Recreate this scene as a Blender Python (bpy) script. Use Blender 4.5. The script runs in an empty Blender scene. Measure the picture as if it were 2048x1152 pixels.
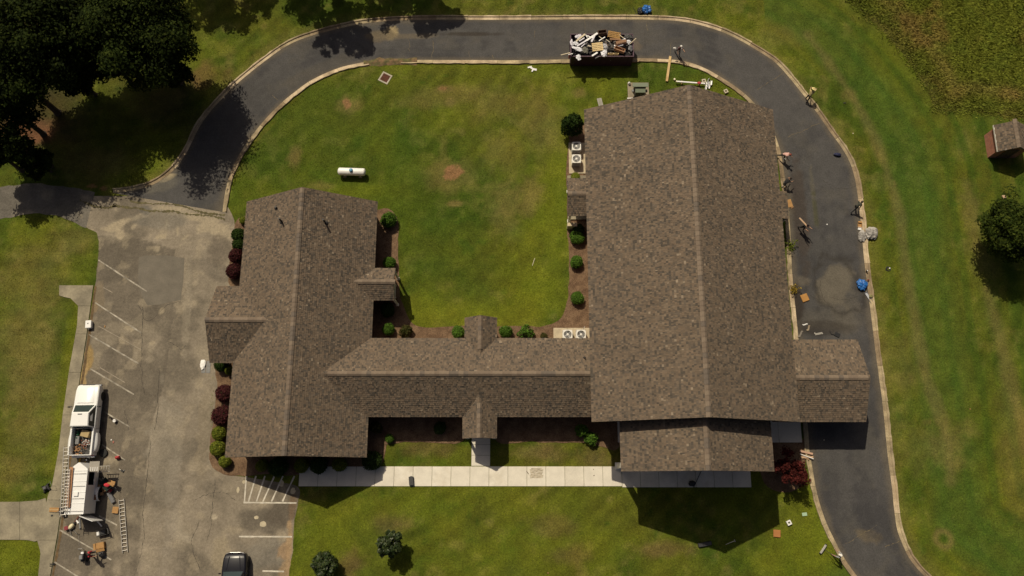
import bpy, bmesh, math, random
import numpy as np
from mathutils import Vector, Matrix, Euler

# ------------------------------------------------------------------ camera, sky, sun, exposure
SC = bpy.context.scene
COL = SC.collection
FPX = 1593.0                                   # focal length in photo pixels (28 mm on a 36 mm wide frame)
TILT = math.atan(FPX / 6366.0)                 # camera tips 14 degrees off straight down
CAM_H = 67.0
cam_data = bpy.data.cameras.new('camera')
cam_data.sensor_width = 36.0
cam_data.lens = FPX / 2048.0 * 36.0
cam_data.clip_start = 0.5
cam_data.clip_end = 2500.0
cam = bpy.data.objects.new('camera', cam_data)
COL.objects.link(cam)
cam.location = (0, 0, CAM_H)
cam.rotation_euler = (TILT, 0, 0)
SC.camera = cam

SUN_TO = Vector((-0.335, 0.64, 1.0)).normalized()      # towards the sun
world = bpy.data.worlds.new('World')
SC.world = world
world.use_nodes = True
wn = world.node_tree.nodes
wl = world.node_tree.links
for n in list(wn):
    wn.remove(n)
sky = wn.new('ShaderNodeTexSky')
sky.sky_type = 'NISHITA'
sky.sun_disc = False
sky.dust_density = 6.0
sky.ozone_density = 0.0
sky.air_density = 0.5
sky.sun_elevation = math.asin(SUN_TO.z)
sky.sun_rotation = math.atan2(SUN_TO.x, SUN_TO.y)
bg = wn.new('ShaderNodeBackground')
bg.inputs['Strength'].default_value = 0.05
wo = wn.new('ShaderNodeOutputWorld')
wl.new(sky.outputs['Color'], bg.inputs['Color'])
wl.new(bg.outputs['Background'], wo.inputs['Surface'])

sun_data = bpy.data.lights.new('sun', 'SUN')
sun_data.energy = 4.9
sun_data.angle = math.radians(0.53)
sun_data.color = (1.0, 0.885, 0.67)
sun = bpy.data.objects.new('sun', sun_data)
COL.objects.link(sun)
sun.location = SUN_TO * 200
sun.rotation_euler = SUN_TO.to_track_quat('Z', 'Y').to_euler()

SC.view_settings.view_transform = 'Standard'
SC.view_settings.look = 'None'
SC.view_settings.gamma = 1.0
SC.view_settings.exposure = -0.36
SC.view_settings.use_curve_mapping = False
SC.render.engine = 'CYCLES'
SC.render.resolution_x = 1024
SC.render.resolution_y = 576

random.seed(7)
RNG = np.random.default_rng(11)
R = math.radians
_s, _c = math.sin(TILT), math.cos(TILT)

def P(px, py, z=0.0):
    """Point of the place at height z that was surveyed at this pixel of the aerial photograph."""
    u = (px - 1024.0) / FPX
    v = (576.0 - py) / FPX
    t = (CAM_H - z) / (_c - v * _s)
    return Vector((u * t, (_s + v * _c) * t, z))

def P2(px, py, z=0.0):
    p = P(px, py, z)
    return (p.x, p.y)

# ------------------------------------------------------------------ noise helpers (numpy)
def vnoise(x, y, scale, seed=0):
    x = np.asarray(x) / scale + 1000.0
    y = np.asarray(y) / scale + 1000.0
    xi = np.floor(x).astype(np.int64)
    yi = np.floor(y).astype(np.int64)
    fx = x - xi
    fy = y - yi
    fx = fx * fx * (3 - 2 * fx)
    fy = fy * fy * (3 - 2 * fy)
    def h(a, b):
        n = (a * 374761393 + b * 668265263 + seed * 2147483 + 12345) & 0x7fffffff
        n = ((n ^ (n >> 13)) * 1274126177) & 0x7fffffff
        return ((n ^ (n >> 16)) & 0xffff) / 65535.0
    a = h(xi, yi); b = h(xi + 1, yi); c = h(xi, yi + 1); d = h(xi + 1, yi + 1)
    return (a * (1 - fx) + b * fx) * (1 - fy) + (c * (1 - fx) + d * fx) * fy

def fbm(x, y, scale, seed=0, octs=4):
    t = 0.0; amp = 1.0; tot = 0.0
    for o in range(octs):
        t = t + amp * vnoise(x, y, scale / (2 ** o), seed + o * 17)
        tot += amp
        amp *= 0.55
    return t / tot

def sstep(a, b, x):
    t = np.clip((x - a) / (b - a), 0, 1)
    return t * t * (3 - 2 * t)

def dist_poly(X, Y, pts):
    d = np.full(X.shape, 1e9)
    for (ax, ay), (bx, by) in zip(pts[:-1], pts[1:]):
        dx, dy = bx - ax, by - ay
        L = dx * dx + dy * dy + 1e-9
        t = np.clip(((X - ax) * dx + (Y - ay) * dy) / L, 0, 1)
        d = np.minimum(d, np.hypot(X - ax - t * dx, Y - ay - t * dy))
    return d

def inside(X, Y, poly):
    r = np.zeros(X.shape, bool)
    n = len(poly)
    for i in range(n):
        x0, y0 = poly[i]
        x1, y1 = poly[(i + 1) % n]
        if y0 == y1:
            continue
        c = ((y0 > Y) != (y1 > Y)) & (X < (x1 - x0) * (Y - y0) / (y1 - y0) + x0)
        r ^= c
    return r

def spline(pts, step=0.5):
    """Catmull-Rom through 2-D points, resampled to an even step."""
    pts = [np.array(p, float) for p in pts]
    pts = [2 * pts[0] - pts[1]] + pts + [2 * pts[-1] - pts[-2]]
    out = []
    for i in range(1, len(pts) - 2):
        p0, p1, p2, p3 = pts[i - 1:i + 3]
        for t in np.linspace(0, 1, 14, endpoint=False):
            out.append(0.5 * ((2 * p1) + (-p0 + p2) * t + (2 * p0 - 5 * p1 + 4 * p2 - p3) * t * t + (-p0 + 3 * p1 - 3 * p2 + p3) * t ** 3))
    out.append(pts[-2])
    out = np.array(out)
    seg = np.hypot(*(out[1:] - out[:-1]).T)
    s = np.concatenate([[0], np.cumsum(seg)])
    n = max(2, int(round(s[-1] / step)) + 1)
    q = np.linspace(0, s[-1], n)
    return np.stack([np.interp(q, s, out[:, 0]), np.interp(q, s, out[:, 1])], 1)

def normals2(pl):
    t = np.gradient(pl, axis=0)
    t /= np.linalg.norm(t, axis=1)[:, None] + 1e-9
    return np.stack([-t[:, 1], t[:, 0]], 1)

# ------------------------------------------------------------------ object helpers
def tag(o, label=None, cat=None, group=None, kind=None):
    if label: o['label'] = label
    if cat: o['category'] = cat
    if group: o['group'] = group
    if kind: o['kind'] = kind
    return o

def link(o, parent=None, loc=None, rot=None):
    COL.objects.link(o)
    if parent is not None: o.parent = parent
    if loc is not None: o.location = loc
    if rot is not None: o.rotation_euler = rot
    return o

def thing(name, loc, label, cat, rz=0.0, group=None):
    e = bpy.data.objects.new(name, None)
    e.empty_display_size = 0.2
    link(e, None, loc, (0, 0, rz))
    return tag(e, label, cat, group)

def mesh_obj(name, me, parent=None, loc=None, rot=None):
    return link(bpy.data.objects.new(name, me), parent, loc, rot)

def copy_tree(o, parent=None):
    c = o.copy()
    COL.objects.link(c)
    c.parent = parent
    for ch in list(o.children):
        copy_tree(ch, c)
    return c

class MB:
    """Collects shapes and turns them into one mesh object."""
    def __init__(self):
        self.v = []; self.f = []; self.m = []; self.cur = 0; self.smooth = []; self.sm = False
    def add(self, vs, fs, M=None):
        o = len(self.v)
        for q in vs:
            q = Vector(q)
            if M is not None: q = M @ q
            self.v.append(tuple(q))
        for fc in fs:
            self.f.append(tuple(i + o for i in fc)); self.m.append(self.cur); self.smooth.append(self.sm)
        return self
    def box(self, c, s, rot=(0, 0, 0), taper=1.0, bev=0.0):
        x, y, z = s[0] / 2, s[1] / 2, s[2] / 2
        M = Matrix.Translation(Vector(c)) @ Euler(rot).to_matrix().to_4x4()
        if bev <= 0:
            vs = [(-x, -y, -z), (x, -y, -z), (x, y, -z), (-x, y, -z),
                  (-x * taper, -y * taper, z), (x * taper, -y * taper, z), (x * taper, y * taper, z), (-x * taper, y * taper, z)]
            fs = [(3, 2, 1, 0), (4, 5, 6, 7), (0, 1, 5, 4), (1, 2, 6, 5), (2, 3, 7, 6), (3, 0, 4, 7)]
            return self.add(vs, fs, M)
        b = min(bev, x * .9, y * .9, z * .9)
        rings = []
        def ring(hx, hy, zz, cc):
            return [(-hx + cc, -hy, zz), (hx - cc, -hy, zz), (hx, -hy + cc, zz), (hx, hy - cc, zz),
                    (hx - cc, hy, zz), (-hx + cc, hy, zz), (-hx, hy - cc, zz), (-hx, -hy + cc, zz)]
        rings = [ring(x - b, y - b, -z, b * .4), ring(x, y, -z + b, b), ring(x * taper, y * taper, z - b, b), ring(x * taper - b, y * taper - b, z, b * .4)]
        vs = [q for r_ in rings for q in r_]
        fs = [tuple(range(7, -1, -1)), tuple(range(24, 32))]
        for k in range(3):
            for i in range(8):
                j = (i + 1) % 8
                fs.append((k * 8 + i, k * 8 + j, k * 8 + 8 + j, k * 8 + 8 + i))
        return self.add(vs, fs, M)
    def tube(self, pts, r, n=8, cap=True):
        pts = [Vector(p) for p in pts]
        rs = r if isinstance(r, (list, tuple)) else [r] * len(pts)
        vs = []; up = None
        for i, p in enumerate(pts):
            d = (pts[min(i + 1, len(pts) - 1)] - pts[max(i - 1, 0)]).normalized()
            a = d.orthogonal().normalized() if up is None else (up - d * up.dot(d)).normalized()
            up = a
            b = d.cross(a)
            for k in range(n):
                t = 2 * math.pi * k / n
                vs.append(p + (a * math.cos(t) + b * math.sin(t)) * rs[i])
        fs = []
        for i in range(len(pts) - 1):
            for k in range(n):
                j = (k + 1) % n
                fs.append((i * n + k, i * n + j, (i + 1) * n + j, (i + 1) * n + k))
        if cap:
            fs.append(tuple(range(n - 1, -1, -1)))
            fs.append(tuple(range((len(pts) - 1) * n, len(pts) * n)))
        return self.add(vs, fs)
    def lathe(self, prof, n=16, M=None, axis='z'):
        vs = []; fs = []
        for (r, z) in prof:
            for k in range(n):
                t = 2 * math.pi * k / n
                if axis == 'z': vs.append((r * math.cos(t), r * math.sin(t), z))
                elif axis == 'x': vs.append((z, r * math.cos(t), r * math.sin(t)))
                else: vs.append((r * math.sin(t), z, r * math.cos(t)))
        for i in range(len(prof) - 1):
            for k in range(n):
                j = (k + 1) % n
                fs.append((i * n + k, i * n + j, (i + 1) * n + j, (i + 1) * n + k))
        fs.append(tuple(range(n - 1, -1, -1)))
        fs.append(tuple(range((len(prof) - 1) * n, len(prof) * n)))
        return self.add(vs, fs, M)
    def loft(self, rings, cap=True):
        n = len(rings[0]); vs = [q for r_ in rings for q in r_]; fs = []
        for i in range(len(rings) - 1):
            for k in range(n):
                j = (k + 1) % n
                fs.append((i * n + k, i * n + j, (i + 1) * n + j, (i + 1) * n + k))
        if cap:
            fs.append(tuple(range(n - 1, -1, -1)))
            fs.append(tuple(range((len(rings) - 1) * n, len(rings) * n)))
        return self.add(vs, fs)
    def prism(self, poly, z0, z1):
        n = len(poly)
        vs = [(x, y, z0) for x, y in poly] + [(x, y, z1) for x, y in poly]
        fs = [tuple(range(n - 1, -1, -1)), tuple(range(n, 2 * n))]
        for i in range(n):
            j = (i + 1) % n
            fs.append((i, j, n + j, n + i))
        return self.add(vs, fs)
    def mesh(self, name, mats):
        me = bpy.data.meshes.new(name)
        me.from_pydata(self.v, [], self.f)
        if not isinstance(mats, (list, tuple)): mats = [mats]
        for m in mats: me.materials.append(m)
        if len(mats) > 1: me.polygons.foreach_set('material_index', self.m)
        if any(self.smooth): me.polygons.foreach_set('use_smooth', self.smooth)
        me.update()
        return me
    def build(self, name, mats, parent=None, loc=None, rot=None, smooth=None):
        me = self.mesh(name, mats)
        bm = bmesh.new(); bm.from_mesh(me)
        bmesh.ops.recalc_face_normals(bm, faces=bm.faces)
        bm.to_mesh(me); bm.free()
        o = mesh_obj(name, me, parent, loc, rot)
        if smooth:
            me.polygons.foreach_set('use_smooth', [True] * len(me.polygons))
            me.set_sharp_from_angle(angle=R(smooth))
        return o

# ------------------------------------------------------------------ materials
MATS = {}
def srgb(r, g, b):
    f = lambda c: (c / 255.0 / 12.92) if c / 255.0 <= 0.04045 else (((c / 255.0 + 0.055) / 1.055) ** 2.4)
    return (f(r), f(g), f(b))

def new_mat(name):
    m = bpy.data.materials.new(name)
    m.use_nodes = True
    nt = m.node_tree
    for n in list(nt.nodes): nt.nodes.remove(n)
    o = nt.nodes.new('ShaderNodeOutputMaterial')
    b = nt.nodes.new('ShaderNodeBsdfPrincipled')
    nt.links.new(b.outputs[0], o.inputs['Surface'])
    MATS[name] = m
    return m, nt, b

def N(nt, kind, **kw):
    n = nt.nodes.new(kind)
    for k, v in kw.items():
        if hasattr(n, k): setattr(n, k, v)
        else: n.inputs[k].default_value = v
    return n

def noise(nt, vec, scale, detail=3.0, rough=0.55):
    n = N(nt, 'ShaderNodeTexNoise')
    n.inputs['Scale'].default_value = scale
    n.inputs['Detail'].default_value = detail
    n.inputs['Roughness'].default_value = rough
    nt.links.new(vec, n.inputs['Vector'])
    return n.outputs['Fac']

def ramp(nt, fac, stops):
    n = N(nt, 'ShaderNodeMapRange')
    n.inputs['From Min'].default_value, n.inputs['From Max'].default_value = stops[0], stops[1]
    n.inputs['To Min'].default_value, n.inputs['To Max'].default_value = stops[2], stops[3]
    nt.links.new(fac, n.inputs['Value'])
    return n.outputs['Result']

def mul(nt, a, b):
    n = N(nt, 'ShaderNodeMath', operation='MULTIPLY')
    for i, q in enumerate((a, b)):
        if isinstance(q, (int, float)): n.inputs[i].default_value = q
        else: nt.links.new(q, n.inputs[i])
    return n.outputs[0]

def scale_col(nt, col, fac):
    n = N(nt, 'ShaderNodeVectorMath', operation='SCALE')
    if isinstance(col, tuple): n.inputs[0].default_value = col
    else: nt.links.new(col, n.inputs[0])
    nt.links.new(fac, n.inputs['Scale'])
    return n.outputs[0]

def mix_col(nt, fac, a, b):
    n = N(nt, 'ShaderNodeMix', data_type='RGBA')
    if isinstance(fac, (int, float)): n.inputs[0].default_value = fac
    else: nt.links.new(fac, n.inputs[0])
    for i, q in ((6, a), (7, b)):
        if isinstance(q, tuple): n.inputs[i].default_value = (*q[:3], 1)
        else: nt.links.new(q, n.inputs[i])
    return n.outputs[2]

def bump(nt, b, height, strength=0.5, dist=0.02):
    n = N(nt, 'ShaderNodeBump')
    n.inputs['Strength'].default_value = strength
    n.inputs['Distance'].default_value = dist
    nt.links.new(height, n.inputs['Height'])
    nt.links.new(n.outputs[0], b.inputs['Normal'])

def mat(name, col, rough=0.7, var=0.25, scale=3.0, metal=0.0, bmp=0.0, spec=0.5, coord='Object', col2=None, var2=0.0):
    """Plain procedural surface: a colour broken up by two sizes of noise."""
    if name in MATS: return MATS[name]
    m, nt, b = new_mat(name)
    tc = N(nt, 'ShaderNodeTexCoord')
    v = tc.outputs[coord]
    n1 = noise(nt, v, scale, 4)
    n2 = noise(nt, v, scale * 9, 2)
    f = ramp(nt, n1, (0.25, 0.75, 1 - var, 1 + var))
    f2 = ramp(nt, n2, (0.25, 0.75, 1 - var * .5, 1 + var * .5))
    base = tuple(col)
    if col2 is not None:
        base = mix_col(nt, ramp(nt, noise(nt, v, scale * .6, 3), (0.42, 0.62, 0, 1)), tuple(col), tuple(col2))
    c = scale_col(nt, base, mul(nt, f, f2))
    nt.links.new(c, b.inputs['Base Color'])
    b.inputs['Roughness'].default_value = rough
    b.inputs['Metallic'].default_value = metal
    b.inputs['Specular IOR Level'].default_value = spec
    if bmp: bump(nt, b, n2, bmp, 0.02)
    return m

def attr_mat(name, rough=0.9, fine=((6.0, .35), (25.0, .25)), bmp=0.4, bdist=0.03, spec=0.2, warp=0.0, detail_attr=None):
    """Colour comes from a per-vertex 'tint' (what the ground is made of there) broken up by fine noise."""
    m, nt, b = new_mat(name)
    at = N(nt, 'ShaderNodeAttribute', attribute_name='tint')
    geo = N(nt, 'ShaderNodeNewGeometry')
    v = geo.outputs['Position']
    fac = None; last = None
    for sc, am in fine:
        n1 = noise(nt, v, sc, 3, 0.6)
        r_ = ramp(nt, n1, (0.28, 0.72, 1 - am, 1 + am))
        fac = r_ if fac is None else mul(nt, fac, r_)
        last = n1
    c = scale_col(nt, at.outputs['Color'], fac)
    nt.links.new(c, b.inputs['Base Color'])
    b.inputs['Roughness'].default_value = rough
    b.inputs['Specular IOR Level'].default_value = spec
    if bmp: bump(nt, b, last, bmp, bdist)
    return m

def set_tint(me, cols, domain='POINT'):
    a = me.color_attributes.new('tint', 'FLOAT_COLOR', domain)
    c = np.ones((len(cols), 4), np.float32)
    c[:, :3] = cols
    a.data.foreach_set('color', c.ravel())

def grid_mesh(name, VX, VY, Z, material, cols):
    """VX, VY, Z are (rows, cols) arrays."""
    nr, nc = VX.shape
    me = bpy.data.meshes.new(name)
    co = np.stack([VX, VY, Z], -1).reshape(-1, 3).astype(np.float32)
    idx = np.arange(nr * nc).reshape(nr, nc)
    q = np.stack([idx[:-1, :-1], idx[:-1, 1:], idx[1:, 1:], idx[1:, :-1]], -1).reshape(-1, 4)
    # make sure faces look up
    a, b_, c_ = co[q[0, 0]], co[q[0, 1]], co[q[0, 2]]
    if np.cross(b_ - a, c_ - a)[2] < 0: q = q[:, ::-1]
    nf = len(q)
    me.vertices.add(len(co)); me.vertices.foreach_set('co', co.ravel())
    me.loops.add(nf * 4); me.loops.foreach_set('vertex_index', q.ravel().astype(np.int32))
    me.polygons.add(nf)
    me.polygons.foreach_set('loop_start', np.arange(0, nf * 4, 4, dtype=np.int32))
    me.polygons.foreach_set('loop_total', np.full(nf, 4, np.int32))
    me.materials.append(material)
    me.update(calc_edges=True)
    set_tint(me, cols.reshape(-1, 3))
    return me

def quads_mesh(name, Q, material, cols=None, extra_faces=None):
    """Q: (n,4,3) separate quads; cols: (n,3) per quad."""
    n = len(Q)
    me = bpy.data.meshes.new(name)
    co = Q.reshape(-1, 3).astype(np.float32)
    me.vertices.add(n * 4); me.vertices.foreach_set('co', co.ravel())
    me.loops.add(n * 4); me.loops.foreach_set('vertex_index', np.arange(n * 4, dtype=np.int32))
    me.polygons.add(n)
    me.polygons.foreach_set('loop_start', np.arange(0, n * 4, 4, dtype=np.int32))
    me.polygons.foreach_set('loop_total', np.full(n, 4, np.int32))
    me.materials.append(material)
    me.update(calc_edges=True)
    if cols is not None: set_tint(me, np.repeat(cols, 4, 0))
    return me
# ------------------------------------------------------------------ ground: outlines surveyed from the photograph
OUT_PX = [(226, 386), (262, 382), (300, 372), (330, 355), (352, 335), (370, 310), (383, 286), (400, 252), (422, 222), (450, 192), (475, 167), (512, 136),
          (537, 117), (562, 99), (594, 82), (632, 69), (674, 58), (724, 47.5), (787, 41.5), (862, 39.5), (1024, 39.5), (1224, 38.5), (1324, 40), (1374, 44.5),
          (1414, 54), (1449, 66), (1486, 84), (1536, 114), (1556, 130), (1581, 158), (1601, 183), (1621, 208), (1643, 239), (1660, 264), (1678, 288),
          (1696, 317), (1708, 350), (1715, 388), (1720, 428), (1724, 468), (1729, 525), (1736, 580), (1743, 636), (1751, 701), (1758, 756), (1765, 806),
          (1771, 863), (1774, 900), (1779, 940), (1784, 978), (1788, 1019), (1794, 1059), (1805, 1089), (1820, 1118), (1845, 1148), (1880, 1180), (1940, 1225)]
IN_PX = [(445, 424), (449, 393), (458, 355), (473, 320), (492, 288), (512, 261), (534, 235), (562, 207), (590, 184), (622, 161), (662, 142), (697, 131), (752, 122),
         (837, 120), (1024, 120.5), (1136, 119), (1274, 117), (1341, 119), (1374, 124), (1406, 135), (1436, 151), (1469, 172), (1494, 192), (1516, 215), (1534, 240),
         (1549, 268), (1560, 300), (1567, 340), (1573, 385), (1578, 430), (1581, 475), (1583, 520), (1586, 575), (1591, 620), (1597, 680), (1604, 750), (1611, 820),
         (1616, 864), (1618, 896), (1625, 939), (1632, 979), (1642, 1016), (1654, 1049), (1671, 1084), (1688, 1116), (1711, 1149), (1740, 1185), (1790, 1230)]
OUT_W = spline([P2(*p) for p in OUT_PX], 0.5)
IN_W = spline([P2(*p) for p in IN_PX], 0.5)
FIELD_PX = [(1668, -40), (1705, 8), (1745, 42), (1790, 88), (1830, 140), (1858, 186), (1873, 220), (1905, 222), (1960, 225), (2048, 238), (2150, 250)]
FIELD_W = spline([P2(*p) for p in FIELD_PX], 0.5)
FIELD_POLY = [tuple(q) for q in FIELD_W] + [(75, 31), (75, 62), tuple(P2(1640, -180))]

def ellipse(X, Y, px, py, rx, ry, rot=0.0, soft=0.45, seed=0, rag=0.5):
    c = P(px, py)
    a = math.radians(rot)
    dx, dy = X - c.x, Y - c.y
    u = (dx * math.cos(a) + dy * math.sin(a)) / (rx / 23.5)
    v = (-dx * math.sin(a) + dy * math.cos(a)) / (ry / 23.5)
    d = np.hypot(u, v) + (fbm(X, Y, max(0.5, rx / 23.5 * .7), seed + int(px), 5) - .5) * 2 * rag
    return 1 - sstep(1 - soft, 1 + soft, d)

def lerp(c, col, m):
    return c * (1 - m[..., None]) + np.array(col)[None, None, :] * m[..., None]

# ---- lawn
GREEN = (0.046, 0.080, 0.007); OLIVE = (0.090, 0.102, 0.011); BRIGHT = (0.122, 0.142, 0.010); DRY = (0.158, 0.130, 0.040); SOIL = (0.25, 0.135, 0.062); DARKG = (0.030, 0.044, 0.010)
LITTER = (0.050, 0.036, 0.016)  # leaf litter, lowered so the colour also carries the wood's shade
def lawn_cols(X, Y):
    c = np.zeros(X.shape + (3,)) + np.array(OLIVE)
    big = fbm(X, Y, 9.0, 3, 3); mid = fbm(X, Y, 3.0, 8, 4); sm = fbm(X, Y, 0.9, 21, 3)
    c = lerp(c, GREEN, sstep(.42, .62, big * .55 + mid * .45) * .75)
    c = lerp(c, DRY, sstep(.53, .70, mid * .45 + sm * .55) * .40)
    c = lerp(c, GREEN, sstep(.60, .74, fbm(X, Y, .7, 33, 3) * .6 + fbm(X, Y, 4, 35, 2) * .4) * .7)
    arc = np.sin((np.hypot(X + 40, Y - 60) * 2 * math.pi / 1.5) + 3 * fbm(X, Y, 9, 37, 2))
    c = c * (1 + .12 * arc)[..., None]
    rad_ = np.hypot(X + 40, Y - 60); an_ = np.arctan2(Y - 60, X + 40)
    c = c * (.84 + .32 * fbm(rad_, an_ * 14, .45, 58, 3))[..., None]
    c = lerp(c, BRIGHT, sstep(.50, .72, fbm(X, Y, 5.0, 40, 3)) * .5)
    # the courtyard: greener and darker to the north-west, brighter in the south-east corner
    court = inside(X, Y, [P2(445, 424), P2(500, 300), P2(620, 170), P2(760, 125), P2(1250, 120), P2(1170, 250), P2(1170, 660), P2(750, 660), P2(750, 420)])
    cm = court.astype(float)
    c = lerp(c, GREEN, cm * ellipse(X, Y, 620, 300, 230, 170, 0, .5, 2) * .55)
    c = lerp(c, GREEN, cm * ellipse(X, Y, 870, 450, 110, 160, 0, .6, 5) * .6)
    for (px, py, rx, ry, k) in [(1095, 400, 45, 120, .8), (1070, 590, 60, 55, .9), (960, 630, 90, 25, .8), (1120, 300, 25, 60, .6), (850, 620, 40, 40, .7), (1210, 165, 60, 25, .5), (1430, 170, 50, 25, .4),
                                (720, 380, 60, 14, .5), (900, 130, 130, 10, .45)]:
        c = lerp(c, BRIGHT, ellipse(X, Y, px, py, rx, ry, 0, .6, 9) * k)
    for (px, py, rx, ry, rot, k) in [(1060, 390, 28, 40, 0, .7), (1010, 420, 30, 60, 0, .5), (900, 190, 90, 22, 10, .5), (1090, 250, 40, 70, 0, .5), (990, 210, 60, 35, 0, .45),
                                     (590, 312, 13, 24, 0, .8), (695, 212, 26, 20, 0, .6), (900, 350, 55, 30, 20, .6), (910, 408, 18, 7, 0, .9), (640, 372, 25, 10, 0, .5),
                                     (1160, 186, 14, 10, 0, .7), (890, 178, 20, 8, 0, .8), (900, 205, 10, 10, 0, .7), (700, 495, 30, 40, 0, .4), (1010, 300, 40, 60, 0, .4)]:
        c = lerp(c, DRY, ellipse(X, Y, px, py, rx, ry, rot, .6, 13, .7) * k)
    for (px, py, rx, ry, rot, k) in [(907, 346, 16, 21, -35, 1.0), (694, 208, 8, 13, 20, .95), (884, 177, 10, 5, 0, .6), (1790, 370, 3, 9, 0, .8), (1854, 843, 10, 6, 0, .5),
                                     (183, 372, 12, 5, 0, .8), (208, 378, 8, 6, 0, .8), (835, 940, 20, 6, 0, .4)]:
        c = lerp(c, SOIL, ellipse(X, Y, px, py, rx, ry, rot, .2, 17, .75) * k)
    # lawn left of the parking lot: tan and yellow
    for (px, py, rx, ry, k) in [(70, 560, 80, 70, .45), (40, 700, 60, 90, .6), (90, 780, 50, 60, .5), (60, 860, 40, 40, .55), (150, 480, 40, 30, .45), (40, 935, 50, 30, .5), (200, 330, 60, 40, .55), (150, 300, 40, 40, .4)]:
        c = lerp(c, DRY, ellipse(X, Y, px, py, rx, ry, 0, .7, 23, .8) * k)
    for (px, py, rx, ry, k) in [(140, 700, 14, 130, .6), (120, 860, 14, 70, .6), (40, 1120, 50, 40, .9), (150, 540, 40, 30, .4)]:
        c = lerp(c, BRIGHT, ellipse(X, Y, px, py, rx, ry, 0, .6, 29) * k)
    # mowing bands that follow the outer side of the drive
    east = (X > 12) & (Y < 46)
    d = np.full(X.shape, 50.0)
    if east.any():
        d[east] = dist_poly(X[east], Y[east], [tuple(q) for q in OUT_W[120:]])
    m = east.astype(float) * sstep(1.0, 3.0, d) * (X > 24)
    band = np.sin(d * 2 * math.pi / 2.1 + 2.5 * fbm(X, Y, 12, 51, 2))
    c = lerp(c, GREEN, m * sstep(.1, .9, band) * .6)
    c = lerp(c, OLIVE, m * sstep(.1, .9, -band) * .45)
    lush = m * sstep(2.6, 3.6, d) * (1 - sstep(6.5, 9, d))
    c = lerp(c, (0.055, 0.096, 0.013), lush * .6)
    trail = [P2(*p) for p in [(1615, 70), (1660, 130), (1710, 200), (1752, 280), (1783, 370), (1802, 440), (1810, 520), (1822, 600), (1838, 680), (1852, 760), (1880, 830), (1900, 900), (1900, 960)]]
    td = dist_poly(X, Y, trail) + (mid - .5) * .9
    c = lerp(c, (.15, .125, .045), (1 - sstep(.05, .75, td)) * .5)
    trail2 = [P2(*p) for p in [(1975, 580), (2000, 680), (2030, 800), (2060, 900)]]
    c = lerp(c, DRY, (1 - sstep(.1, 1.0, dist_poly(X, Y, trail2) + (mid - .5))) * .6)
    for (px, py, rx, ry, k) in [(1895, 890, 30, 40, .6), (1700, 192, 16, 14, .5), (1560, 75, 50, 30, .35), (1790, 720, 40, 60, .35), (1940, 860, 20, 16, .4), (1830, 890, 30, 50, .3), (2030, 960, 30, 60, .35),
                                (1945, 430, 18, 60, .6), (1960, 520, 20, 40, .5), (2020, 850, 20, 70, .3)]:
        c = lerp(c, DRY, ellipse(X, Y, px, py, rx, ry, 0, .7, 31, .7) * k)
    cc = P(1888, 1079); rr = np.hypot(X - cc.x, Y - cc.y) + (sm - .5) * .5
    c = lerp(c, DRY, np.exp(-((rr - .62) / .25) ** 2) * .85)
    c = lerp(c, GREEN, np.exp(-(rr / .3) ** 2) * .8)
    # south lawn
    for (px, py, rx, ry, k) in [(850, 895, 45, 16, .45), (1190, 915, 30, 22, .6), (1330, 1100, 45, 12, .6), (1100, 1050, 40, 18, .4), (780, 1050, 30, 20, .5), (700, 1130, 20, 25, .6), (1140, 1110, 30, 14, .4), (1090, 905, 40, 16, .5)]:
        c = lerp(c, (.13, .085, .038), ellipse(X, Y, px, py, rx, ry, 0, .7, 37, .8) * k)
    for (px, py, rx, ry, k) in [(680, 1050, 60, 40, .5), (900, 1120, 100, 40, .3), (1630, 1080, 50, 50, .9), (1570, 1120, 60, 40, .8), (1620, 1000, 20, 40, .8), (780, 1015, 80, 20, .4)]:
        c = lerp(c, BRIGHT, ellipse(X, Y, px, py, rx, ry, 0, .6, 39) * k)
    # lawn gone brown along the drive, and the leaf litter under the wood
    od = dist_poly(X, Y, [tuple(q) for q in OUT_W])
    c = lerp(c, DRY, (1 - sstep(.5, 1.6, od + (mid - .5) * 1.2)) * .35)
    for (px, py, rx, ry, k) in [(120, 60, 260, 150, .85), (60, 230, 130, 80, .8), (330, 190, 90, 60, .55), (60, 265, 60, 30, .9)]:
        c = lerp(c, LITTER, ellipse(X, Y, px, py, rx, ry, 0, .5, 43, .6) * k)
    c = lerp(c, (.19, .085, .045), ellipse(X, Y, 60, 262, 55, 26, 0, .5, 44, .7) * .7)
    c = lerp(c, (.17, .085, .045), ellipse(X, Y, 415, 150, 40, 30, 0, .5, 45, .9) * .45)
    f = inside(X, Y, FIELD_POLY).astype(float)
    c = lerp(c, (.085, .075, .020), f * .8)
    c *= (0.74 + 0.52 * sm)[..., None]
    c[..., 0] *= (0.9 + .2 * fbm(X, Y, 1.7, 77, 2))
    return c

def build_ground():
    m = attr_mat('lawn', 0.95, ((2.2, .16), (7.0, .34), (22.0, .42)), 0.8, 0.07, 0.15)
    gx = np.arange(-52, 52.01, 0.165); gy = np.arange(-9, 49.01, 0.165)
    gx = np.concatenate([[-900, -400, -160, -90, -66, -57], gx, [57, 66, 90, 160, 400, 900]])
    gy = np.concatenate([[-900, -400, -160, -60, -25, -14], gy, [54, 62, 80, 160, 400, 900]])
    X, Y = np.meshgrid(gx, gy)
    Z = (fbm(X, Y, 2.2, 60, 3) - .5) * .0
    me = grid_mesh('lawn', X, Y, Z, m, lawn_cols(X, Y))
    tag(mesh_obj('lawn', me), kind='structure')
build_ground()

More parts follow.
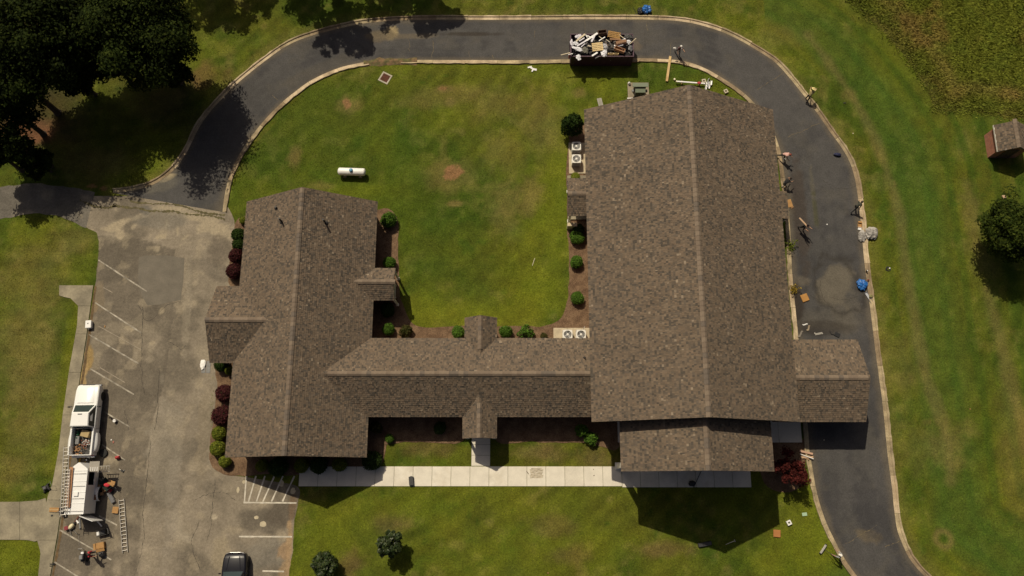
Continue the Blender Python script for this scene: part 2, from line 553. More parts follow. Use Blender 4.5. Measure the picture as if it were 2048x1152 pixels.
# ---- driveway loop (dark newer asphalt)
def build_driveway():
    m = attr_mat('drive_asphalt', 0.88, ((1.3, .12), (7.0, .16), (30.0, .34)), 0.45, 0.02, 0.3)
    n = 330
    def res(pl, n):
        s = np.concatenate([[0], np.cumsum(np.hypot(*(pl[1:] - pl[:-1]).T))])
        q = np.linspace(0, s[-1], n)
        return np.stack([np.interp(q, s, pl[:, 0]), np.interp(q, s, pl[:, 1])], 1)
    # pair the two edges piecewise so that rungs stay square to the road
    ok = [(0, 0), (6, 3), (12, 6), (18, 11), (21, 14), (23, 17), (27, 20), (31, 23), (35, 27), (39, 29), (42, 32), (45, 35), (48, 39), (52, 43), (56, 47)]
    def idx_of(pl, px):
        q = np.array(P2(*px)); return int(np.argmin(np.hypot(pl[:, 0] - q[0], pl[:, 1] - q[1])))
    A = []; B = []
    for (a0, b0), (a1, b1) in zip(ok[:-1], ok[1:]):
        ia, ja = idx_of(OUT_W, OUT_PX[a0]), idx_of(OUT_W, OUT_PX[a1])
        ib, jb = idx_of(IN_W, IN_PX[b0]), idx_of(IN_W, IN_PX[b1])
        k = max(ja - ia, jb - ib) * 2
        A.append(res(OUT_W[ia:ja + 1], k + 1)[:-1]); B.append(res(IN_W[ib:jb + 1], k + 1)[:-1])
    A = np.concatenate(A); B = np.concatenate(B)
    t = np.linspace(-0.01, 1.01, 34)[None, :, None]
    G = A[:, None, :] * (1 - t) + B[:, None, :] * t
    X, Y = G[..., 0], G[..., 1]
    T = np.broadcast_to(t[..., 0], X.shape)
    c = np.zeros(X.shape + (3,)) + np.array((.061, .058, .057))
    a = fbm(X, Y, 5, 101, 4); b = fbm(X, Y, 1.2, 103, 3)
    c *= (0.74 + .52 * a)[..., None]
    c = lerp(c, (.034, .033, .036), sstep(.48, .66, fbm(X, Y, 2.6, 120, 4)) * .6)
    c = lerp(c, (.082, .074, .062), sstep(.56, .72, fbm(X, Y, 1.7, 125, 4)) * .45)
    for p_, w_ in ((.27, .05), (.42, .04), (.62, .05), (.78, .045)):           # wheel paths polished by traffic
        c = lerp(c, (.070, .067, .064), np.exp(-((T - p_ - (a - .5) * .12) / w_) ** 2) * .35)
    edge = np.minimum(T, 1 - T)
    c = lerp(c, (.12, .098, .068), (1 - sstep(.01, .11, edge + (b - .5) * .09)) * .55)
    for (px, py, rx, ry, rot, col, k, rag) in [
            (1672, 572, 36, 40, 0, (.112, .098, .076), .95, .9), (1604, 562, 15, 12, 0, (.11, .095, .075), .7, .4), (1660, 640, 70, 22, 0, (.085, .077, .065), .6, .7),
            (1690, 620, 30, 40, 0, (.10, .088, .07), .5, .7), (1625, 380, 3, 60, 0, (.085, .078, .062), .9, .8), (1630, 420, 3, 40, 0, (.05, .05, .02), .6, .8),
            (783, 66, 13, 17, 0, (.30, .235, .13), .95, .5), (765, 72, 40, 14, 0, (.12, .095, .06), .7, .6), (800, 72, 70, 8, 0, (.14, .11, .07), .5, .7), (940, 68, 70, 5, 0, (.035, .028, .022), .8, .6),
            (335, 356, 20, 7, 25, (.33, .27, .17), .95, .5), (315, 372, 40, 14, 20, (.12, .11, .09), .6, .6), (400, 370, 30, 40, 0, (.085, .08, .075), .6, .7), (250, 398, 30, 10, 0, (.15, .13, .10), .7, .5),
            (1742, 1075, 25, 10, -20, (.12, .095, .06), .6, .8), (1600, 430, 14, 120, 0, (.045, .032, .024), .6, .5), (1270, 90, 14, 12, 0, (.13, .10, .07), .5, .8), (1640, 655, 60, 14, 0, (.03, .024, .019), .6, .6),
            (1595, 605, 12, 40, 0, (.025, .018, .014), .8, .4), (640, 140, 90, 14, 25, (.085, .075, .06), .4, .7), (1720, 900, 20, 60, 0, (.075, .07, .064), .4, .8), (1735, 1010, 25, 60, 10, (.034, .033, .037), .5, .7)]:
        c = lerp(c, col, ellipse(X, Y, px, py, rx, ry, rot, .24, 111, rag) * k)
    # a dark damp halo round the pale patch
    q = P(1672, 572); rr = np.hypot((X - q.x), (Y - q.y)) + (fbm(X, Y, 1.3, 131, 4) - .5) * 2.6
    c = lerp(c, (.030, .026, .022), np.exp(-((rr - 2.35) / .28) ** 2) * .7)
    me = grid_mesh('driveway', X, Y, np.full(X.shape, .012), m, c)
    return tag(mesh_obj('driveway', me), kind='structure')
DRIVE = build_driveway()

# ---- parking lot (old pale asphalt) and the side road that enters from the left
def build_parking():
    m = attr_mat('old_asphalt', 0.92, ((1.1, .14), (5.0, .18), (28.0, .40)), 0.5, 0.02, 0.2)
    L = spline([(135, 392), (170, 452), (195, 469), (196, 520), (190, 572), (187, 590), (176, 660), (163, 745), (148, 845), (131, 960), (117, 1065), (104, 1140), (92, 1215)], 4)
    Rr = spline([(440, 392), (468, 440), (470, 500), (465, 560), (455, 600), (450, 660), (438, 720), (440, 800), (432, 870), (424, 915), (432, 934), (452, 950), (482, 953), (540, 962), (597, 974), (594, 1010), (588, 1060), (584, 1110), (578, 1150), (570, 1215)], 4)
    ys = np.arange(392, 1215.1, 3.0)
    def xa(pl): 
        o = np.argsort(pl[:, 1]); return np.interp(ys, pl[o, 1], pl[o, 0])
    xl = xa(L); xr = xa(Rr)
    xr = xr + (fbm(ys, ys * 0, 20, 5, 3) - .5) * 5
    xl = xl + (fbm(ys, ys * 0 + 7, 14, 6, 4) - .5) * 5 * (ys < 575)
    pts = []
    for y, a, b in zip(ys, xl, xr):
        row = [P2(x, y) for x in np.linspace(a, b, 120)]
        pts.append(row)
    G = np.array(pts)
    X, Y = G[..., 0], G[..., 1]
    c = np.zeros(X.shape + (3,)) + np.array((.222, .188, .143))
    a = fbm(X, Y, 6, 201, 4); b = fbm(X, Y, 1.4, 203, 4)
    c *= (0.8 + .4 * a)[..., None]
    stalls = inside(X, Y, [P2(195, 470), P2(290, 480), P2(350, 500), P2(345, 640), P2(330, 760), P2(300, 860), P2(285, 1000), P2(270, 1215), P2(60, 1215), P2(150, 800)])
    cs = stalls.astype(float)
    d = np.zeros_like(X)
    cs = cs * sstep(.30, .50, fbm(X, Y, 3.0, 240, 4) + .12)
    c = lerp(c, (.125, .106, .082), cs * .85)
    c *= (0.88 + .24 * b)[..., None]
    c = lerp(c, (.30, .255, .185), sstep(.54, .70, fbm(X, Y, 2.2, 210, 5)) * .34)
    c = lerp(c, (.105, .09, .07), sstep(.48, .66, fbm(X, Y, 3.1, 219, 5)) * .65)
    c = lerp(c, (.34, .285, .20), sstep(.62, .72, fbm(X, Y, 1.1, 222, 4)) * .35)
    S = (.34, .285, .20); T = (.235, .20, .15)
    for (px, py, rx, ry, rot, col, k, rag) in [
            (188, 392, 22, 10, -15, S, .95, .5), (172, 385, 30, 8, -10, S, .7, .6), (235, 450, 25, 10, 30, S, .95, .4), (240, 470, 12, 9, -30, S, .9, .5), (215, 458, 14, 5, 0, S, .8, .5), (165, 457, 4, 9, 30, S, .8, .3), (182, 460, 5, 5, 0, S, .7, .4),
            (300, 425, 40, 6, 22, S, .75, .6), (345, 420, 22, 10, 0, S, .8, .6), (400, 436, 50, 8, -8, S, .7, .6), (425, 455, 30, 12, 0, S, .8, .7), (450, 468, 24, 14, 0, S, .7, .6), (320, 474, 12, 5, 10, S, .9, .4),
            (333, 448, 4, 12, 0, S, .8, .4), (355, 458, 3, 12, 10, S, .8, .4), (370, 475, 10, 3, 40, S, .6, .4), (310, 497, 10, 6, 0, S, .6, .6), (268, 452, 4, 8, -40, S, .8, .4),
            (290, 420, 14, 10, 0, (.125, .115, .10), .8, .3), (325, 440, 60, 20, 0, (.15, .137, .115), .6, .5), (440, 505, 22, 40, 0, (.12, .10, .078), .7, .5), (425, 540, 60, 16, -20, (.14, .12, .095), .6, .6),
            (178, 715, 8, 26, 8, (.26, .18, .075), .95, .5), (166, 760, 6, 26, 8, (.36, .25, .11), .9, .4), (172, 735, 4, 14, 8, (.35, .24, .11), .8, .4), (200, 590, 10, 30, 10, (.19, .15, .10), .6, .6), (190, 615, 6, 14, 8, (.25, .18, .10), .6, .5),
            (260, 657, 9, 5, 0, S, .6, .6), (243, 681, 6, 9, 0, S, .7, .5), (304, 686, 7, 5, 20, S, .6, .4), (323, 622, 5, 7, -30, S, .7, .3), (272, 712, 6, 10, 0, T, .7, .5), (300, 718, 8, 8, 0, T, .6, .5),
            (352, 1050, 14, 28, 0, (.30, .26, .20), .6, .5), (370, 1075, 14, 8, -20, (.30, .26, .20), .6, .5), (440, 1110, 16, 30, 0, (.30, .25, .17), .5, .6), (300, 1120, 14, 24, 10, (.27, .23, .17), .5, .6),
            (428, 1034, 5, 5, 0, (.36, .31, .23), .9, .2), (345, 1000, 12, 130, 0, (.225, .195, .155), .5, .6), (290, 1100, 8, 60, 8, (.26, .22, .165), .4, .5), (530, 1040, 46, 24, 0, (.10, .086, .068), .7, .5), (560, 1030, 30, 22, 0, (.09, .075, .058), .7, .5),
            (540, 1105, 50, 30, 0, (.17, .155, .13), .6, .6), (578, 1100, 6, 60, 2, (.30, .21, .12), .9, .6), (568, 1102, 12, 12, 0, (.28, .19, .11), .8, .6), (575, 1140, 14, 20, 0, (.27, .19, .11), .8, .5), (585, 1010, 6, 30, 0, (.15, .10, .06), .7, .5),
            (165, 1060, 60, 60, 0, (.115, .098, .076), .5, .7), (430, 640, 14, 60, 0, (.185, .15, .105), .6, .6), (410, 860, 16, 90, 0, (.215, .178, .125), .5, .6), (375, 610, 8, 110, 2, (.26, .225, .17), .35, .6), (330, 900, 30, 110, 5, (.215, .19, .15), .5, .7)]:
        c = lerp(c, col, ellipse(X, Y, px, py, rx, ry, rot, .24, 211, rag * 1.15) * k)
    me = grid_mesh('parking_lot', X, Y, np.full(X.shape, .005), m, c)
    lot = tag(mesh_obj('parking_lot', me), kind='structure')
    # repaired square of darker asphalt
    poly = [(278, 515), (290, 511), (335, 511), (369, 516), (367, 560), (363, 588), (363, 600), (345, 603), (320, 609), (295, 611), (283, 590), (276, 560)]
    mb = MB(); mb.prism([P2(*p) for p in poly], .002, .0095)
    mb.build('repair_patch', mat('patch_asphalt', (.142, .124, .098), .93, .2, .9, bmp=.3, coord='Object'), lot)
    # side road
    top = spline([P2(*p) for p in [(-140, 392), (-40, 380), (0, 375), (55, 368), (110, 372), (150, 376), (190, 384)]], .5)
    bot = spline([P2(*p) for p in [(-140, 468), (-40, 448), (0, 439), (50, 430), (95, 429), (130, 437), (172, 456)]], .5)
    n = 60
    for e_ in (top, bot): e_[:, 1] += (fbm(e_[:, 0], e_[:, 0] * 0, .9, 8, 3) - .5) * .35
    q = lambda pl: pl[np.linspace(0, len(pl) - 1, n).astype(int)]
    t = np.linspace(0, 1, 12)[None, :, None]
    G = q(top)[:, None, :] * (1 - t) + q(bot)[:, None, :] * t
    X, Y = G[..., 0], G[..., 1]
    c = np.zeros(X.shape + (3,)) + np.array((.125, .113, .096)); c *= (.75 + .5 * fbm(X, Y, 2.5, 231, 4))[..., None]
    c = lerp(c, S, sstep(.55, .68, fbm(X, Y, 1.8, 233, 4)) * .45)
    me = grid_mesh('side_road', X, Y, np.full(X.shape, .009), m, c)
    tag(mesh_obj('side_road', me), kind='structure')
    return lot
LOT = build_parking()

# ---- kerbs: gutter pan and raised lip in cast sections
M_CONC = mat('kerb_concrete', (.39, .315, .195), .92, .42, 1.1, bmp=.4, coord='Object', col2=(.25, .195, .12))
M_CONC2 = mat('walk_concrete', (.64, .595, .51), .9, .10, 1.2, bmp=.25, coord='Object')
M_CONC2B = mat('walk_concrete_worn', (.59, .545, .46), .9, .14, .9, bmp=.25, col2=(.64, .595, .51)); M_CONC2C = mat('walk_concrete_pale', (.68, .635, .55), .9, .10, 1.4, bmp=.25, col2=(.60, .55, .46))
M_OLDC = mat('old_concrete', (.205, .178, .128), .93, .28, .9, bmp=.35, coord='Object', col2=(.27, .235, .165))
KERB_MATS = [M_CONC, M_CONC, mat('kerb_stained', (.28, .21, .13), .92, .4, 1.3, bmp=.4, col2=(.19, .14, .085)), mat('kerb_pale', (.50, .40, .27), .92, .35, 1.2, bmp=.4, col2=(.34, .26, .165))]
def kerb(name, pl, side, lo=0, hi=None, width=0.52, length=3.0, mt=None, seed=0):
    hi = len(pl) if hi is None else hi
    root = bpy.data.objects.new(name, None); link(root); tag(root, kind='structure')
    nm = normals2(pl) * side
    k = max(2, int(length / 0.5)); rnd = random.Random(seed)
    prof = [(-0.02, 0.0), (0.0, .020), (width * .60, .030), (width * .68, .10), (width * .76, .125), (width * .97, .125), (width, .11), (width, -.02)]
    i = lo
    while i < hi - 1:
        j = min(i + k, hi - 1)
        rings = []
        sub = pl[i:j + 1].copy(); sn = nm[i:j + 1]
        if len(sub) < 2: break
        g = 0.012
        d0 = (sub[1] - sub[0]); sub[0] = sub[0] + d0 / np.linalg.norm(d0) * g
        d1 = (sub[-2] - sub[-1]); sub[-1] = sub[-1] + d1 / np.linalg.norm(d1) * g
        dz = rnd.uniform(-.006, .006); do = rnd.uniform(-.012, .012)
        for p, q in zip(sub, sn):
            rag = rnd.uniform(-.03, .05)
            rings.append([(p[0] + q[0] * (w + do + (rag if w > width * .9 else 0)), p[1] + q[1] * (w + do + (rag if w > width * .9 else 0)), z + dz) for w, z in prof])
        mb = MB(); mb.loft(rings)
        mb.build('kerb_section', mt or rnd.choice(KERB_MATS), root)
        i = j
    return root
def near(pl, px):
    q = np.array(P2(*px)); return int(np.argmin(np.hypot(pl[:, 0] - q[0], pl[:, 1] - q[1])))
kerb('outer_kerb', OUT_W, 1, 0, None, .41, 3.0, seed=1)
kerb('inner_kerb', IN_W, -1, 0, near(IN_W, (745, 123)) , .39, 3.0, seed=2)
kerb('inner_kerb', IN_W, -1, near(IN_W, (806, 120.5)), None, .39, 3.0, seed=3)

# broken stretch where soil has washed over the inner kerb
pl = IN_W[near(IN_W, (727, 126)):near(IN_W, (835, 120)) + 1]
nn = normals2(pl); wob = (fbm(pl[:, 0] * 2, pl[:, 1] * 2, 1.0, 66, 3) - .5)
mb = MB(); vs = []
for p, q, w_ in zip(pl, nn, wob): vs += [(p[0] + q[0] * (.25 + w_ * .7), p[1] + q[1] * (.25 + w_ * .7), .02), (p[0] - q[0] * .15, p[1] - q[1] * .15, .10 + w_ * .08), (p[0] - q[0] * (.55 + w_ * .4), p[1] - q[1] * (.55 + w_ * .4), .01)]
mb.add(vs, [(3 * i + k, 3 * i + 3 + k, 3 * i + 4 + k, 3 * i + 1 + k) for i in range(len(pl) - 1) for k in (0, 1)])
tag(mb.build('washed_soil', mat('washed_soil', (.16, .10, .05), .95, .5, 3, bmp=.7, col2=(.09, .085, .03))), kind='structure')
# ---- the long white walk of cast slabs
def slab_row(root, x0, x1, y0, y1, n, mt, top=.035, jx=0.0):
    xs = np.linspace(x0, x1, n + 1)
    for a, b in zip(xs[:-1], xs[1:]):
        mb = MB()
        mb.box(((a + b) / 2, (y0 + y1) / 2, top / 2 - .02 + random.uniform(-.002, .002)), (b - a - .022, y1 - y0, top + .04), bev=.012)
        mb.build('slab', random.choice([mt, mt, M_CONC2B, M_CONC2C]), root)
def build_walks():
    w = bpy.data.objects.new('sidewalk', None); link(w); tag(w, kind='structure')
    a = P(597, 973); b = P(1243, 933); y_n, y_s = P(800, 933).y, P(800, 972.5).y
    n = 17
    slab_row(w, a.x, b.x, y_s, y_n, n, M_CONC2)
    c = P(1503, 975)
    slab_row(w, b.x + .01, c.x, P(1300, 974.5).y, P(1300, 925).y, 7, M_CONC2)
    # stains on the walk: the rust print of a mat and a few scuffs
    for (px, py, sx, sy) in [(1073, 946, 1.15, 1.0)]:
        for k in range(9):
            q = P(px, py - 9 + k * 2.3, .0395)
            mb = MB(); L = sx * random.uniform(.75, 1.0)
            pts = [(q.x - L / 2 + L * i / 10, q.y + random.uniform(-.02, .02)) for i in range(11)]
            mb.add([(x, y + .035, q.z) for x, y in pts] + [(x, y - .035, q.z) for x, y in pts], [(i, i + 1, 12 + i, 11 + i) for i in range(10)])
            mb.build('rust_print', mat('rust_stain', (.40, .345, .26), .9, .4, 6), w)
    wk = bpy.data.objects.new('entrance_walk', None); link(wk); tag(wk, kind='structure')
    x0, x1 = P(943, 925).x, P(980, 925).x
    ys = np.linspace(P(960, 932).y, P(960, 868).y, 4)
    for p, q in zip(ys[:-1], ys[1:]):
        mb = MB(); mb.box(((x0 + x1) / 2, (p + q) / 2, .0), (x1 - x0, q - p - .02, .066), bev=.012)
        mb.build('slab', M_CONC2, wk)
    # concrete in front of the east portico side
    pk = bpy.data.objects.new('portico_floor', None); link(pk); tag(pk, kind='structure')
    x0, x1 = P(1236, 900).x, P(1604, 880).x
    xs = np.linspace(x0, x1, 9)
    y0, y1 = P(1560, 885).y, P(1560, 838).y
    for a_, b_ in zip(xs[:-1], xs[1:]):
        mb = MB(); mb.box(((a_ + b_) / 2, (y0 + y1) / 2, .0), (b_ - a_ - .02, y1 - y0, .07), bev=.012)
        mb.build('slab', M_CONC2, pk)
    # old concrete walk on the left, cast in long bays
    lw = bpy.data.objects.new('old_footpath', None); link(lw); tag(lw, kind='structure')
    cuts = [571, 612, 668, 745, 830, 920, 1000, 1080, 1150, 1215]
    def xr(y): return np.interp(y, [571, 660, 745, 845, 960, 1065, 1140, 1215], [187, 175, 162, 147, 130, 116, 103, 91])
    def xl(y): return np.interp(y, [571, 592, 597, 612, 650, 740, 830, 900, 970, 990, 1080, 1105, 1125, 1215], [119, 119, 142, 157, 155, 139, 126, 118, 105, 97, 75, 82, 80, 70])
    for y0, y1 in zip(cuts[:-1], cuts[1:]):
        yy = np.linspace(y0 + .25, y1 - .25, 9)
        if y0 == 571: yy = np.array([571, 580, 591, 594, 597, 602, 611.7])
        poly = [P2(xl(y), y) for y in yy] + [P2(xr(y), y) for y in yy[::-1]]
        mb = MB(); mb.prism(poly, -.02, .06 + random.uniform(-.004, .004)); mb.build('slab', M_OLDC, lw)
    for (xa, xb) in [(-120, -42), (-41.5, 40)]:
        mb = MB(); mb.prism([P2(xa, 1004), P2(xb, 1003.5), P2(xb, 1079.5), P2(xa, 1079)], -.02, .058); mb.build('slab', M_OLDC, lw)
    mb = MB(); mb.prism([P2(40.5, 1003.5), P2(75, 1001), P2(92, 996), P2(93.5, 1010), P2(90, 1040), P2(82, 1079), P2(70, 1083), P2(55, 1080), P2(40.5, 1079.5)], -.02, .056); mb.build('slab', M_OLDC, lw)
    # kerb-line gap: dirt strip with weeds where the lot meets the footpath
    pl = spline([P2(*p) for p in [(189, 572), (178, 655), (165, 742), (150, 842), (133, 958), (119.5, 1062), (106, 1138), (94, 1213)]], .25)
    nm = normals2(pl)
    wd = .05 + .10 * fbm(pl[:, 0] * 3, pl[:, 1] * 3, 2.0, 88, 3)
    mb = MB()
    vs = []
    for p, q, w_ in zip(pl, nm, wd): vs += [(p[0], p[1], .009), (p[0] + q[0] * w_ * 2, p[1] + q[1] * w_ * 2, .009)]
    mb.add(vs, [(2 * i, 2 * i + 1, 2 * i + 3, 2 * i + 2) for i in range(len(pl) - 1)])
    tag(mb.build('dirt_strip', mat('kerb_dirt', (.115, .075, .035), .95, .45, 4, bmp=.5)), kind='structure')
build_walks()

# ---- painted lines, cracks and patches on the lot
M_PAINT = mat('worn_white_paint', (.36, .325, .265), .85, .55, 2.4, col2=(.22, .195, .155))
M_PAINT_OLD = mat('faded_paint', (.27, .23, .175), .88, .4, 2.4)
M_CRACK = mat('crack_weeds', (.125, .10, .06), .95, .5, 5)
M_CRACKD = mat('crack_dark', (.035, .03, .026), .95, .3, 5)
def ribbon(name, px_pts, w, mt, parent, z, jit=0.0, step=.25, wj=.25):
    if name in ('crack', 'joint'): jit, step, wj = .028, .12, .85
    pl = spline([P2(*p) for p in px_pts], step)
    nm = normals2(pl)
    rnd = np.random.default_rng(abs(hash((px_pts[0][0], px_pts[0][1]))) % 99999)
    off = np.cumsum(rnd.normal(0, jit, len(pl))); off -= np.linspace(off[0], off[-1], len(pl))
    pl = pl + nm * off[:, None]
    ww = w * (1 + wj * (rnd.random(len(pl)) - .5) * 2) / 2
    vs = []
    for p, q, h in zip(pl, nm, ww): vs += [(p[0] - q[0] * h, p[1] - q[1] * h, z), (p[0] + q[0] * h, p[1] + q[1] * h, z)]
    mb = MB(); mb.add(vs, [(2 * i, 2 * i + 1, 2 * i + 3, 2 * i + 2) for i in range(len(pl) - 1)])
    return mb.build(name, mt, parent)
for a, b in [((197, 520), (294, 583)), ((190, 605), (283, 666)), ((178, 669), (277, 727)), ((180, 737), (268, 789)), ((208, 823), (260, 854)), ((204, 889), (250, 920)), ((195, 955), (236, 983)),
             ((198, 1032), (234, 1050)), ((120, 1060), (223, 1120)), ((109, 1124), (160, 1156))]:
    ribbon('stall_line', [a, ((a[0] + b[0]) / 2, (a[1] + b[1]) / 2), b], .11, M_PAINT, LOT, .0105, .002)
for a, b in [((197, 652), (283, 700)), ((207, 575), (225, 585)), ((200, 735), (250, 765))]:
    ribbon('faded_line', [a, ((a[0] + b[0]) / 2, (a[1] + b[1]) / 2), b], .06, M_PAINT_OLD, LOT, .0102, .003)
for a, b in [((478, 1073), (584, 1073.5)), ((487, 1005), (593, 1006)), ((525, 1142), (568, 1143)), ((489, 1003), (493, 952)), ((497, 1003), (512, 952)), ((513, 1003), (530, 952)), ((526, 1003), (549, 952)), ((543, 1003), (566, 952)), ((565, 1003), (589, 952))]:
    ribbon('bay_line', [a, ((a[0] + b[0]) / 2, (a[1] + b[1]) / 2), b], .12, mat('bay_paint', (.50, .46, .39), .85, .35, 2.4), LOT, .0105, .002)
for (px, py, r1, r2, seed) in [(563, 967, 5, 6.5, 1), (586, 982, 5, 7, 2), (513, 1035, 4.5, 3.5, 3), (526, 1048, 7, 5.5, 4), (488, 964, 3.5, 3.5, 5), (476, 980, 3, 6, 6)]:
    c0 = P(px, py); rnd = random.Random(seed)
    poly = [(c0.x + r1 / 23.6 * rnd.uniform(.8, 1.1) * math.cos(t), c0.y + r2 / 23.6 * rnd.uniform(.8, 1.1) * math.sin(t)) for t in np.linspace(0, 2 * math.pi, 14)[:-1]]
    mb = MB(); mb.prism(poly, .003, .0098); mb.build('filler_patch', mat('filler', (.43, .37, .26), .9, .2, 3), LOT)
for pts in [[(160, 400), (205, 418), (235, 410)], [(225, 411), (300, 422), (360, 430), (450, 440)], [(260, 402), (330, 412), (450, 430)]]:
    ribbon('joint', pts, .16, mat('joint_weeds', (.10, .085, .04), .95, .6, 3), LOT, .0185, .015)
for pts in [[(276, 610), (296, 640), (330, 612), (362, 603)], [(285, 614), (283, 700), (290, 790)], [(320, 740), (318, 800), (310, 860)], [(300, 880), (295, 960), (285, 1060), (270, 1152)], [(330, 680), (360, 700), (372, 690)],
            [(390, 1000), (440, 985), (470, 1000)], [(430, 960), (425, 1020), (415, 1080)], [(400, 1040), (385, 1090), (400, 1140)], [(250, 820), (258, 860)]]:
    ribbon('crack', pts, .028, M_CRACKD, LOT, .0098, .02)
for pts in [[(1170, 40), (1169, 60), (1172, 72)], [(815, 75), (820, 103)], [(866, 80), (864, 118)], [(938, 100), (940, 119)], [(985, 110), (988, 120)], [(545, 190), (562, 205)], [(1070, 60), (1069, 75)], [(1293, 45), (1296, 62)],
            [(1512, 180), (1546, 160), (1566, 145)], [(1575, 275), (1640, 247)], [(1690, 1087), (1753, 1050)], [(1770, 1094), (1803, 1082)], [(1342, 85), (1341, 110)]]:
    ribbon('crack', pts, .035, M_CRACK, DRIVE, .0165, .02)
for pts in [[(1645, 360), (1680, 378), (1712, 372)], [(1640, 560), (1646, 600), (1668, 610)], [(1660, 595), (1690, 600), (1722, 590)], [(1620, 590), (1645, 600)], [(1290, 60), (1292, 110)], [(1580, 300), (1610, 320)]]:
    ribbon('crack', pts, .025, M_CRACKD, DRIVE, .0166, .03)

# ---- mulch beds, the last one standing in for shade
M_MULCH = None
def mulch():
    global M_MULCH
    m, nt, b = new_mat('mulch')
    geo = N(nt, 'ShaderNodeNewGeometry'); v = geo.outputs['Position']
    n1 = noise(nt, v, 1.5, 4); n2 = noise(nt, v, 16, 4, .7)
    c = mix_col(nt, ramp(nt, n1, (.35, .65, 0, 1)), (.115, .070, .043), (.19, .122, .074))
    c = scale_col(nt, c, ramp(nt, n2, (.25, .75, .3, 1.7)))
    nt.links.new(c, b.inputs['Base Color']); b.inputs['Roughness'].default_value = .95
    b.inputs['Specular IOR Level'].default_value = .15
    bump(nt, b, n2, .9, .05)
    M_MULCH = m
mulch()
def bed(px_pts, closed=True, z=.03, seed=0):
    pts = [P2(*p) for p in px_pts]
    pl = spline(pts + [pts[0]], .35)
    nm = normals2(pl)
    pl = pl + nm * ((fbm(pl[:, 0], pl[:, 1], .8, seed, 2) - .5) * .22)[:, None]
    bm = bmesh.new()
    vs = [bm.verts.new((x, y, z)) for x, y in pl[:-1]]
    vb = [bm.verts.new((x, y, -.02)) for x, y in pl[:-1]]
    f = bm.faces.new(vs)
    n = len(vs)
    for i in range(n): bm.faces.new((vs[i], vb[i], vb[(i + 1) % n], vs[(i + 1) % n]))
    bmesh.ops.triangulate(bm, faces=[f])
    bmesh.ops.recalc_face_normals(bm, faces=bm.faces)
    me = bpy.data.meshes.new('mulch_or_shade_sheet'); bm.to_mesh(me); bm.free(); me.materials.append(M_MULCH)
    return tag(mesh_obj('mulch_or_shade_sheet', me), kind='structure')
bed([(745, 422), (770, 418), (786, 424), (796, 445), (797, 500), (798, 560), (800, 590), (812, 625), (826, 648), (850, 655), (900, 654), (935, 652), (1000, 652), (1050, 654), (1095, 650), (1118, 640), (1132, 615), (1138, 570), (1138, 500), (1134, 440), (1133, 350), (1136, 300), (1140, 262), (1150, 250), (1180, 250),
     (1215, 300), (1215, 700), (1100, 705), (760, 705), (700, 640), (700, 440)], seed=3)
bed([(500, 430), (474, 438), (468, 470), (462, 510), (458, 550), (463, 575), (520, 600), (520, 440)], seed=4)
bed([(560, 720), (440, 722), (430, 745), (436, 770), (430, 810), (426, 850), (420, 890), (422, 925), (436, 942), (458, 952), (490, 952), (540, 948), (595, 950), (700, 936), (757, 932), (772, 905), (778, 888), (830, 884), (925, 882), (925, 820), (560, 820)], seed=5)
bed([(993, 820), (992, 882), (1080, 884), (1160, 886), (1205, 892), (1235, 900), (1250, 860), (1250, 820)], seed=6)
bed([(1520, 880), (1606, 880), (1610, 925), (1608, 965), (1580, 985), (1540, 975), (1520, 940)], seed=8)  # no real bed: dark mulch sheet stands in for shaded grass
# ------------------------------------------------------------------ the building
def shingle_mat():
    m, nt, b = new_mat('shingle')
    at = N(nt, 'ShaderNodeAttribute', attribute_name='tint')
    geo = N(nt, 'ShaderNodeNewGeometry'); v = geo.outputs['Position']
    n1 = noise(nt, v, .55, 3); n2 = noise(nt, v, 40, 2)
    f = mul(nt, ramp(nt, n1, (.3, .7, .92, 1.08)), ramp(nt, n2, (.25, .75, .82, 1.18)))
    nt.links.new(scale_col(nt, at.outputs['Color'], f), b.inputs['Base Color'])
    b.inputs['Roughness'].default_value = .92
    b.inputs['Specular IOR Level'].default_value = .25
    bump(nt, b, n2, .3, .01)
    return m
M_SHINGLE = shingle_mat()
M_CAP = [mat('ridge_cap_%s' % n, c, .92, .2, 3) for n, c in (('brown', (.16, .12, .088)), ('tan', (.19, .145, .106)), ('grey', (.125, .10, .08)))]
M_FASCIA = mat('fascia_brown', (.13, .095, .07), .6, .1, 1)
M_WHITE = mat('white_trim', (.74, .71, .65), .55, .08, 1.5)
M_SOFFIT = mat('soffit', (.45, .41, .35), .7, .06, 1)
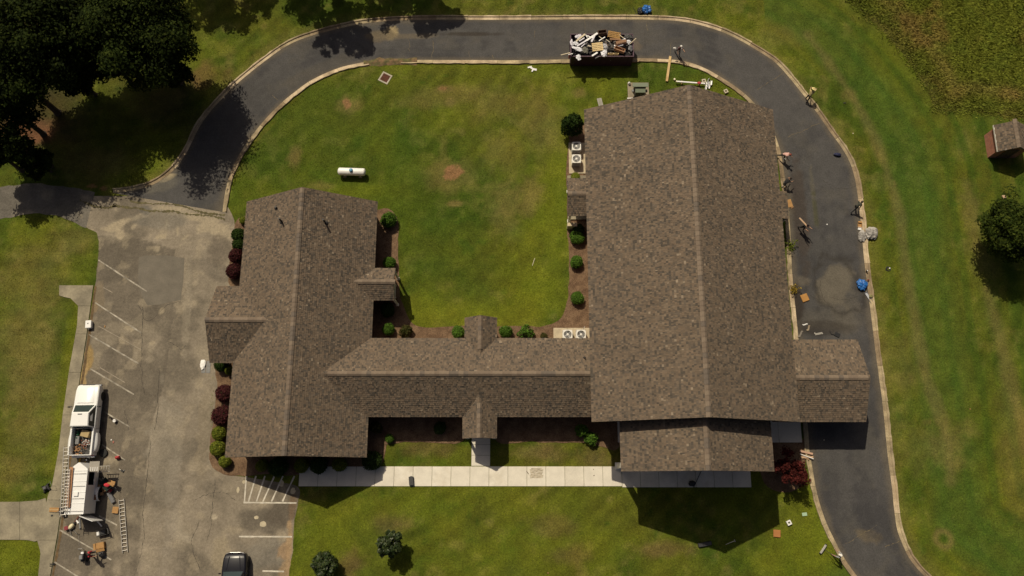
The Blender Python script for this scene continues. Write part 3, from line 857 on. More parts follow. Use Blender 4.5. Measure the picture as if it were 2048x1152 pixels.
def brick_mat(name='brick', c1=(.23, .085, .052), c2=(.17, .06, .04)):
    m, nt, b = new_mat(name)
    tc = N(nt, 'ShaderNodeNewGeometry')
    mp = N(nt, 'ShaderNodeVectorMath', operation='ADD')
    sx = N(nt, 'ShaderNodeSeparateXYZ'); nt.links.new(tc.outputs['Position'], sx.inputs[0])
    ad = N(nt, 'ShaderNodeMath', operation='ADD'); nt.links.new(sx.outputs[0], ad.inputs[0]); nt.links.new(sx.outputs[1], ad.inputs[1])
    cb = N(nt, 'ShaderNodeCombineXYZ'); nt.links.new(ad.outputs[0], cb.inputs[0]); nt.links.new(sx.outputs[2], cb.inputs[1])
    br = N(nt, 'ShaderNodeTexBrick')
    br.inputs['Scale'].default_value = 1.0; br.inputs['Brick Width'].default_value = .21; br.inputs['Row Height'].default_value = .075; br.inputs['Mortar Size'].default_value = .01
    br.inputs['Color1'].default_value = (*c1, 1); br.inputs['Color2'].default_value = (*c2, 1); br.inputs['Mortar'].default_value = (.3, .26, .22, 1)
    nt.links.new(cb.outputs[0], br.inputs['Vector'])
    n1 = noise(nt, tc.outputs['Position'], 2.0, 3)
    nt.links.new(scale_col(nt, br.outputs['Color'], ramp(nt, n1, (.3, .7, .8, 1.2))), b.inputs['Base Color'])
    b.inputs['Roughness'].default_value = .9
    bump(nt, b, br.outputs['Fac'], -.4, .01)
    return m
M_BRICK = brick_mat()
M_GLASS = mat('window_glass', (.03, .035, .04), .08, .1, 1, spec=.6)

PAL = np.array([(.152, .117, .087), (.136, .106, .081), (.112, .091, .073), (.080, .068, .057), (.172, .133, .099), (.158, .118, .087), (.23, .185, .14)]) * np.array((1.01, .99, .955))
def shingles(parent, org, udir, vdir, nrm, ulen, vlen, seed, expo=.17):
    """Courses of separate laminated tabs laid from the eave to the ridge."""
    rnd = np.random.default_rng(seed)
    rows = int(math.ceil(vlen / expo))
    U0 = []; U1 = []; V0 = []; V1 = []; T = []
    for i in range(rows):
        wd = rnd.choice([.09, .12, .15, .19, .24], int(ulen / .138) + 14, p=[.22, .28, .24, .16, .10])
        e = np.cumsum(wd) - rnd.uniform(0, .8)
        a = np.clip(e[:-1], 0, ulen); b = np.clip(e[1:], 0, ulen)
        k = (b - a) > .02
        a, b = a[k], b[k]
        U0.append(a); U1.append(b)
        v0 = i * expo - (.03 if i == 0 else 0)
        V0.append(np.full(len(a), v0)); V1.append(np.full(len(a), min(vlen, v0 + expo * 1.12)))
        T.append(rnd.choice([.018, .022, .036, .044], len(a)))
    U0, U1, V0, V1, T = map(np.concatenate, (U0, U1, V0, V1, T))
    org, udir, vdir, nrm = (np.array(q) for q in (org, udir, vdir, nrm))
    def pt(u, v, h): return org + u[:, None] * udir + v[:, None] * vdir + h[:, None] * nrm
    z = np.zeros_like(T) + .004
    g = .006
    A, B = pt(U0 + g, V0, T), pt(U1 - g, V0, T)
    C, D = pt(U1 - g, V1, z + .002), pt(U0 + g, V1, z + .002)
    A2, B2 = pt(U0 + g, V0, z - .004), pt(U1 - g, V0, z - .004)
    top = np.stack([A, B, C, D], 1); butt = np.stack([A2, B2, B, A], 1)
    sl = np.stack([A2, A, D, D - nrm * .004], 1); sr = np.stack([B, B2, C - nrm * .004, C], 1)
    cu = (U0 + U1) / 2; cv = V0
    clump = vnoise(cu, cv, .9, seed) * .06 + rnd.random(len(cu)) * .97
    thr = np.array([.17, .36, .57, .80, .91, .99])
    idx = np.array([3, 2, 1, 0, 5, 4, 6])[np.searchsorted(thr, np.clip(clump, 0, 1))]
    thick = T > .02
    col = PAL[idx] * rnd.uniform(.88, 1.12, (len(cu), 1))
    col[thick] *= .93
    Q = np.concatenate([top, butt, sl, sr]); CC = np.concatenate([col, col * .9, col * .9, col * .9])
    me = quads_mesh('shingles', Q, M_SHINGLE, CC)
    o = mesh_obj('shingles', me, parent)
    o['kind'] = 'stuff'
    return o

SEED = [100]
def gable(parent, axis, c, a0, a1, w, ze, zr, thick=.16, caps=True, cap_from=None, cap_to=None, shingle_mats=True, name='roof', hidden=None):
    """Gable roof: ridge runs along axis from a0 to a1, centred on c, w to each eave."""
    SEED[0] += 7
    def W(s, a, z): return (c + s, a, z) if axis == 'y' else (a, c + s, z)
    mb = MB()
    sl = math.hypot(w, zr - ze); nz = w / sl; ns = (zr - ze) / sl
    t = thick
    prof = [(-w, ze), (0, zr), (w, ze), (w, ze - t), (0, zr - t / nz * 1.0), (-w, ze - t)]
    r0 = [W(s, a0, z) for s, z in prof]; r1 = [W(s, a1, z) for s, z in prof]
    mb.loft([r0, r1], cap=False)
    for rr in (r0, r1):
        o = len(mb.v)
        mb.add(rr, [(0, 1, 4, 5), (1, 2, 3, 4)])
    roof = mb.build(name, M_FASCIA, parent)
    for sgn in (-1, 1):
        if hidden == sgn: continue
        org = W(sgn * w, a0, ze)
        ud = (0, 1, 0) if axis == 'y' else (1, 0, 0)
        vd = ((-sgn * w / sl, 0, (zr - ze) / sl) if axis == 'y' else (0, -sgn * w / sl, (zr - ze) / sl))
        nr = ((sgn * ns, 0, nz) if axis == 'y' else (0, sgn * ns, nz))
        shingles(roof, org, ud, vd, nr, a1 - a0, sl, SEED[0] + sgn)
    if caps:
        ca = a0 if cap_from is None else cap_from
        cb = a1 if cap_to is None else cap_to
        L = .38; hw = .20
        meshes = []
        for k in range(3):
            m2 = MB()
            def q(s, a, h): 
                z = zr - abs(s) * (zr - ze) / w + h
                return (s, a, z - zr) if axis == 'y' else (a, s, z - zr)
            ra = [q(-hw, 0, .075), q(-.05, 0, .09), q(.05, 0, .09), q(hw, 0, .075), q(hw, 0, .0), q(-hw, 0, .0)]
            rb = [q(-hw, L + .04, .055), q(-.05, L + .04, .07), q(.05, L + .04, .07), q(hw, L + .04, .055), q(hw, L + .04, .0), q(-hw, L + .04, .0)]
            m2.loft([ra, rb])
            me = m2.mesh('ridge_cap', M_CAP[k])
            bm = bmesh.new(); bm.from_mesh(me); bmesh.ops.recalc_face_normals(bm, faces=bm.faces); bm.to_mesh(me); bm.free()
            meshes.append(me)
        a = ca
        while a < cb - L * .6:
            p = W(0, a, zr)
            mesh_obj('ridge_cap', meshes[random.choice([0, 0, 1, 1, 2])], roof, p)
            a += L
    return roof

def hall_walls(parent, axis, c, a0, a1, w, zt, zr, name='wall', mt=None, z0=0.0):
    """Pentagonal block under a gable roof."""
    def W(s, a, z): return (c + s, a, z) if axis == 'y' else (a, c + s, z)
    mb = MB()
    prof = [(-w, z0), (w, z0), (w, zt), (0, zr), (-w, zt)]
    mb.loft([[W(s, a0, z) for s, z in prof], [W(s, a1, z) for s, z in prof]])
    return mb.build(name, mt or M_BRICK, parent)

def window(parent, x, y, z, face, w=1.0, h=1.5):
    """face: direction the window looks to, 'n','s','e','w'; x,y on the wall plane."""
    rz = {'s': 0, 'e': math.pi / 2, 'n': math.pi, 'w': -math.pi / 2}[face]
    mb = MB()
    t = .07
    mb.box((0, -.02, h / 2 - t / 2), (w, .08, t)); mb.box((0, -.02, -h / 2 + t / 2), (w, .08, t))
    mb.box((-w / 2 + t / 2, -.022, 0), (t, .076, h - 2 * t)); mb.box((w / 2 - t / 2, -.022, 0), (t, .076, h - 2 * t))
    mb.box((0, -.018, 0), (w - 2 * t, .05, .05)); mb.box((0, -.016, h / 4 - .02), (.035, .045, h / 2 - .1)); mb.box((0, -.016, -h / 4 + .02), (.035, .045, h / 2 - .1))
    f = mb.build('window', M_WHITE, parent, (x, y, z), (0, 0, rz))
    g = MB(); g.box((0, -.004, 0), (w - .1, .012, h - .1)); g.build('pane', M_GLASS, f)
    s = MB(); s.box((0, -.06, -h / 2 - .04), (w + .16, .16, .06)); s.build('sill', mat('sill', (.4, .36, .3), .8, .1, 2), f)
    return f

def door(parent, x, y, z0, face, w=1.8, h=2.15, mt=None):
    rz = {'s': 0, 'e': math.pi / 2, 'n': math.pi, 'w': -math.pi / 2}[face]
    mb = MB()
    mb.box((0, -.03, h + .05), (w + .2, .1, .1)); mb.box((-w / 2 - .05, -.03, h / 2), (.1, .1, h)); mb.box((w / 2 + .05, -.03, h / 2), (.1, .1, h))
    for sx in (-1, 1):
        mb.box((sx * w / 4, -.015, h / 2), (w / 2 - .02, .05, h - .02))
        mb.box((sx * w / 4, -.043, h * .7), (w / 2 * .6, .02, h * .35)); mb.box((sx * w / 4, -.043, h * .27), (w / 2 * .6, .02, h * .3))
    d = mb.build('door', mt or M_WHITE, parent, (x, y, z0), (0, 0, rz))
    k = MB(); k.tube([(-.05, -.05, 1.0), (-.05, -.11, 1.0), (-.05, -.11, 1.25), (-.05, -.05, 1.25)], .012, 6); k.build('handle', mat('brass', (.4, .3, .12), .35, .1, 3, metal=.9), d)
    return d

def column(parent, x, y, z0, z1, r=.16):
    mb = MB()
    mb.box((x, y, z0 + .12), (r * 2.9, r * 2.9, .24), bev=.02)
    mb.box((x, y, z0 + .30), (r * 2.4, r * 2.4, .12), bev=.02)
    mb.box((x, y, (z0 + z1) / 2 + .1), (r * 2, r * 2, z1 - z0 - .55), bev=.02)
    mb.box((x, y, z1 - .11), (r * 2.7, r * 2.7, .2), bev=.02)
    return mb.build('column', M_WHITE, parent)

def vent(roof, px, py, fz, h=.45, r=.05):
    z = 4.0
    for _ in range(6):
        p = P(px, py, z); z = fz(p)
    p = P(px, py, z)
    mb = MB(); mb.tube([(0, 0, -.25), (0, 0, h)], r, 10); mb.lathe([(r * 3.0, -.14), (r * 2.4, .02), (r * 1.1, .08)], 10)
    return mb.build('vent_pipe', mat('vent_black', (.02, .018, .018), .6, .1, 4), roof, p)

BLD = thing('brick_building', (0, 0, 0), 'large brick building with brown shingle gable roofs, two wings joined by a corridor', 'building')
EAVE_M, RIDGE_M = 6.6, 10.8
XMW = .5 * (P(1170, 220, EAVE_M).x + P(1183, 843, EAVE_M).x); XME = .5 * (P(1545, 215, EAVE_M).x + P(1598, 845, EAVE_M).x)
YMN = P(1170, 219, EAVE_M).y; YMS = P(1183, 844, EAVE_M).y
CM = (XMW + XME) / 2; WM = (XME - XMW) / 2
roof_main = gable(BLD, 'y', CM, YMS, YMN, WM, EAVE_M, RIDGE_M)
tag(roof_main, 'broad roof of the tall hall on the right')
wall_main = hall_walls(BLD, 'y', CM, YMS + .55, YMN - .35, WM - .72, EAVE_M + .12, RIDGE_M - .28)
for yy in np.linspace(YMS + 3, YMN - 3, 6):
    window(BLD, XMW + .72, yy, 4.2, 'w', 1.1, 2.2); window(BLD, XME - .72, yy, 4.2, 'e', 1.1, 2.2)
window(BLD, CM, YMN - .35, 7.6, 'n', 1.6, 1.6); door(BLD, CM - 3, YMN - .35, .03, 'n', 1.0, 2.1); window(BLD, CM + 3, YMN - .35, 4.2, 'n', 1.1, 1.8)

# south portico
EP, RP = 6.35, 9.75
XPW, XPE = P(1243, 943, EP).x, P(1548, 944, EP).x; YPS = P(1243, 943, EP).y
CP = (XPW + XPE) / 2; WP = (XPE - XPW) / 2
roof_p = gable(BLD, 'y', CP, YPS, YMS + .6, WP, EP, RP)
tag(roof_p, 'lower portico roof south of the tall hall')
mb = MB(); mb.loft([[(CP + s, a, z) for s, z in ((-WP + .45, EP - .05), (WP - .45, EP - .05), (0, RP - .32))] for a in (YPS + .45, YPS + .6)]); mb.build('pediment', M_WHITE, BLD)
mb = MB(); mb.box((CP, YPS + .52, EP - .36), (2 * WP - .8, .34, .5), bev=.02); mb.box((XPW + .62, (YPS + YMS) / 2 + .4, EP - .36), (.34, YMS - YPS - .4, .5), bev=.02); mb.box((XPE - .62, (YPS + YMS) / 2 + .4, EP - .36), (.34, YMS - YPS - .4, .5), bev=.02)
mb.build('beam', M_WHITE, BLD)
for s in (-1, -.36, .36, 1):
    column(BLD, CP + s * (WP - .62), YPS + .55, .05, EP - .6, .2)
door(BLD, CP, YMS + .55, .05, 's', 2.0, 2.3); window(BLD, CP - 3.4, YMS + .55, 2.6, 's', 1.1, 2.4); window(BLD, CP + 3.4, YMS + .55, 2.6, 's', 1.1, 2.4)

# east carport
EC, RC = 3.15, 4.75
YC0, YC1 = P(1735, 843, EC).y, P(1714, 680, EC).y; XC1 = P(1724, 762, EC).x
CC_ = (YC0 + YC1) / 2; WC = (YC1 - YC0) / 2
roof_c = gable(BLD, 'x', CC_, XME - .9, XC1, WC, EC, RC)
tag(roof_c, 'carport roof over the drive on the east side')
mb = MB(); mb.loft([[(a, CC_ + s, z) for s, z in ((-WC + .3, EC - .05), (WC - .3, EC - .05), (0, RC - .25))] for a in (XC1 - .4, XC1 - .3)]); mb.build('pediment', M_WHITE, BLD)
mb = MB(); mb.box(((XME + XC1) / 2 - .5, YC0 + .45, EC - .32), (XC1 - XME + .5, .24, .34)); mb.box(((XME + XC1) / 2 - .5, YC1 - .45, EC - .32), (XC1 - XME + .5, .24, .34)); mb.box((XC1 - .38, CC_, EC - .34), (.22, 2 * WC - 1.2, .3)); mb.build('beam', M_WHITE, BLD)
for yy in (YC0 + .45, YC1 - .45):
    column(BLD, XC1 - .5, yy, .02, EC - .48, .15)
    column(BLD, XME - .55, yy, .02, EC - .48, .15)
door(BLD, XME - .72, CC_, .05, 'e', 1.9, 2.2)

# left wing
EL, RL = 2.75, 6.15
XLW = .5 * (P(495, 403, EL).x + P(450, 915, EL).x); XLE = .5 * (P(755, 403, EL).x + P(732, 915, EL).x)
YLN, YLS = P(495, 403, EL).y, P(450, 915, EL).y
CL = (XLW + XLE) / 2; WL = (XLE - XLW) / 2
roof_l = gable(BLD, 'y', CL, YLS, YLN, WL, EL, RL)
tag(roof_l, 'roof of the left wing')
hall_walls(BLD, 'y', CL, YLS + .5, YLN - .35, WL - .5, EL + .14, RL - .26)
for yy in (YLS + 2.5, YLS + 5.0, YLN - 2.5, YLN - 5.0):
    window(BLD, XLW + .5, yy, 1.55, 'w', 1.0, 1.5)
for yy in (YLN - 2.5, YLN - 5.0):
    window(BLD, XLE - .5, yy, 1.55, 'e', 1.0, 1.5)
for xx in (CL - 3, CL, CL + 3):
    window(BLD, xx, YLS + .5, 1.55, 's', 1.0, 1.5); window(BLD, xx, YLN - .35, 1.55, 'n', 1.0, 1.5)
window(BLD, CL, YLS + .5, 4.3, 's', .8, .8)
for (px, py) in [(553, 416), (564, 444), (651, 446)]: vent(roof_l, px, py, lambda p: RL - abs(p.x - CL) * (RL - EL) / WL, .9 if px > 560 else .3, .075)

# west entrance gable of the left wing
Y0, Y1 = P(422, 725, EL).y, P(430, 573, EL).y; XW = .5 * (P(430, 573, EL).x + P(422, 725, EL).x)
cw, ww = (Y0 + Y1) / 2, (Y1 - Y0) / 2
roof_w = gable(BLD, 'x', cw, XW, CL - 1.8, ww, EL, 4.55, cap_to=XLW + 3.1)
tag(roof_w, 'west cross gable roof of the left wing')
mb = MB(); mb.loft([[(a, cw + s, z) for s, z in ((-ww + .3, EL - .05), (ww - .3, EL - .05), (0, 4.3))] for a in (XW + .4, XW + .5)]); mb.build('pediment', M_WHITE, BLD)
mb = MB(); mb.box(((XW + XLW) / 2 + .4, Y0 + .45, EL - .3), (XLW - XW + .3, .22, .3)); mb.box(((XW + XLW) / 2 + .4, Y1 - .45, EL - .3), (XLW - XW + .3, .22, .3)); mb.build('beam', M_WHITE, BLD)
column(BLD, XW + .55, Y0 + .45, .02, EL - .45, .13); column(BLD, XW + .55, Y1 - .45, .02, EL - .45, .13)
door(BLD, XLW + .5, cw, .03, 'w', 1.7, 2.1)

# small east gable of the left wing
Y0, Y1 = P(790, 600, EL).y, P(790, 537, EL).y; XE = P(790, 567, EL).x
ce, we = (Y0 + Y1) / 2, (Y1 - Y0) / 2
roof_e = gable(BLD, 'x', ce, CL + 2.6, XE, we, EL, 3.62, cap_from=XLE - 1.55)
tag(roof_e, 'small east gable roof of the left wing')
hall_walls(BLD, 'x', ce, XLE - .6, XE - .35, we - .35, EL + .05, 3.36)
door(BLD, XE - .35, ce, .03, 'e', .95, 2.05)
column(BLD, XE - .12, Y0 + .2, .02, EL - .2, .08); column(BLD, XE - .12, Y1 - .2, .02, EL - .2, .08)

# corridor
EK, RK = 2.8, 4.85
Y0, Y1 = P(900, 833, EK).y, P(900, 677, EK).y
ck, wk_ = (Y0 + Y1) / 2, (Y1 - Y0) / 2
roof_k = gable(BLD, 'x', ck, CL + 1.5, XMW + .75, wk_, EK, RK, cap_from=P(655, 750, RK).x)
tag(roof_k, 'long corridor roof between the two wings')
hall_walls(BLD, 'x', ck, XLE - .6, XMW + .9, wk_ - .45, EK + .12, RK - .24)
for xx in np.linspace(XLE + 1.5, XMW - 1.5, 7):
    if abs(xx - P(960, 700).x) > 1.8:
        window(BLD, xx, Y1 - .45, 1.6, 'n', 1.0, 1.4); window(BLD, xx, Y0 + .45, 1.6, 's', 1.0, 1.4)
vent(roof_k, 1169, 716, lambda p: RK - abs(p.y - ck) * (RK - EK) / wk_, .35)
# north and south entrance gables on the corridor
xa, xb = P(930, 660, EK).x, P(993, 660, EK).x
cn, wn_ = (xa + xb) / 2, (xb - xa) / 2
roof_n = gable(BLD, 'y', cn, ck, P(962, 635, EK).y, wn_, EK, 3.75, cap_from=P(962, 698, 3.75).y)
tag(roof_n, 'small north gable roof on the corridor')
hall_walls(BLD, 'y', cn, ck, P(962, 635, EK).y - .3, wn_ - .3, EK + .05, 3.5)
door(BLD, cn, P(962, 635, EK).y - .3, .03, 'n', 1.5, 2.05)
xa, xb = P(926, 850, EK).x, P(993, 850, EK).x
cs_, ws_ = (xa + xb) / 2, (xb - xa) / 2
ysg = P(960, 877, EK).y
roof_s = gable(BLD, 'y', cs_, ysg, ck, ws_, EK, 3.85, cap_to=P(960, 805, 3.85).y)
tag(roof_s, 'small south gable roof on the corridor')
door(BLD, cs_, Y0 + .45, .05, 's', 1.6, 2.1)
mb = MB(); mb.loft([[(cs_ + s, a, z) for s, z in ((-ws_ + .2, EK - .05), (ws_ - .2, EK - .05), (0, 3.6))] for a in (ysg + .2, ysg + .3)]); mb.build('pediment', M_WHITE, BLD)
column(BLD, cs_ - ws_ + .25, ysg + .27, .03, EK - .2, .1); column(BLD, cs_ + ws_ - .25, ysg + .27, .03, EK - .2, .1)

# small gabled stoop on the west side of the tall hall
ES = 2.7
Y0, Y1 = P(1150, 431, ES).y, P(1150, 357, ES).y; XS = P(1134, 395, ES).x
cst, wst = (Y0 + Y1) / 2 , (Y1 - Y0) / 2
roof_t = gable(BLD, 'x', cst, XS, XMW + .9, wst, ES, 3.55)
tag(roof_t, 'small stoop roof on the west side of the tall hall')
door(BLD, XMW + .72, cst, .2, 'w', 1.0, 2.05)
mb = MB(); mb.loft([[(a, cst + s, z) for s, z in ((-wst + .15, ES - .05), (wst - .15, ES - .05), (0, 3.35))] for a in (XS + .15, XS + .25)]); mb.build('pediment', M_WHITE, BLD)
column(BLD, XS + .3, Y0 + .3, .16, ES - .2, .1); column(BLD, XS + .3, Y1 - .3, .16, ES - .2, .1)
q0, q1 = P(1137, 440), P(1176, 352)
mb = MB(); mb.box(((q0.x + q1.x) / 2 + .4, (q0.y + q1.y) / 2, .08), (q1.x - q0.x + .9, q1.y - q0.y, .16), bev=.015); mb.build('stoop_step', M_OLDC, BLD)
mb = MB(); mb.box((XS + .55, Y0 - .22, .5), (.85, .32, 1.0), bev=.02); mb.build('planter_wall', mat('cream_stone', (.5, .42, .28), .85, .15, 3), BLD)
# low shingled canopy over the east door
q = P(1558, 410, 2.6)
roof_d = gable(BLD, 'y', XME - .72, P(1566, 438, 2.6).y, P(1566, 383, 2.6).y, P(1575, 410, 2.6).x - XME + .72, 2.6, 3.3, caps=False, hidden=-1)
tag(roof_d, 'low canopy roof over the east side door')
for yy in (P(1566, 436, 2.6).y, P(1566, 386, 2.6).y): column(BLD, P(1572, 410, 2.6).x - .1, yy, .02, 2.4, .07)
door(BLD, XME - .72, q.y, .05, 'e', 1.0, 2.05)

# ---- brick shed on the right edge
ESH, RSH = 1.8, 2.7
xw = P(1992, 275, ESH).x
SHED = thing('brick_shed', (0, 0, 0), 'small red brick shed with a grey shingle roof beside the tall grass', 'shed')
ys, yn = P(1992, 303, ESH).y, P(1992, 250, ESH).y
wsh = P(2032, 246, RSH).x - xw
rs = gable(SHED, 'y', xw + wsh, ys, yn, wsh, ESH, RSH)
hall_walls(SHED, 'y', xw + wsh, ys + .18, yn - .18, wsh - .12, ESH + .02, RSH - .2, mt=brick_mat('shed_brick', (.50, .15, .08), (.40, .11, .06)))
mb = MB(); mb.box((xw - .03, (ys + yn) / 2, ESH - .06), (.05, yn - ys, .14)); mb.build('gutter', M_WHITE, SHED)
door(SHED, xw + wsh, ys + .18, .02, 's', .9, 1.7, mat('shed_door', (.10, .06, .045), .7, .1, 3))
# ------------------------------------------------------------------ vegetation
def leaf_mat(name, rough=.8, trans=.25, spec=.06):
    m, nt, b = new_mat(name)
    at = N(nt, 'ShaderNodeAttribute', attribute_name='tint')
    oi = N(nt, 'ShaderNodeObjectInfo')
    n1 = noise(nt, N(nt, 'ShaderNodeTexCoord').outputs['Object'], 2.5, 2)
    f = mul(nt, ramp(nt, n1, (.3, .7, .8, 1.2)), ramp(nt, oi.outputs['Random'], (0, 1, .88, 1.14)))
    c = scale_col(nt, at.outputs['Color'], f)
    nt.links.new(c, b.inputs['Base Color'])
    b.inputs['Roughness'].default_value = rough; b.inputs['Specular IOR Level'].default_value = spec
    tr = N(nt, 'ShaderNodeBsdfTranslucent'); nt.links.new(c, tr.inputs['Color'])
    mx = N(nt, 'ShaderNodeMixShader'); mx.inputs[0].default_value = trans
    nt.links.new(b.outputs[0], mx.inputs[1]); nt.links.new(tr.outputs[0], mx.inputs[2])
    out = [n for n in nt.nodes if n.type == 'OUTPUT_MATERIAL'][0]
    nt.links.new(mx.outputs[0], out.inputs['Surface'])
    return m
M_LEAF = leaf_mat('leaf'); M_LEAF_GLOSS = leaf_mat('glossy_leaf', .45, .12, .25)
M_BARK = mat('bark', (.09, .065, .045), .95, .35, 6, bmp=.8)

def leaves(C, Nrm, size, asp, cols, rnd, tilt=.7):
    """Pointed leaf quads (diamond shaped) at centres C facing roughly Nrm."""
    n = len(C)
    d = Nrm + rnd.normal(0, tilt, (n, 3)); d /= np.linalg.norm(d, axis=1)[:, None] + 1e-9
    r = rnd.normal(0, 1, (n, 3)); a = np.cross(d, r); a /= np.linalg.norm(a, axis=1)[:, None] + 1e-9
    b = np.cross(d, a)
    s = size * rnd.uniform(.6, 1.35, (n, 1))
    Q = np.stack([C - a * s, C + b * s * asp - a * s * .05, C + a * s, C - b * s * asp + a * s * .05], 1)
    return Q, cols

def pick(pal, n, rnd, jit=.18):
    pal = np.array(pal)
    c = pal[rnd.integers(0, len(pal), n)]
    return c * rnd.uniform(1 - jit, 1 + jit, (n, 1))

PAL_BOX = [(.075, .150, .020), (.095, .185, .026), (.055, .105, .016), (.13, .24, .032)]
PAL_YEL = [(.15, .18, .022), (.19, .21, .028), (.10, .14, .02), (.24, .25, .035)]
PAL_PURP = [(.060, .018, .020), (.080, .024, .026), (.042, .014, .016), (.11, .034, .032)]
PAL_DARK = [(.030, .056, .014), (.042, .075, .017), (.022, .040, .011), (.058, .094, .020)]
PAL_OAK = [(.032, .050, .008), (.043, .063, .010), (.024, .036, .007), (.064, .082, .012)]
PAL_WOOD = [(.016, .025, .005), (.022, .034, .006), (.012, .019, .004), (.032, .043, .007)]  # leaf tones lowered, darkness of the corner put into the colour
PAL_MAPLE = [(.055, .012, .011), (.072, .015, .013), (.038, .009, .008), (.09, .02, .016)]
PAL_MAG = [(.022, .038, .010), (.032, .050, .013), (.016, .027, .008), (.048, .062, .018)]

def ball_mesh(name, seed, pal, n=2200, flat=.85, leaf=.055, lump=.10, mt=None, gap=0.0, tilt=.7):
    """Rounded clipped shrub of radius 1 resting on z=0 (height 2*flat)."""
    rnd = np.random.default_rng(seed)
    d = rnd.normal(0, 1, (n, 3)); d /= np.linalg.norm(d, axis=1)[:, None]
    d[:, 2] = np.where(d[:, 2] < -.55, -d[:, 2], d[:, 2])
    ang = np.arctan2(d[:, 1], d[:, 0])
    lum = vnoise(ang * 2 + 50, d[:, 2] * 2.5 + 50, 1.0, seed) + .6 * vnoise(ang * 6 + 50, d[:, 2] * 6 + 50, 1.0, seed + 3)
    r = 1 + lump * (lum - .8) * 1.6 + rnd.normal(0, .035, n) - np.abs(rnd.normal(0, .10, n))
    if gap: 
        keep = vnoise(ang * 4 + 50, d[:, 2] * 4 + 50, 1.0, seed + 9) > gap
        d, r = d[keep], r[keep]
    C = d * r[:, None]; C[:, 2] = (C[:, 2] + 1) * flat
    Q, _ = leaves(C, d, leaf, .62, None, rnd, tilt)
    return quads_mesh(name, Q, mt or M_LEAF, pick(pal, len(Q), rnd))

def core_mesh(name, col, flat=.85, k=.80):  # solid ball inside the leaves, in the darkest leaf tone
    mb = MB(); mb.lathe([(k * math.cos(t) + .001, (math.sin(t) * k + 1) * flat) for t in np.linspace(-1.5, 1.5, 9)], 14)
    return mb.mesh(name, mat('leaf_tone_' + name, col, .95, .4, 5))

BALLS = {}
def shrub(kind, px, py, rpx, label, zc=None, name='shrub', hs=1.0):
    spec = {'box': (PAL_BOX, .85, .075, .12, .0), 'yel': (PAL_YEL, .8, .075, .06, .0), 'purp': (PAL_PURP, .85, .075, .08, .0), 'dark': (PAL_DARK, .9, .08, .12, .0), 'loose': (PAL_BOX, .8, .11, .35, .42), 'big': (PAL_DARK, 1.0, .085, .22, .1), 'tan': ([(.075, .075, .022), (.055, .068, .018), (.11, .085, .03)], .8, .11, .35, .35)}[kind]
    vs = BALLS.setdefault(kind, [])
    k = len(vs) if len(vs) < 3 else random.randrange(3)
    if k == len(vs):
        vs.append((ball_mesh('foliage', 300 + len(BALLS) * 13 + k, spec[0], 2600 if kind != 'big' else 4200, spec[1], spec[2], spec[3], None, spec[4]), core_mesh('inner_core', tuple(np.array(spec[0][2]) * .9), spec[1], .80 if not spec[4] else .55)))
    fo, co = vs[k]
    r = rpx / 23.8
    zc = r * spec[1] if zc is None else zc
    p = P(px, py, zc * hs)
    t = thing(name, (p.x, p.y, .02), label, 'shrub', random.uniform(0, 6.28), 'shrubs in the mulch beds')
    sx_, sy_, sz_ = random.uniform(.92, 1.12), random.uniform(.9, 1.08), random.uniform(.9, 1.12)
    for nm, me in (('foliage', fo), ('inner_core', co)):
        o = mesh_obj(nm, me, t); o.scale = (r * sx_, r * sy_, r * hs * sz_)
    return t

# east bed of the left wing
shrub('box', 777, 440, 17, 'round green shrub at the north end of the bed by the left wing')
shrub('box', 779, 526, 13, 'green shrub tucked against the small east gable of the left wing')
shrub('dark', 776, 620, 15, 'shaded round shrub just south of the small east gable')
shrub('box', 777, 659, 13, 'bright green shrub in the inner corner of left wing and corridor')
shrub('tan', 812, 662, 12, 'sparse brownish green shrub beside the inner corner shrub')
# north of the corridor
shrub('box', 916, 664, 14, 'round green shrub just left of the small north corridor gable')
shrub('box', 1012, 664, 13, 'round green shrub just right of the small north corridor gable')
shrub('loose', 1052, 666, 15, 'loose dark green shrub north of the corridor near the pale pad')
shrub('tan', 1088, 673, 7, 'tiny low shrub next to the condenser pad by the corridor')
# west of the tall hall
shrub('big', 1146, 246, 21, 'tall dense dark green bush at the north-west corner of the hall', 1.3, hs=1.5)
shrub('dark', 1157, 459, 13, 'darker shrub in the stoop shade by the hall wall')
shrub('box', 1154, 475, 14, 'green shrub just south of the hall stoop')
shrub('box', 1153, 524, 14, 'middle round green shrub in the bed west of the hall')
shrub('box', 1155, 596, 14, 'southernmost round green shrub in the bed west of the hall')
shrub('yel', 1151, 353, 10, 'small yellow green tuft between condenser pad and hall stoop', hs=.6)
# west of the left wing
shrub('yel', 487, 441, 9, 'small yellow green shrub at the north-west corner of the left wing')
shrub('dark', 477, 470, 14, 'dark green shrub north of the purple pair beside the lot')
shrub('dark', 477, 488, 13, 'dark green shrub touching the upper purple one')
shrub('purp', 472, 512, 15, 'upper purple leaved round shrub of the northern pair')
shrub('purp', 469, 543, 16, 'lower purple leaved round shrub of the northern pair')
shrub('yel', 490, 566, 9, 'small green shrub beside the north edge of the west gable')
shrub('dark', 443, 730, 13, 'dark shrub in shade just south of the west gable')
shrub('yel', 459, 742, 9, 'yellowish leggy plant against the wall south of the west gable', hs=1.5)
shrub('purp', 449, 787, 18, 'upper purple round shrub of the southern pair')
shrub('purp', 443, 831, 19, 'lower purple round shrub of the southern pair')
shrub('yel', 438, 867, 14, 'olive green round shrub below the southern purple pair')
shrub('yel', 436, 897, 15, 'second olive green round shrub below the southern purple pair')
shrub('yel', 450, 923, 12, 'bright yellow green ball shrub at the bed corner by the lot')
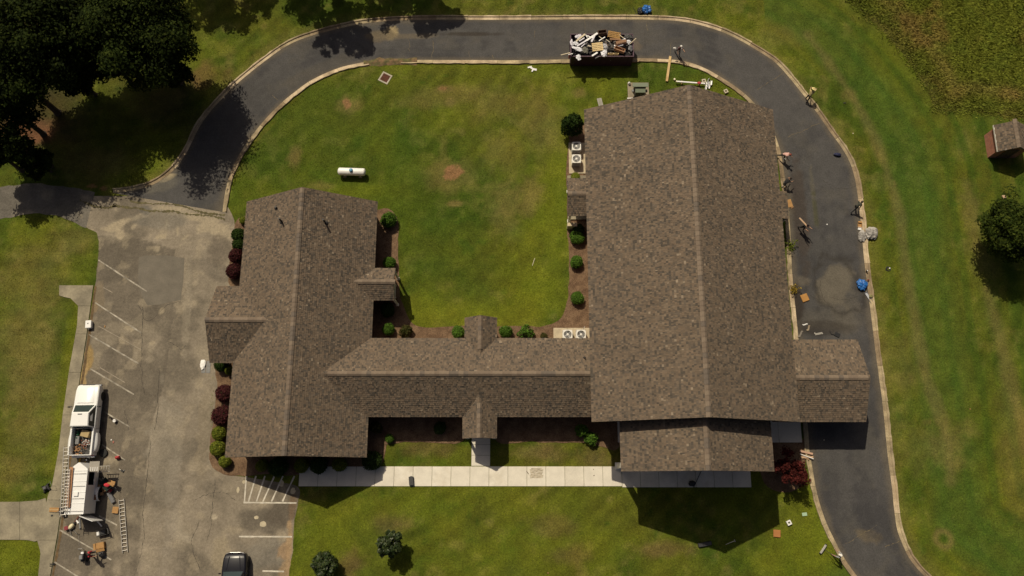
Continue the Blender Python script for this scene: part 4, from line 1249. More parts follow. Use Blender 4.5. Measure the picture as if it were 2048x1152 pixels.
# south of the left wing
shrub('yel', 524, 931, 12, 'westernmost olive shrub in shade south of the left wing')
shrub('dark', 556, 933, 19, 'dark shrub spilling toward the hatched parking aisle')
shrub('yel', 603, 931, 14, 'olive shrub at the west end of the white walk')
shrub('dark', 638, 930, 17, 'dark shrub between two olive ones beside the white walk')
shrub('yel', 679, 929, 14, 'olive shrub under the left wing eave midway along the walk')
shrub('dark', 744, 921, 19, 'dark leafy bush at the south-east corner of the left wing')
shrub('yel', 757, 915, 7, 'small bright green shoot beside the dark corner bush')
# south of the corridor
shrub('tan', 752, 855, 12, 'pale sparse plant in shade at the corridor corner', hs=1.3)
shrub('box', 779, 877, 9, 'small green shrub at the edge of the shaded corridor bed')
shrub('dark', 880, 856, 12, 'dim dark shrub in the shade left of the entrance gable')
shrub('loose', 1163, 862, 12, 'pale leafy upright plant in shade near the portico', hs=1.4)
shrub('loose', 1182, 877, 13, 'large leaved green plant in the bed beside the portico lawn')

# ---- leggy plants along the east wall
def sprig(px, py, label, n=9, L=.8, col=(.15, .17, .02)):
    p = P(px, py)
    t = thing('leafy_plant', (p.x, p.y, .0), label, 'plant', random.uniform(0, 6))
    mb = MB(); Cs = []; Ns = []
    rnd = np.random.default_rng(int(px))
    for k in range(n):
        a = k * 2.4; s = L * random.uniform(.6, 1.1)
        pts = [Vector((0, 0, 0)), Vector((math.cos(a) * s * .3, math.sin(a) * s * .3, s * .55)), Vector((math.cos(a) * s * .8, math.sin(a) * s * .8, s * .7))]
        mb.tube(pts, [.014, .011, .004], 5)
        for j in range(14):
            u = rnd.random(); q = pts[0].lerp(pts[1], u * 2) if u < .5 else pts[1].lerp(pts[2], u * 2 - 1)
            Cs.append(np.array(q) + rnd.normal(0, .06, 3) + (0, 0, .05)); Ns.append((0, 0, 1))
    mb.build('stem', mat('green_stem', (.10, .11, .03), .8, .2, 5), t)
    Q, _ = leaves(np.array(Cs), np.array(Ns, float), .085, .45, None, rnd, .6)
    mesh_obj('foliage', quads_mesh('foliage', Q, M_LEAF, pick([col, tuple(np.array(col) * .7), tuple(np.array(col) * 1.25)], len(Q), rnd)), t)
sprig(1580, 494, 'yellow green leafy plant beside the hall east wall and drive', 11, .8, (.13, .16, .02))
sprig(1585, 580, 'yellow plant hugging the east wall near the orange square', 11, .6, (.27, .19, .03))

# ---- trees
def tree(px, py, height, crown_r, crown_z, label, pal, name='tree', seed=1, nleaf=9000, leaf=.16, clumps=60, squash=.75, mt=None, at_ground=False, group=None, tr=None, rag=.35):
    """px,py: where the crown centre sits in the survey (at height crown_z)."""
    rnd = np.random.default_rng(seed); rr = random.Random(seed)
    p = P(px, py, 0 if at_ground else crown_z)
    t = thing(name, (p.x, p.y, 0), label, 'tree', 0, group)
    tr = tr or height * .022
    mb = MB()
    lean = Vector((rr.uniform(-.3, .3), rr.uniform(-.3, .3), 0))
    top = Vector((0, 0, crown_z + crown_r * .3)) + lean
    mb.tube([(0, 0, -.1), (0, 0, .25), tuple(Vector((0, 0, crown_z * .45)) + lean * .4), tuple(top)], [tr * 1.5, tr, tr * .75, tr * .2], 9)
    # clump centres spread through the crown
    cc = []
    while len(cc) < clumps:
        d = rnd.normal(0, 1, 3); d /= np.linalg.norm(d)
        rad = rnd.uniform(.25, 1.0) ** .55
        q = d * rad * crown_r * (1 + rag * (rnd.random() - .5)); q[2] *= squash
        if q[2] < -crown_r * squash * .75: continue
        cc.append(q + np.array([lean.x, lean.y, crown_z]))
    cc = np.array(cc)
    for q in cc[:: max(1, len(cc) // 16)]:
        a = Vector((0, 0, crown_z * rr.uniform(.4, .75))) + lean * .5; b = Vector(q)
        m_ = a.lerp(b, .5) + Vector((0, 0, crown_r * .08))
        mb.tube([a, m_, b], [tr * .42, tr * .26, tr * .08], 6)
    mb.build('trunk', M_BARK, t)
    per = nleaf // clumps
    ids = np.repeat(np.arange(clumps), per)
    cr = crown_r * rnd.uniform(.20, .36, clumps)
    d = rnd.normal(0, 1, (len(ids), 3)); d /= np.linalg.norm(d, axis=1)[:, None]
    rad = rnd.random(len(ids)) ** .45
    C = cc[ids] + d * (rad * cr[ids])[:, None] * np.array([1, 1, .7])
    nr = d * .6 + np.array([0, 0, .7]) + (C - np.array([lean.x, lean.y, crown_z])) / crown_r * .5
    Q, _ = leaves(C, nr, leaf, .6, None, rnd, .55)
    tone = rnd.uniform(.75, 1.25, clumps)[ids]
    mesh_obj('crown', quads_mesh('crown', Q, mt or M_LEAF, pick(pal, len(Q), rnd) * tone[:, None]), t)
    return t

G_WOOD = 'wood in the top left corner'
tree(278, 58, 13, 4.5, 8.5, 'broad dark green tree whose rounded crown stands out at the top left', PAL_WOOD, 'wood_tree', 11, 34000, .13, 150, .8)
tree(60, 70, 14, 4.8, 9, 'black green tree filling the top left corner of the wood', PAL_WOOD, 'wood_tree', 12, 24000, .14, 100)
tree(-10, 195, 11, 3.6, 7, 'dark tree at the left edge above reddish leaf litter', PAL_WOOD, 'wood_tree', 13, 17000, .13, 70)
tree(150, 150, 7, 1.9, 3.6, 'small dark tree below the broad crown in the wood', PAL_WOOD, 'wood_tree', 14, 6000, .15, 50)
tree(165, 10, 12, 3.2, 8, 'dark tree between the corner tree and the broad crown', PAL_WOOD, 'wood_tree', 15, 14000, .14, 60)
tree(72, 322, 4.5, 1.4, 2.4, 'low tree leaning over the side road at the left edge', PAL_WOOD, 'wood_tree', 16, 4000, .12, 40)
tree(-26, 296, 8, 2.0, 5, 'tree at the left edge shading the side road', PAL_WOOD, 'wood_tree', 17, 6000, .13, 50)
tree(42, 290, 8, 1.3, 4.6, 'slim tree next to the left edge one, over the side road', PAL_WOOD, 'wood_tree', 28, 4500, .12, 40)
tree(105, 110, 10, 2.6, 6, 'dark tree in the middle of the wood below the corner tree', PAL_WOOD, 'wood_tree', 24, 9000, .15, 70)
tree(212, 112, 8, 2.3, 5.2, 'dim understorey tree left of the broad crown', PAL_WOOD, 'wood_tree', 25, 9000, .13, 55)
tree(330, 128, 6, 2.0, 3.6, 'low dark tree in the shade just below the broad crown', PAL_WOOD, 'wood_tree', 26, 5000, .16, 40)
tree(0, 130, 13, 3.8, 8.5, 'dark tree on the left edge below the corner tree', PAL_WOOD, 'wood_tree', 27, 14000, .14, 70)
# crowns that stand just beyond the top edge; only their shade reaches the drive
for k, (sx, sy, r_, zc, h) in enumerate([(664, 72, 1.5, 10, 13), (727, 80, 1.5, 10, 13), (775, 14, 2.2, 10, 13), (855, 40, 1.6, 9, 12), (897, 36, 1.3, 9, 12), (612, 6, 2.2, 9, 12), (840, 2, 2.2, 9, 12), (690, 28, 1.6, 10, 13), (462, 26, 2.3, 8, 11), (405, 18, 2.2, 8, 11), (525, 2, 1.7, 8, 11)]):
    q = P(sx, sy); x, y = q.x - .335 * zc, q.y + .64 * zc
    tt = tree(0, 0, h, r_, zc, 'tree just beyond the top edge, its shade crossing verge and drive', PAL_OAK, 'verge_tree', 30 + k, 2600, .17, 34, group='trees beyond the top edge')
    tt.location = (x, y, 0)
tree(2036, 450, 6.2, 2.5, 4.0, 'rounded dark green tree on the right edge beside the mown lawn', PAL_OAK, 'lawn_tree', 41, 24000, .105, 130, .85)
tree(778, 1080, 3.2, .95, 2.0, 'young magnolia standing alone on the south lawn', PAL_MAG, 'young_tree', 42, 3000, .13, 44, .9, M_LEAF_GLOSS, tr=.05, rag=.4)
tree(656, 1134, 2.6, .92, 1.2, 'dense round magnolia at the bottom edge near the parking lot', PAL_MAG, 'young_tree', 43, 5200, .10, 90, .95, M_LEAF_GLOSS, tr=.05, rag=.15)
tree(1583, 942, 3.4, 1.35, 2.1, 'dark red leaved maple at the portico corner by the drive', PAL_MAPLE, 'maple_tree', 44, 3800, .085, 34, .6, tr=.05, rag=.9)

# ---- tall unmown grass in the top right corner
def tall_grass():
    rnd = np.random.default_rng(5)
    n = 190000
    X = rnd.uniform(24, 56, n); Y = rnd.uniform(30, 50, n)
    k = inside(X + rnd.normal(0, .28, n), Y + rnd.normal(0, .28, n), FIELD_POLY); X, Y = X[k], Y[k]
    dd = dist_poly(X, Y, [tuple(q) for q in FIELD_W])
    h = (.08 + .30 * fbm(X, Y, 1.3, 5, 3)) * (.55 + .45 * sstep(0, .8, dd + (fbm(X, Y, .8, 6, 2) - .5)))
    az = rnd.uniform(0, 6.28, len(X)); lean = rnd.uniform(.3, 1.5, len(X)) * h
    w = rnd.uniform(.02, .055, len(X))
    bx, by = np.cos(az), np.sin(az)
    base = np.stack([X, Y, np.zeros_like(X)], 1)
    side = np.stack([-by, bx, np.zeros_like(X)], 1) * w[:, None]
    tip = base + np.stack([bx * lean, by * lean, h], 1)
    mid_ = base + np.stack([bx * lean * .35, by * lean * .35, h * .6], 1)
    Q = np.stack([base - side, base + side, mid_ + side * .9, tip], 1)
    t = fbm(X, Y, 3.5, 70, 3); t2 = fbm(X, Y, 1.0, 72, 3)
    c = np.zeros((len(X), 3)) + np.array((.165, .185, .026))
    m1 = sstep(.45, .62, t)[:, None]; m2 = sstep(.5, .68, t2)[:, None]
    c = c * (1 - m1) + np.array((.225, .185, .045)) * m1
    c = c * (1 - m2 * .6) + np.array((.13, .165, .024)) * m2 * .6
    dd = dist_poly(X, Y, [tuple(q) for q in FIELD_W])
    m3 = ((1 - sstep(.5, 1.8, dd)) * .6)[:, None]; m4 = (np.exp(-((dd - 2.4) / .7) ** 2) * .28)[:, None]
    c = c * (1 - m3) + np.array((.12, .14, .022)) * m3
    c = c * (1 - m4) + np.array((.34, .22, .09)) * m4
    c *= rnd.uniform(.85, 1.5, (len(X), 1))
    o = mesh_obj('tall_grass', quads_mesh('tall_grass', Q, M_LEAF, c))
    tag(o, 'tall unmown grass field in the top right corner', 'grass', kind='stuff')
tall_grass()

# ---- mown turf: loose short blades that roughen the lawn
def turf():
    rnd = np.random.default_rng(9)
    n = 330000
    X = rnd.uniform(-50, 50, n); Y = rnd.uniform(-9, 47, n)
    k = (fbm(X, Y, 1.2, 91, 3) + rnd.normal(0, .12, n)) > .42
    X, Y = X[k], Y[k]
    bad = np.zeros(len(X), bool)
    ring = [tuple(q) for q in OUT_W[::4]] + [tuple(q) for q in IN_W[::-4]]
    bad |= inside(X, Y, ring)
    for poly in [[(135, 392), (195, 469), (190, 572), (119, 571), (119, 594), (157, 612), (155, 650), (118, 900), (92, 996), (-90, 1003), (-90, 1082), (55, 1081), (82, 1105), (70, 1230), (574, 1230), (597, 974), (1505, 977), (1503, 925), (1240, 930), (480, 930), (420, 850), (440, 392)],
                 [(-150, 385), (0, 372), (120, 368), (225, 380), (230, 430), (195, 470), (120, 432), (60, 430), (-150, 475)],
                 [(420, 400), (755, 395), (798, 440), (800, 590), (830, 655), (1095, 655), (1136, 600), (1132, 255), (1170, 215), (1380, 180), (1560, 215), (1620, 890), (1240, 945), (1235, 892), (993, 886), (980, 935), (943, 935), (925, 884), (780, 888), (760, 935), (430, 950)]]:
        bad |= inside(X, Y, [P2(*p) for p in poly])
    for pl in (OUT_W, IN_W): bad |= dist_poly(X, Y, [tuple(q) for q in pl[::3]]) < .52
    bad |= inside(X, Y, FIELD_POLY)
    X, Y = X[~bad], Y[~bad]
    n = len(X)
    az = rnd.uniform(0, 6.28, n); h = rnd.uniform(.02, .055, n); L = rnd.uniform(.05, .12, n); w = rnd.uniform(.012, .03, n)
    bx, by = np.cos(az), np.sin(az)
    base = np.stack([X, Y, np.zeros(n)], 1); side = np.stack([-by, bx, np.zeros(n)], 1) * w[:, None]
    tip = base + np.stack([bx * L, by * L, h * .6], 1); md = base + np.stack([bx * L * .5, by * L * .5, h], 1)
    Q = np.stack([base - side, base + side, md + side, tip], 1)
    c = lawn_cols(X[None, :], Y[None, :])[0]
    c = c * rnd.uniform(.85, 1.75, (n, 1)) * np.array((1.0, 1.02, .9))
    o = mesh_obj('turf', quads_mesh('turf', Q, M_LEAF, c))
    tag(o, 'short mown turf covering the lawns', 'grass', kind='stuff')
turf()
# ------------------------------------------------------------------ people
M_SKIN = mat('skin', (.36, .20, .13), .6, .08, 6); M_SHOE = mat('shoe', (.03, .028, .028), .7, .2, 6)
def cloth(name, col): return mat('cloth_' + name, col, .9, .18, 5, bmp=.3)
def person(px, py, heading, label, shirt, pants, lean=0, arms=((15, 12, 15), (15, 12, 15)), legs=((8, 4), (-8, 6)), hat=None, hatc=(.6, .55, .45), hair=(.03, .02, .015), z0=.0, shoe=None, drop=0):
    t = thing('person', P(px, py, z0), label, 'person', heading)
    V = []; E = []; RD = []; TG = []
    def add(p, r, par, tg):
        V.append(Vector(p)); RD.append(r)
        if par is not None: E.append((par, len(V) - 1)); TG.append(tg)
        return len(V) - 1
    l = R(lean); sd = Vector((0, math.sin(l), math.cos(l)))
    base = Vector((0, 0, 0))
    pel = add(base, .15, None, None)
    wa = add(base + sd * .16, .125, pel, 'shirt'); ch = add(base + sd * .36, .15, wa, 'shirt')
    nb = add(base + sd * .50, .075, ch, 'shirt'); hl = R(lean * .75); hd = Vector((0, math.sin(hl), math.cos(hl)))
    nk = add(V[nb] + hd * .07, .055, nb, 'skin'); hc = add(V[nk] + hd * .10 + Vector((0, .012, 0)), .088, nk, 'skin'); ht = add(V[hc] + hd * .085, .072, hc, 'skin')
    hands = []
    for s, (a, o, e) in zip((-1, 1), arms):
        up = l * .3
        def ad(a, o): a = R(a); o = R(o); return Vector((s * math.sin(o), math.sin(a) * math.cos(o), -math.cos(a) * math.cos(o)))
        sh = add(V[ch] + Vector((s * .17, 0, 0)) + sd * .06, .068, ch, 'shirt')
        el = add(V[sh] + ad(a, o) * .28, .048, sh, 'shirt'); wr = add(V[el] + ad(a + e, o * .4) * .25, .032, el, 'skin')
        hdv = ad(a + e, o * .2); pm = add(V[wr] + hdv * .08, .036, wr, 'skin')
        side = hdv.cross(Vector((s, 0, .2))).normalized(); curl = hdv.cross(side).normalized()
        for k, (off, ln) in enumerate(((-.027, .07), (-.009, .08), (.009, .075), (.027, .06))):
            f1 = add(V[pm] + side * off + hdv * ln * .55, .0095, pm, 'skin'); add(V[f1] + hdv * ln * .4 + curl * .02 * s, .008, f1, 'skin')
        th = add(V[wr] + hdv * .045 + side * -.045, .011, wr, 'skin'); add(V[th] + hdv * .04 + side * -.01, .0095, th, 'skin')
        hands.append(V[pm].copy())
    for s, (tp, kn) in zip((-1, 1), legs):
        hp = add(Vector((s * .095, 0, -.04)), .098, pel, 'pants')
        a = R(tp); kp = add(V[hp] + Vector((s * .02, math.sin(a), -math.cos(a))) * .42, .066, hp, 'pants')
        b = R(tp - kn); an = add(V[kp] + Vector((0, math.sin(b), -math.cos(b))) * .40, .046, kp, 'pants')
        hl_ = add(V[an] + Vector((0, .01, -.05)), .045, an, 'shoe'); add(V[hl_] + Vector((s * .02, .17, -.012)), .038, hl_, 'shoe')
    zmin = min(v.z - r * .9 for v, r in zip(V, RD))
    me = bpy.data.meshes.new('body'); me.from_pydata([v - Vector((0, 0, zmin + drop)) for v in V], E, []); me.update()
    tmp = bpy.data.objects.new('tmp_body', me); COL.objects.link(tmp)
    sk = tmp.modifiers.new('s', 'SKIN'); sk.use_smooth_shade = True
    if not me.skin_vertices: 
        bpy.context.view_layer.objects.active = tmp
    bpy.context.view_layer.update()
    lay = me.skin_vertices[0].data if me.skin_vertices else None
    if lay:
        for i, r_ in enumerate(RD): lay[i].radius = (r_, r_ * (.78 if i in (0, 1, 2) else 1))
        lay[0].use_root = True
    sb = tmp.modifiers.new('u', 'SUBSURF'); sb.levels = 1; sb.render_levels = 1
    dg = bpy.context.evaluated_depsgraph_get()
    bm_ = bpy.data.meshes.new_from_object(tmp.evaluated_get(dg))
    bpy.data.objects.remove(tmp); bpy.data.meshes.remove(me)
    V = [v - Vector((0, 0, zmin + drop)) for v in V]
    seg = [(np.array(V[a]), np.array(V[b])) for a, b in E]
    cen = np.zeros(len(bm_.polygons) * 3); bm_.polygons.foreach_get('center', cen); cen = cen.reshape(-1, 3)
    best = np.full(len(cen), 1e9); idx = np.zeros(len(cen), int)
    order = {'skin': 0, 'shirt': 1, 'pants': 2, 'shoe': 3}
    for k, (a, b) in enumerate(seg):
        d = b - a; u = np.clip(((cen - a) @ d) / (d @ d + 1e-9), 0, 1)
        dist = np.linalg.norm(cen - a - u[:, None] * d, axis=1) - RD[E[k][1]] * .5
        m_ = dist < best; best[m_] = dist[m_]; idx[m_] = order[TG[k]]
    bm_.materials.clear()
    for m_ in (M_SKIN, shirt, pants, shoe or M_SHOE): bm_.materials.append(m_)
    bm_.polygons.foreach_set('material_index', idx.astype(np.int32)); bm_.polygons.foreach_set('use_smooth', [True] * len(cen)); bm_.name = 'body'
    mesh_obj('body', bm_, t)
    hp = V[hc]
    Mh = Matrix.Translation(hp) @ Euler((-hl, 0, 0)).to_matrix().to_4x4()
    # face: nose, eyes and ears
    mb = MB(); mb.add([(-.014, .085, -.02), (.014, .085, -.02), (0, .112, -.018), (0, .088, .03)], [(0, 1, 2), (1, 3, 2), (0, 2, 3), (0, 3, 1)], Mh)
    for s in (-1, 1): mb.lathe([(.004, -.008), (.022, 0), (.004, .008)], 8, Mh @ Matrix.Translation((s * .09, 0, 0)) @ Matrix.Rotation(math.pi / 2, 4, 'Y'))
    mb.build('face', M_SKIN, t)
    mb = MB()
    for s in (-1, 1): mb.lathe([(.002, 0), (.010, .004), (.002, .009)], 8, Mh @ Matrix.Translation((s * .032, .082, .012)) @ Matrix.Rotation(-math.pi / 2, 4, 'X'))
    mb.build('eyes', mat('eye', (.02, .015, .012), .3, .05, 5), t)
    mb = MB()
    if hat == 'straw':
        mb.lathe([(.22, .045), (.225, .055), (.115, .075), (.10, .14), (.05, .165), (.002, .168)], 18, Mh)
    elif hat == 'cap':
        mb.lathe([(.108, .02), (.108, .06), (.085, .115), (.04, .138), (.002, .14)], 14, Mh); mb.box((0, .14, .03), (.14, .12, .015), (R(-8), 0, 0)) if False else mb.add([(Mh @ Vector(q)) for q in ((-.07, .08, .03), (.07, .08, .03), (.05, .2, .015), (-.05, .2, .015), (-.07, .08, .045), (.07, .08, .045), (.05, .2, .028), (-.05, .2, .028))], [(3, 2, 1, 0), (4, 5, 6, 7), (0, 1, 5, 4), (1, 2, 6, 5), (2, 3, 7, 6), (3, 0, 4, 7)])
    else:
        mb.lathe([(.095, -.03), (.104, .03), (.088, .10), (.045, .125), (.002, .128)], 12, Mh @ Matrix.Translation((0, -.014, 0)))
    mb.build('hat' if hat else 'hair', mat('hat_%s_%d' % (hat, int(hatc[0] * 1000)), hatc, .85, .15, 12) if hat else mat('hair_%d' % int(hair[0] * 1000), hair, .7, .2, 8), t, smooth=40)
    return t, hands

# ------------------------------------------------------------------ small things
M_CARD = mat('cardboard', (.36, .20, .075), .9, .16, 3); M_CARD2 = mat('brown_card', (.22, .125, .06), .9, .18, 3)
M_PINE = mat('pine_board', (.55, .40, .19), .8, .2, 2.5, col2=(.46, .30, .13)); M_WPVC = mat('white_vinyl', (.78, .77, .76), .5, .08, 2); M_ALU = mat('aluminium', (.60, .57, .52), .42, .12, 5, metal=.55)
M_BLK = mat('black_plastic', (.018, .018, .02), .5, .25, 4); M_GREY = mat('grey_plastic', (.17, .17, .17), .6, .2, 4); M_RED = mat('red_plastic', (.42, .025, .03), .5, .15, 4)
M_STEEL = mat('dull_steel', (.33, .32, .31), .45, .2, 5, metal=.6); M_RUST = mat('rusty_iron', (.13, .045, .03), .9, .3, 6)
M_TYRE = mat('tyre', (.016, .016, .016), .85, .2, 6); M_WHITEP = mat('white_car_paint', (.80, .80, .79), .28, .03, 1.0, spec=.55)
M_BLKP = mat('black_car_paint', (.008, .008, .013), .3, .1, 1.0, spec=.4); M_CGLASS = mat('car_glass', (.035, .05, .052), .07, .15, 1.5, spec=.7); M_CHROME = mat('chrome', (.6, .6, .6), .2, .05, 3, metal=.9)
M_LAMP = mat('lamp_lens', (.7, .7, .68), .15, .05, 4, spec=.6); M_TAIL = mat('tail_lens', (.35, .02, .02), .3, .1, 4)

def prop(name, px, py, label, cat, build, z=0.0, rz=0.0, group=None, tilt=None):
    """build(t) adds the parts of a thing whose base stands at px,py."""
    t = thing(name, P(px, py, z), label, cat, rz, group)
    if tilt: t.rotation_euler = (tilt[0], tilt[1], rz)
    build(t)
    return t
def single(name, px, py, label, cat, mb, mt, z=0.0, rz=0.0, group=None, tilt=(0, 0), smooth=None):
    o = mb.build(name, mt, None, P(px, py, z), (tilt[0], tilt[1], rz), smooth)
    return tag(o, label, cat, group)

def blob(rx, ry, rz, seed, nu=22, nv=11, rough=.28, sharp=True):
    mb = MB(); vs = []
    for j in range(nv + 1):
        ph = -math.pi / 2 + math.pi * j / nv
        for i in range(nu):
            th = 2 * math.pi * i / nu
            n1 = float(fbm(np.array(math.cos(th) * math.cos(ph) * 3 + 20), np.array(math.sin(th) * math.cos(ph) * 3 + 20 + ph * 2), 1.0, seed, 3))
            n2 = float(vnoise(np.array(th * 3.3 + 9), np.array(ph * 6 + 9), .5, seed + 3))
            k = 1 + (n1 - .5) * 2 * rough + (n2 - .5) * rough * .7
            vs.append((rx * k * math.cos(th) * math.cos(ph), ry * k * math.sin(th) * math.cos(ph), max(0.002, rz * (1 + math.sin(ph) * k))))
    fs = []
    for j in range(nv):
        for i in range(nu):
            a = j * nu + i; b = j * nu + (i + 1) % nu
            fs.append((a, b, b + nu)); fs.append((a, b + nu, a + nu))
    mb.add(vs, fs)
    return mb

def open_box(t, w, d, h, mt, flaps=(1, 1, 1, 1), wall='side', th=.012):
    for nm, c, s in (('base', (0, 0, th / 2), (w, d, th)), (wall, (-w / 2 + th / 2, 0, h / 2), (th, d, h - .002)), (wall, (w / 2 - th / 2, 0, h / 2), (th, d, h - .002)), (wall, (0, -d / 2 + th / 2, h / 2), (w - 2.2 * th, th, h - .004)), (wall, (0, d / 2 - th / 2, h / 2), (w - 2.2 * th, th, h - .004))):
        mb = MB(); mb.box(c, s); mb.build(nm, mt, t)
    for k, f in enumerate(flaps):
        if not f: continue
        mb = MB(); L = min(w, d) * .45
        if k == 0: mb.box((0, d / 2 + L * .42, h - L * .12), (w * .98, L, .008), (R(-18), 0, 0))
        if k == 1: mb.box((0, -d / 2 - L * .42, h - L * .12), (w * .98, L, .008), (R(18), 0, 0))
        if k == 2: mb.box((w / 2 + L * .42, 0, h - L * .12), (L, d * .98, .008), (0, R(18), 0))
        if k == 3: mb.box((-w / 2 - L * .42, 0, h - L * .12), (L, d * .98, .008), (0, R(-18), 0))
        mb.build('flap', mt, t)

def plank_mb(L, w=.14, th=.04):
    mb = MB(); mb.box((0, 0, th / 2), (L, w, th), bev=.006); return mb

def gutter_parts(t, L, w=.13, h=.10, mt=None):
    """U-shaped gutter lying open side up."""
    mb = MB(); th = .008
    prof = [(-w / 2, h), (-w / 2, 0), (w / 2, 0), (w / 2, h), (w / 2 - th, h), (w / 2 - th, th), (-w / 2 + th, th), (-w / 2 + th, h)]
    mb.loft([[(x, y, z) for y, z in prof] for x in (-L / 2, L / 2)], cap=False)
    mb.build('trough', mt or M_WPVC, t)
    mb = MB(); mb.box((-L / 2 + .006, 0, h / 2), (.012, w - .02, h - .02)); mb.build('end_cap', mt or M_WPVC, t)

def ladder(name, pa, pb, width, n, label, mt=None, z=.05, group=None):
    A = Vector(pa); B = Vector(pb); d = (B - A); L = d.length
    t = thing(name, A, label, 'ladder', math.atan2(d.y, d.x), group)
    mt = mt or M_ALU
    for s in (-1, 1):
        mb = MB(); mb.box((L / 2, s * width / 2, z + .045), (L, .035, .09), bev=.008); mb.build('rail', mt, t)
    m0 = MB(); m0.tube([(0, -width / 2 + .02, 0), (0, width / 2 - .02, 0)], .022, 8)
    me = m0.mesh('rung', mt)
    for k in range(n): mesh_obj('rung', me, t, (L * (k + .6) / n, 0, z + .05))
    return t

def pallet(t, w, d, nb=5, mt=None):
    mt = mt or M_PINE
    for k in range(nb):
        y = -d / 2 + d * (k + .5) / nb
        mb = MB(); mb.box((0, y, .105), (w, d / nb * .72, .02)); mb.build('slat', mt, t)
    for k in range(3):
        mb = MB(); mb.box((-w / 2 + .05 + k * (w - .1) / 2, 0, .05), (.06, d, .085)); mb.build('stringer', mt, t)
    for k in (0, nb // 2, nb - 1):
        mb = MB(); mb.box((0, -d / 2 + d * (k + .5) / nb, .0), (w, d / nb * .7, .015)); mb.build('slat', mt, t)

def wheel(parent, x, y, r, wd, name='wheel'):
    s = 1 if x > 0 else -1
    mb = MB(); mb.lathe([(r * .62, -wd / 2), (r * .93, -wd / 2), (r, -wd / 2 + .03), (r, wd / 2 - .03), (r * .93, wd / 2), (r * .62, wd / 2)], 22, axis='x')
    w = mb.build(name, M_TYRE, parent, (x, y, r), smooth=40)
    mb = MB(); mb.lathe([(r * .63, -.02), (r * .63, wd / 2 - .02), (r * .5, wd / 2 - .05), (r * .2, wd / 2 - .03), (r * .05, wd / 2 - .02)], 16, axis='x')
    for k in range(6):
        a = k * math.pi / 3; mb.box((wd / 2 - .02, math.cos(a) * r * .36, math.sin(a) * r * .36), (.03, r * .12, r * .5), (a - math.pi / 2 + math.pi, 0, 0))
    o = mb.build('rim', M_STEEL, w)
    if s < 0: o.rotation_euler = (0, 0, math.pi)
    return w
# ------------------------------------------------------------------ vehicles
def rr(y, hw, z0, z1, r=.12, rb=.05, tuck=.0):
    """Rounded cross-section in the xz plane."""
    pts = []
    for cx, cz, a0, q in ((hw - r, z1 - r, 0, r), (-hw + r, z1 - r, 90, r), (-hw + rb + tuck, z0 + rb, 180, rb), (hw - rb - tuck, z0 + rb, 270, rb)):
        for k in range(4):
            a = R(a0 + k * 30)
            pts.append((cx + q * math.cos(a), y, cz + q * math.sin(a)))
    return pts
def panel(mbx, pts, off):
    """Thin pane lying just outside the face through four points."""
    p = [Vector(q) for q in pts]; n = (p[1] - p[0]).cross(p[2] - p[0]).normalized()
    a = [q + n * off for q in p]; b = [q - n * .01 for q in p]
    mbx.add(a + b, [(0, 1, 2, 3), (7, 6, 5, 4), (0, 4, 5, 1), (1, 5, 6, 2), (2, 6, 7, 3), (3, 7, 4, 0)])
def shrink(pts, k=.9):
    c = sum((Vector(q) for q in pts), Vector()) / len(pts)
    return [c + (Vector(q) - c) * k for q in pts]

def greenhouse(t, belt, roof, zb, zr, paint, kr=.9, pillars=True):
    """belt/roof: (y_front, y_rear, half_width_front, half_width_rear)."""
    bf, br_, bw1, bw2 = belt; rf, rrr, rw1, rw2 = roof
    B = [(-bw1, bf, zb), (bw1, bf, zb), (bw2, br_, zb), (-bw2, br_, zb)]
    T = [(-rw1, rf, zr), (rw1, rf, zr), (rw2, rrr, zr), (-rw2, rrr, zr)]
    mb = MB()
    T2 = [(x * .93, y - (.06 if y == rf else -.06), zr + .045) for x, y, z in T]
    mb.loft([B, T, T2])
    cab = mb.build('cab', paint, t, smooth=35)
    faces = {'windscreen': (B[0], B[1], T[1], T[0]), 'side_window': (B[1], B[2], T[2], T[1]), 'side_window ': (B[3], B[0], T[0], T[3]), 'rear_window': (B[2], B[3], T[3], T[2])}
    for nm, q in faces.items():
        m2 = MB(); panel(m2, shrink(q, kr), .006); m2.build(nm.strip(), M_CGLASS, t)
    return cab

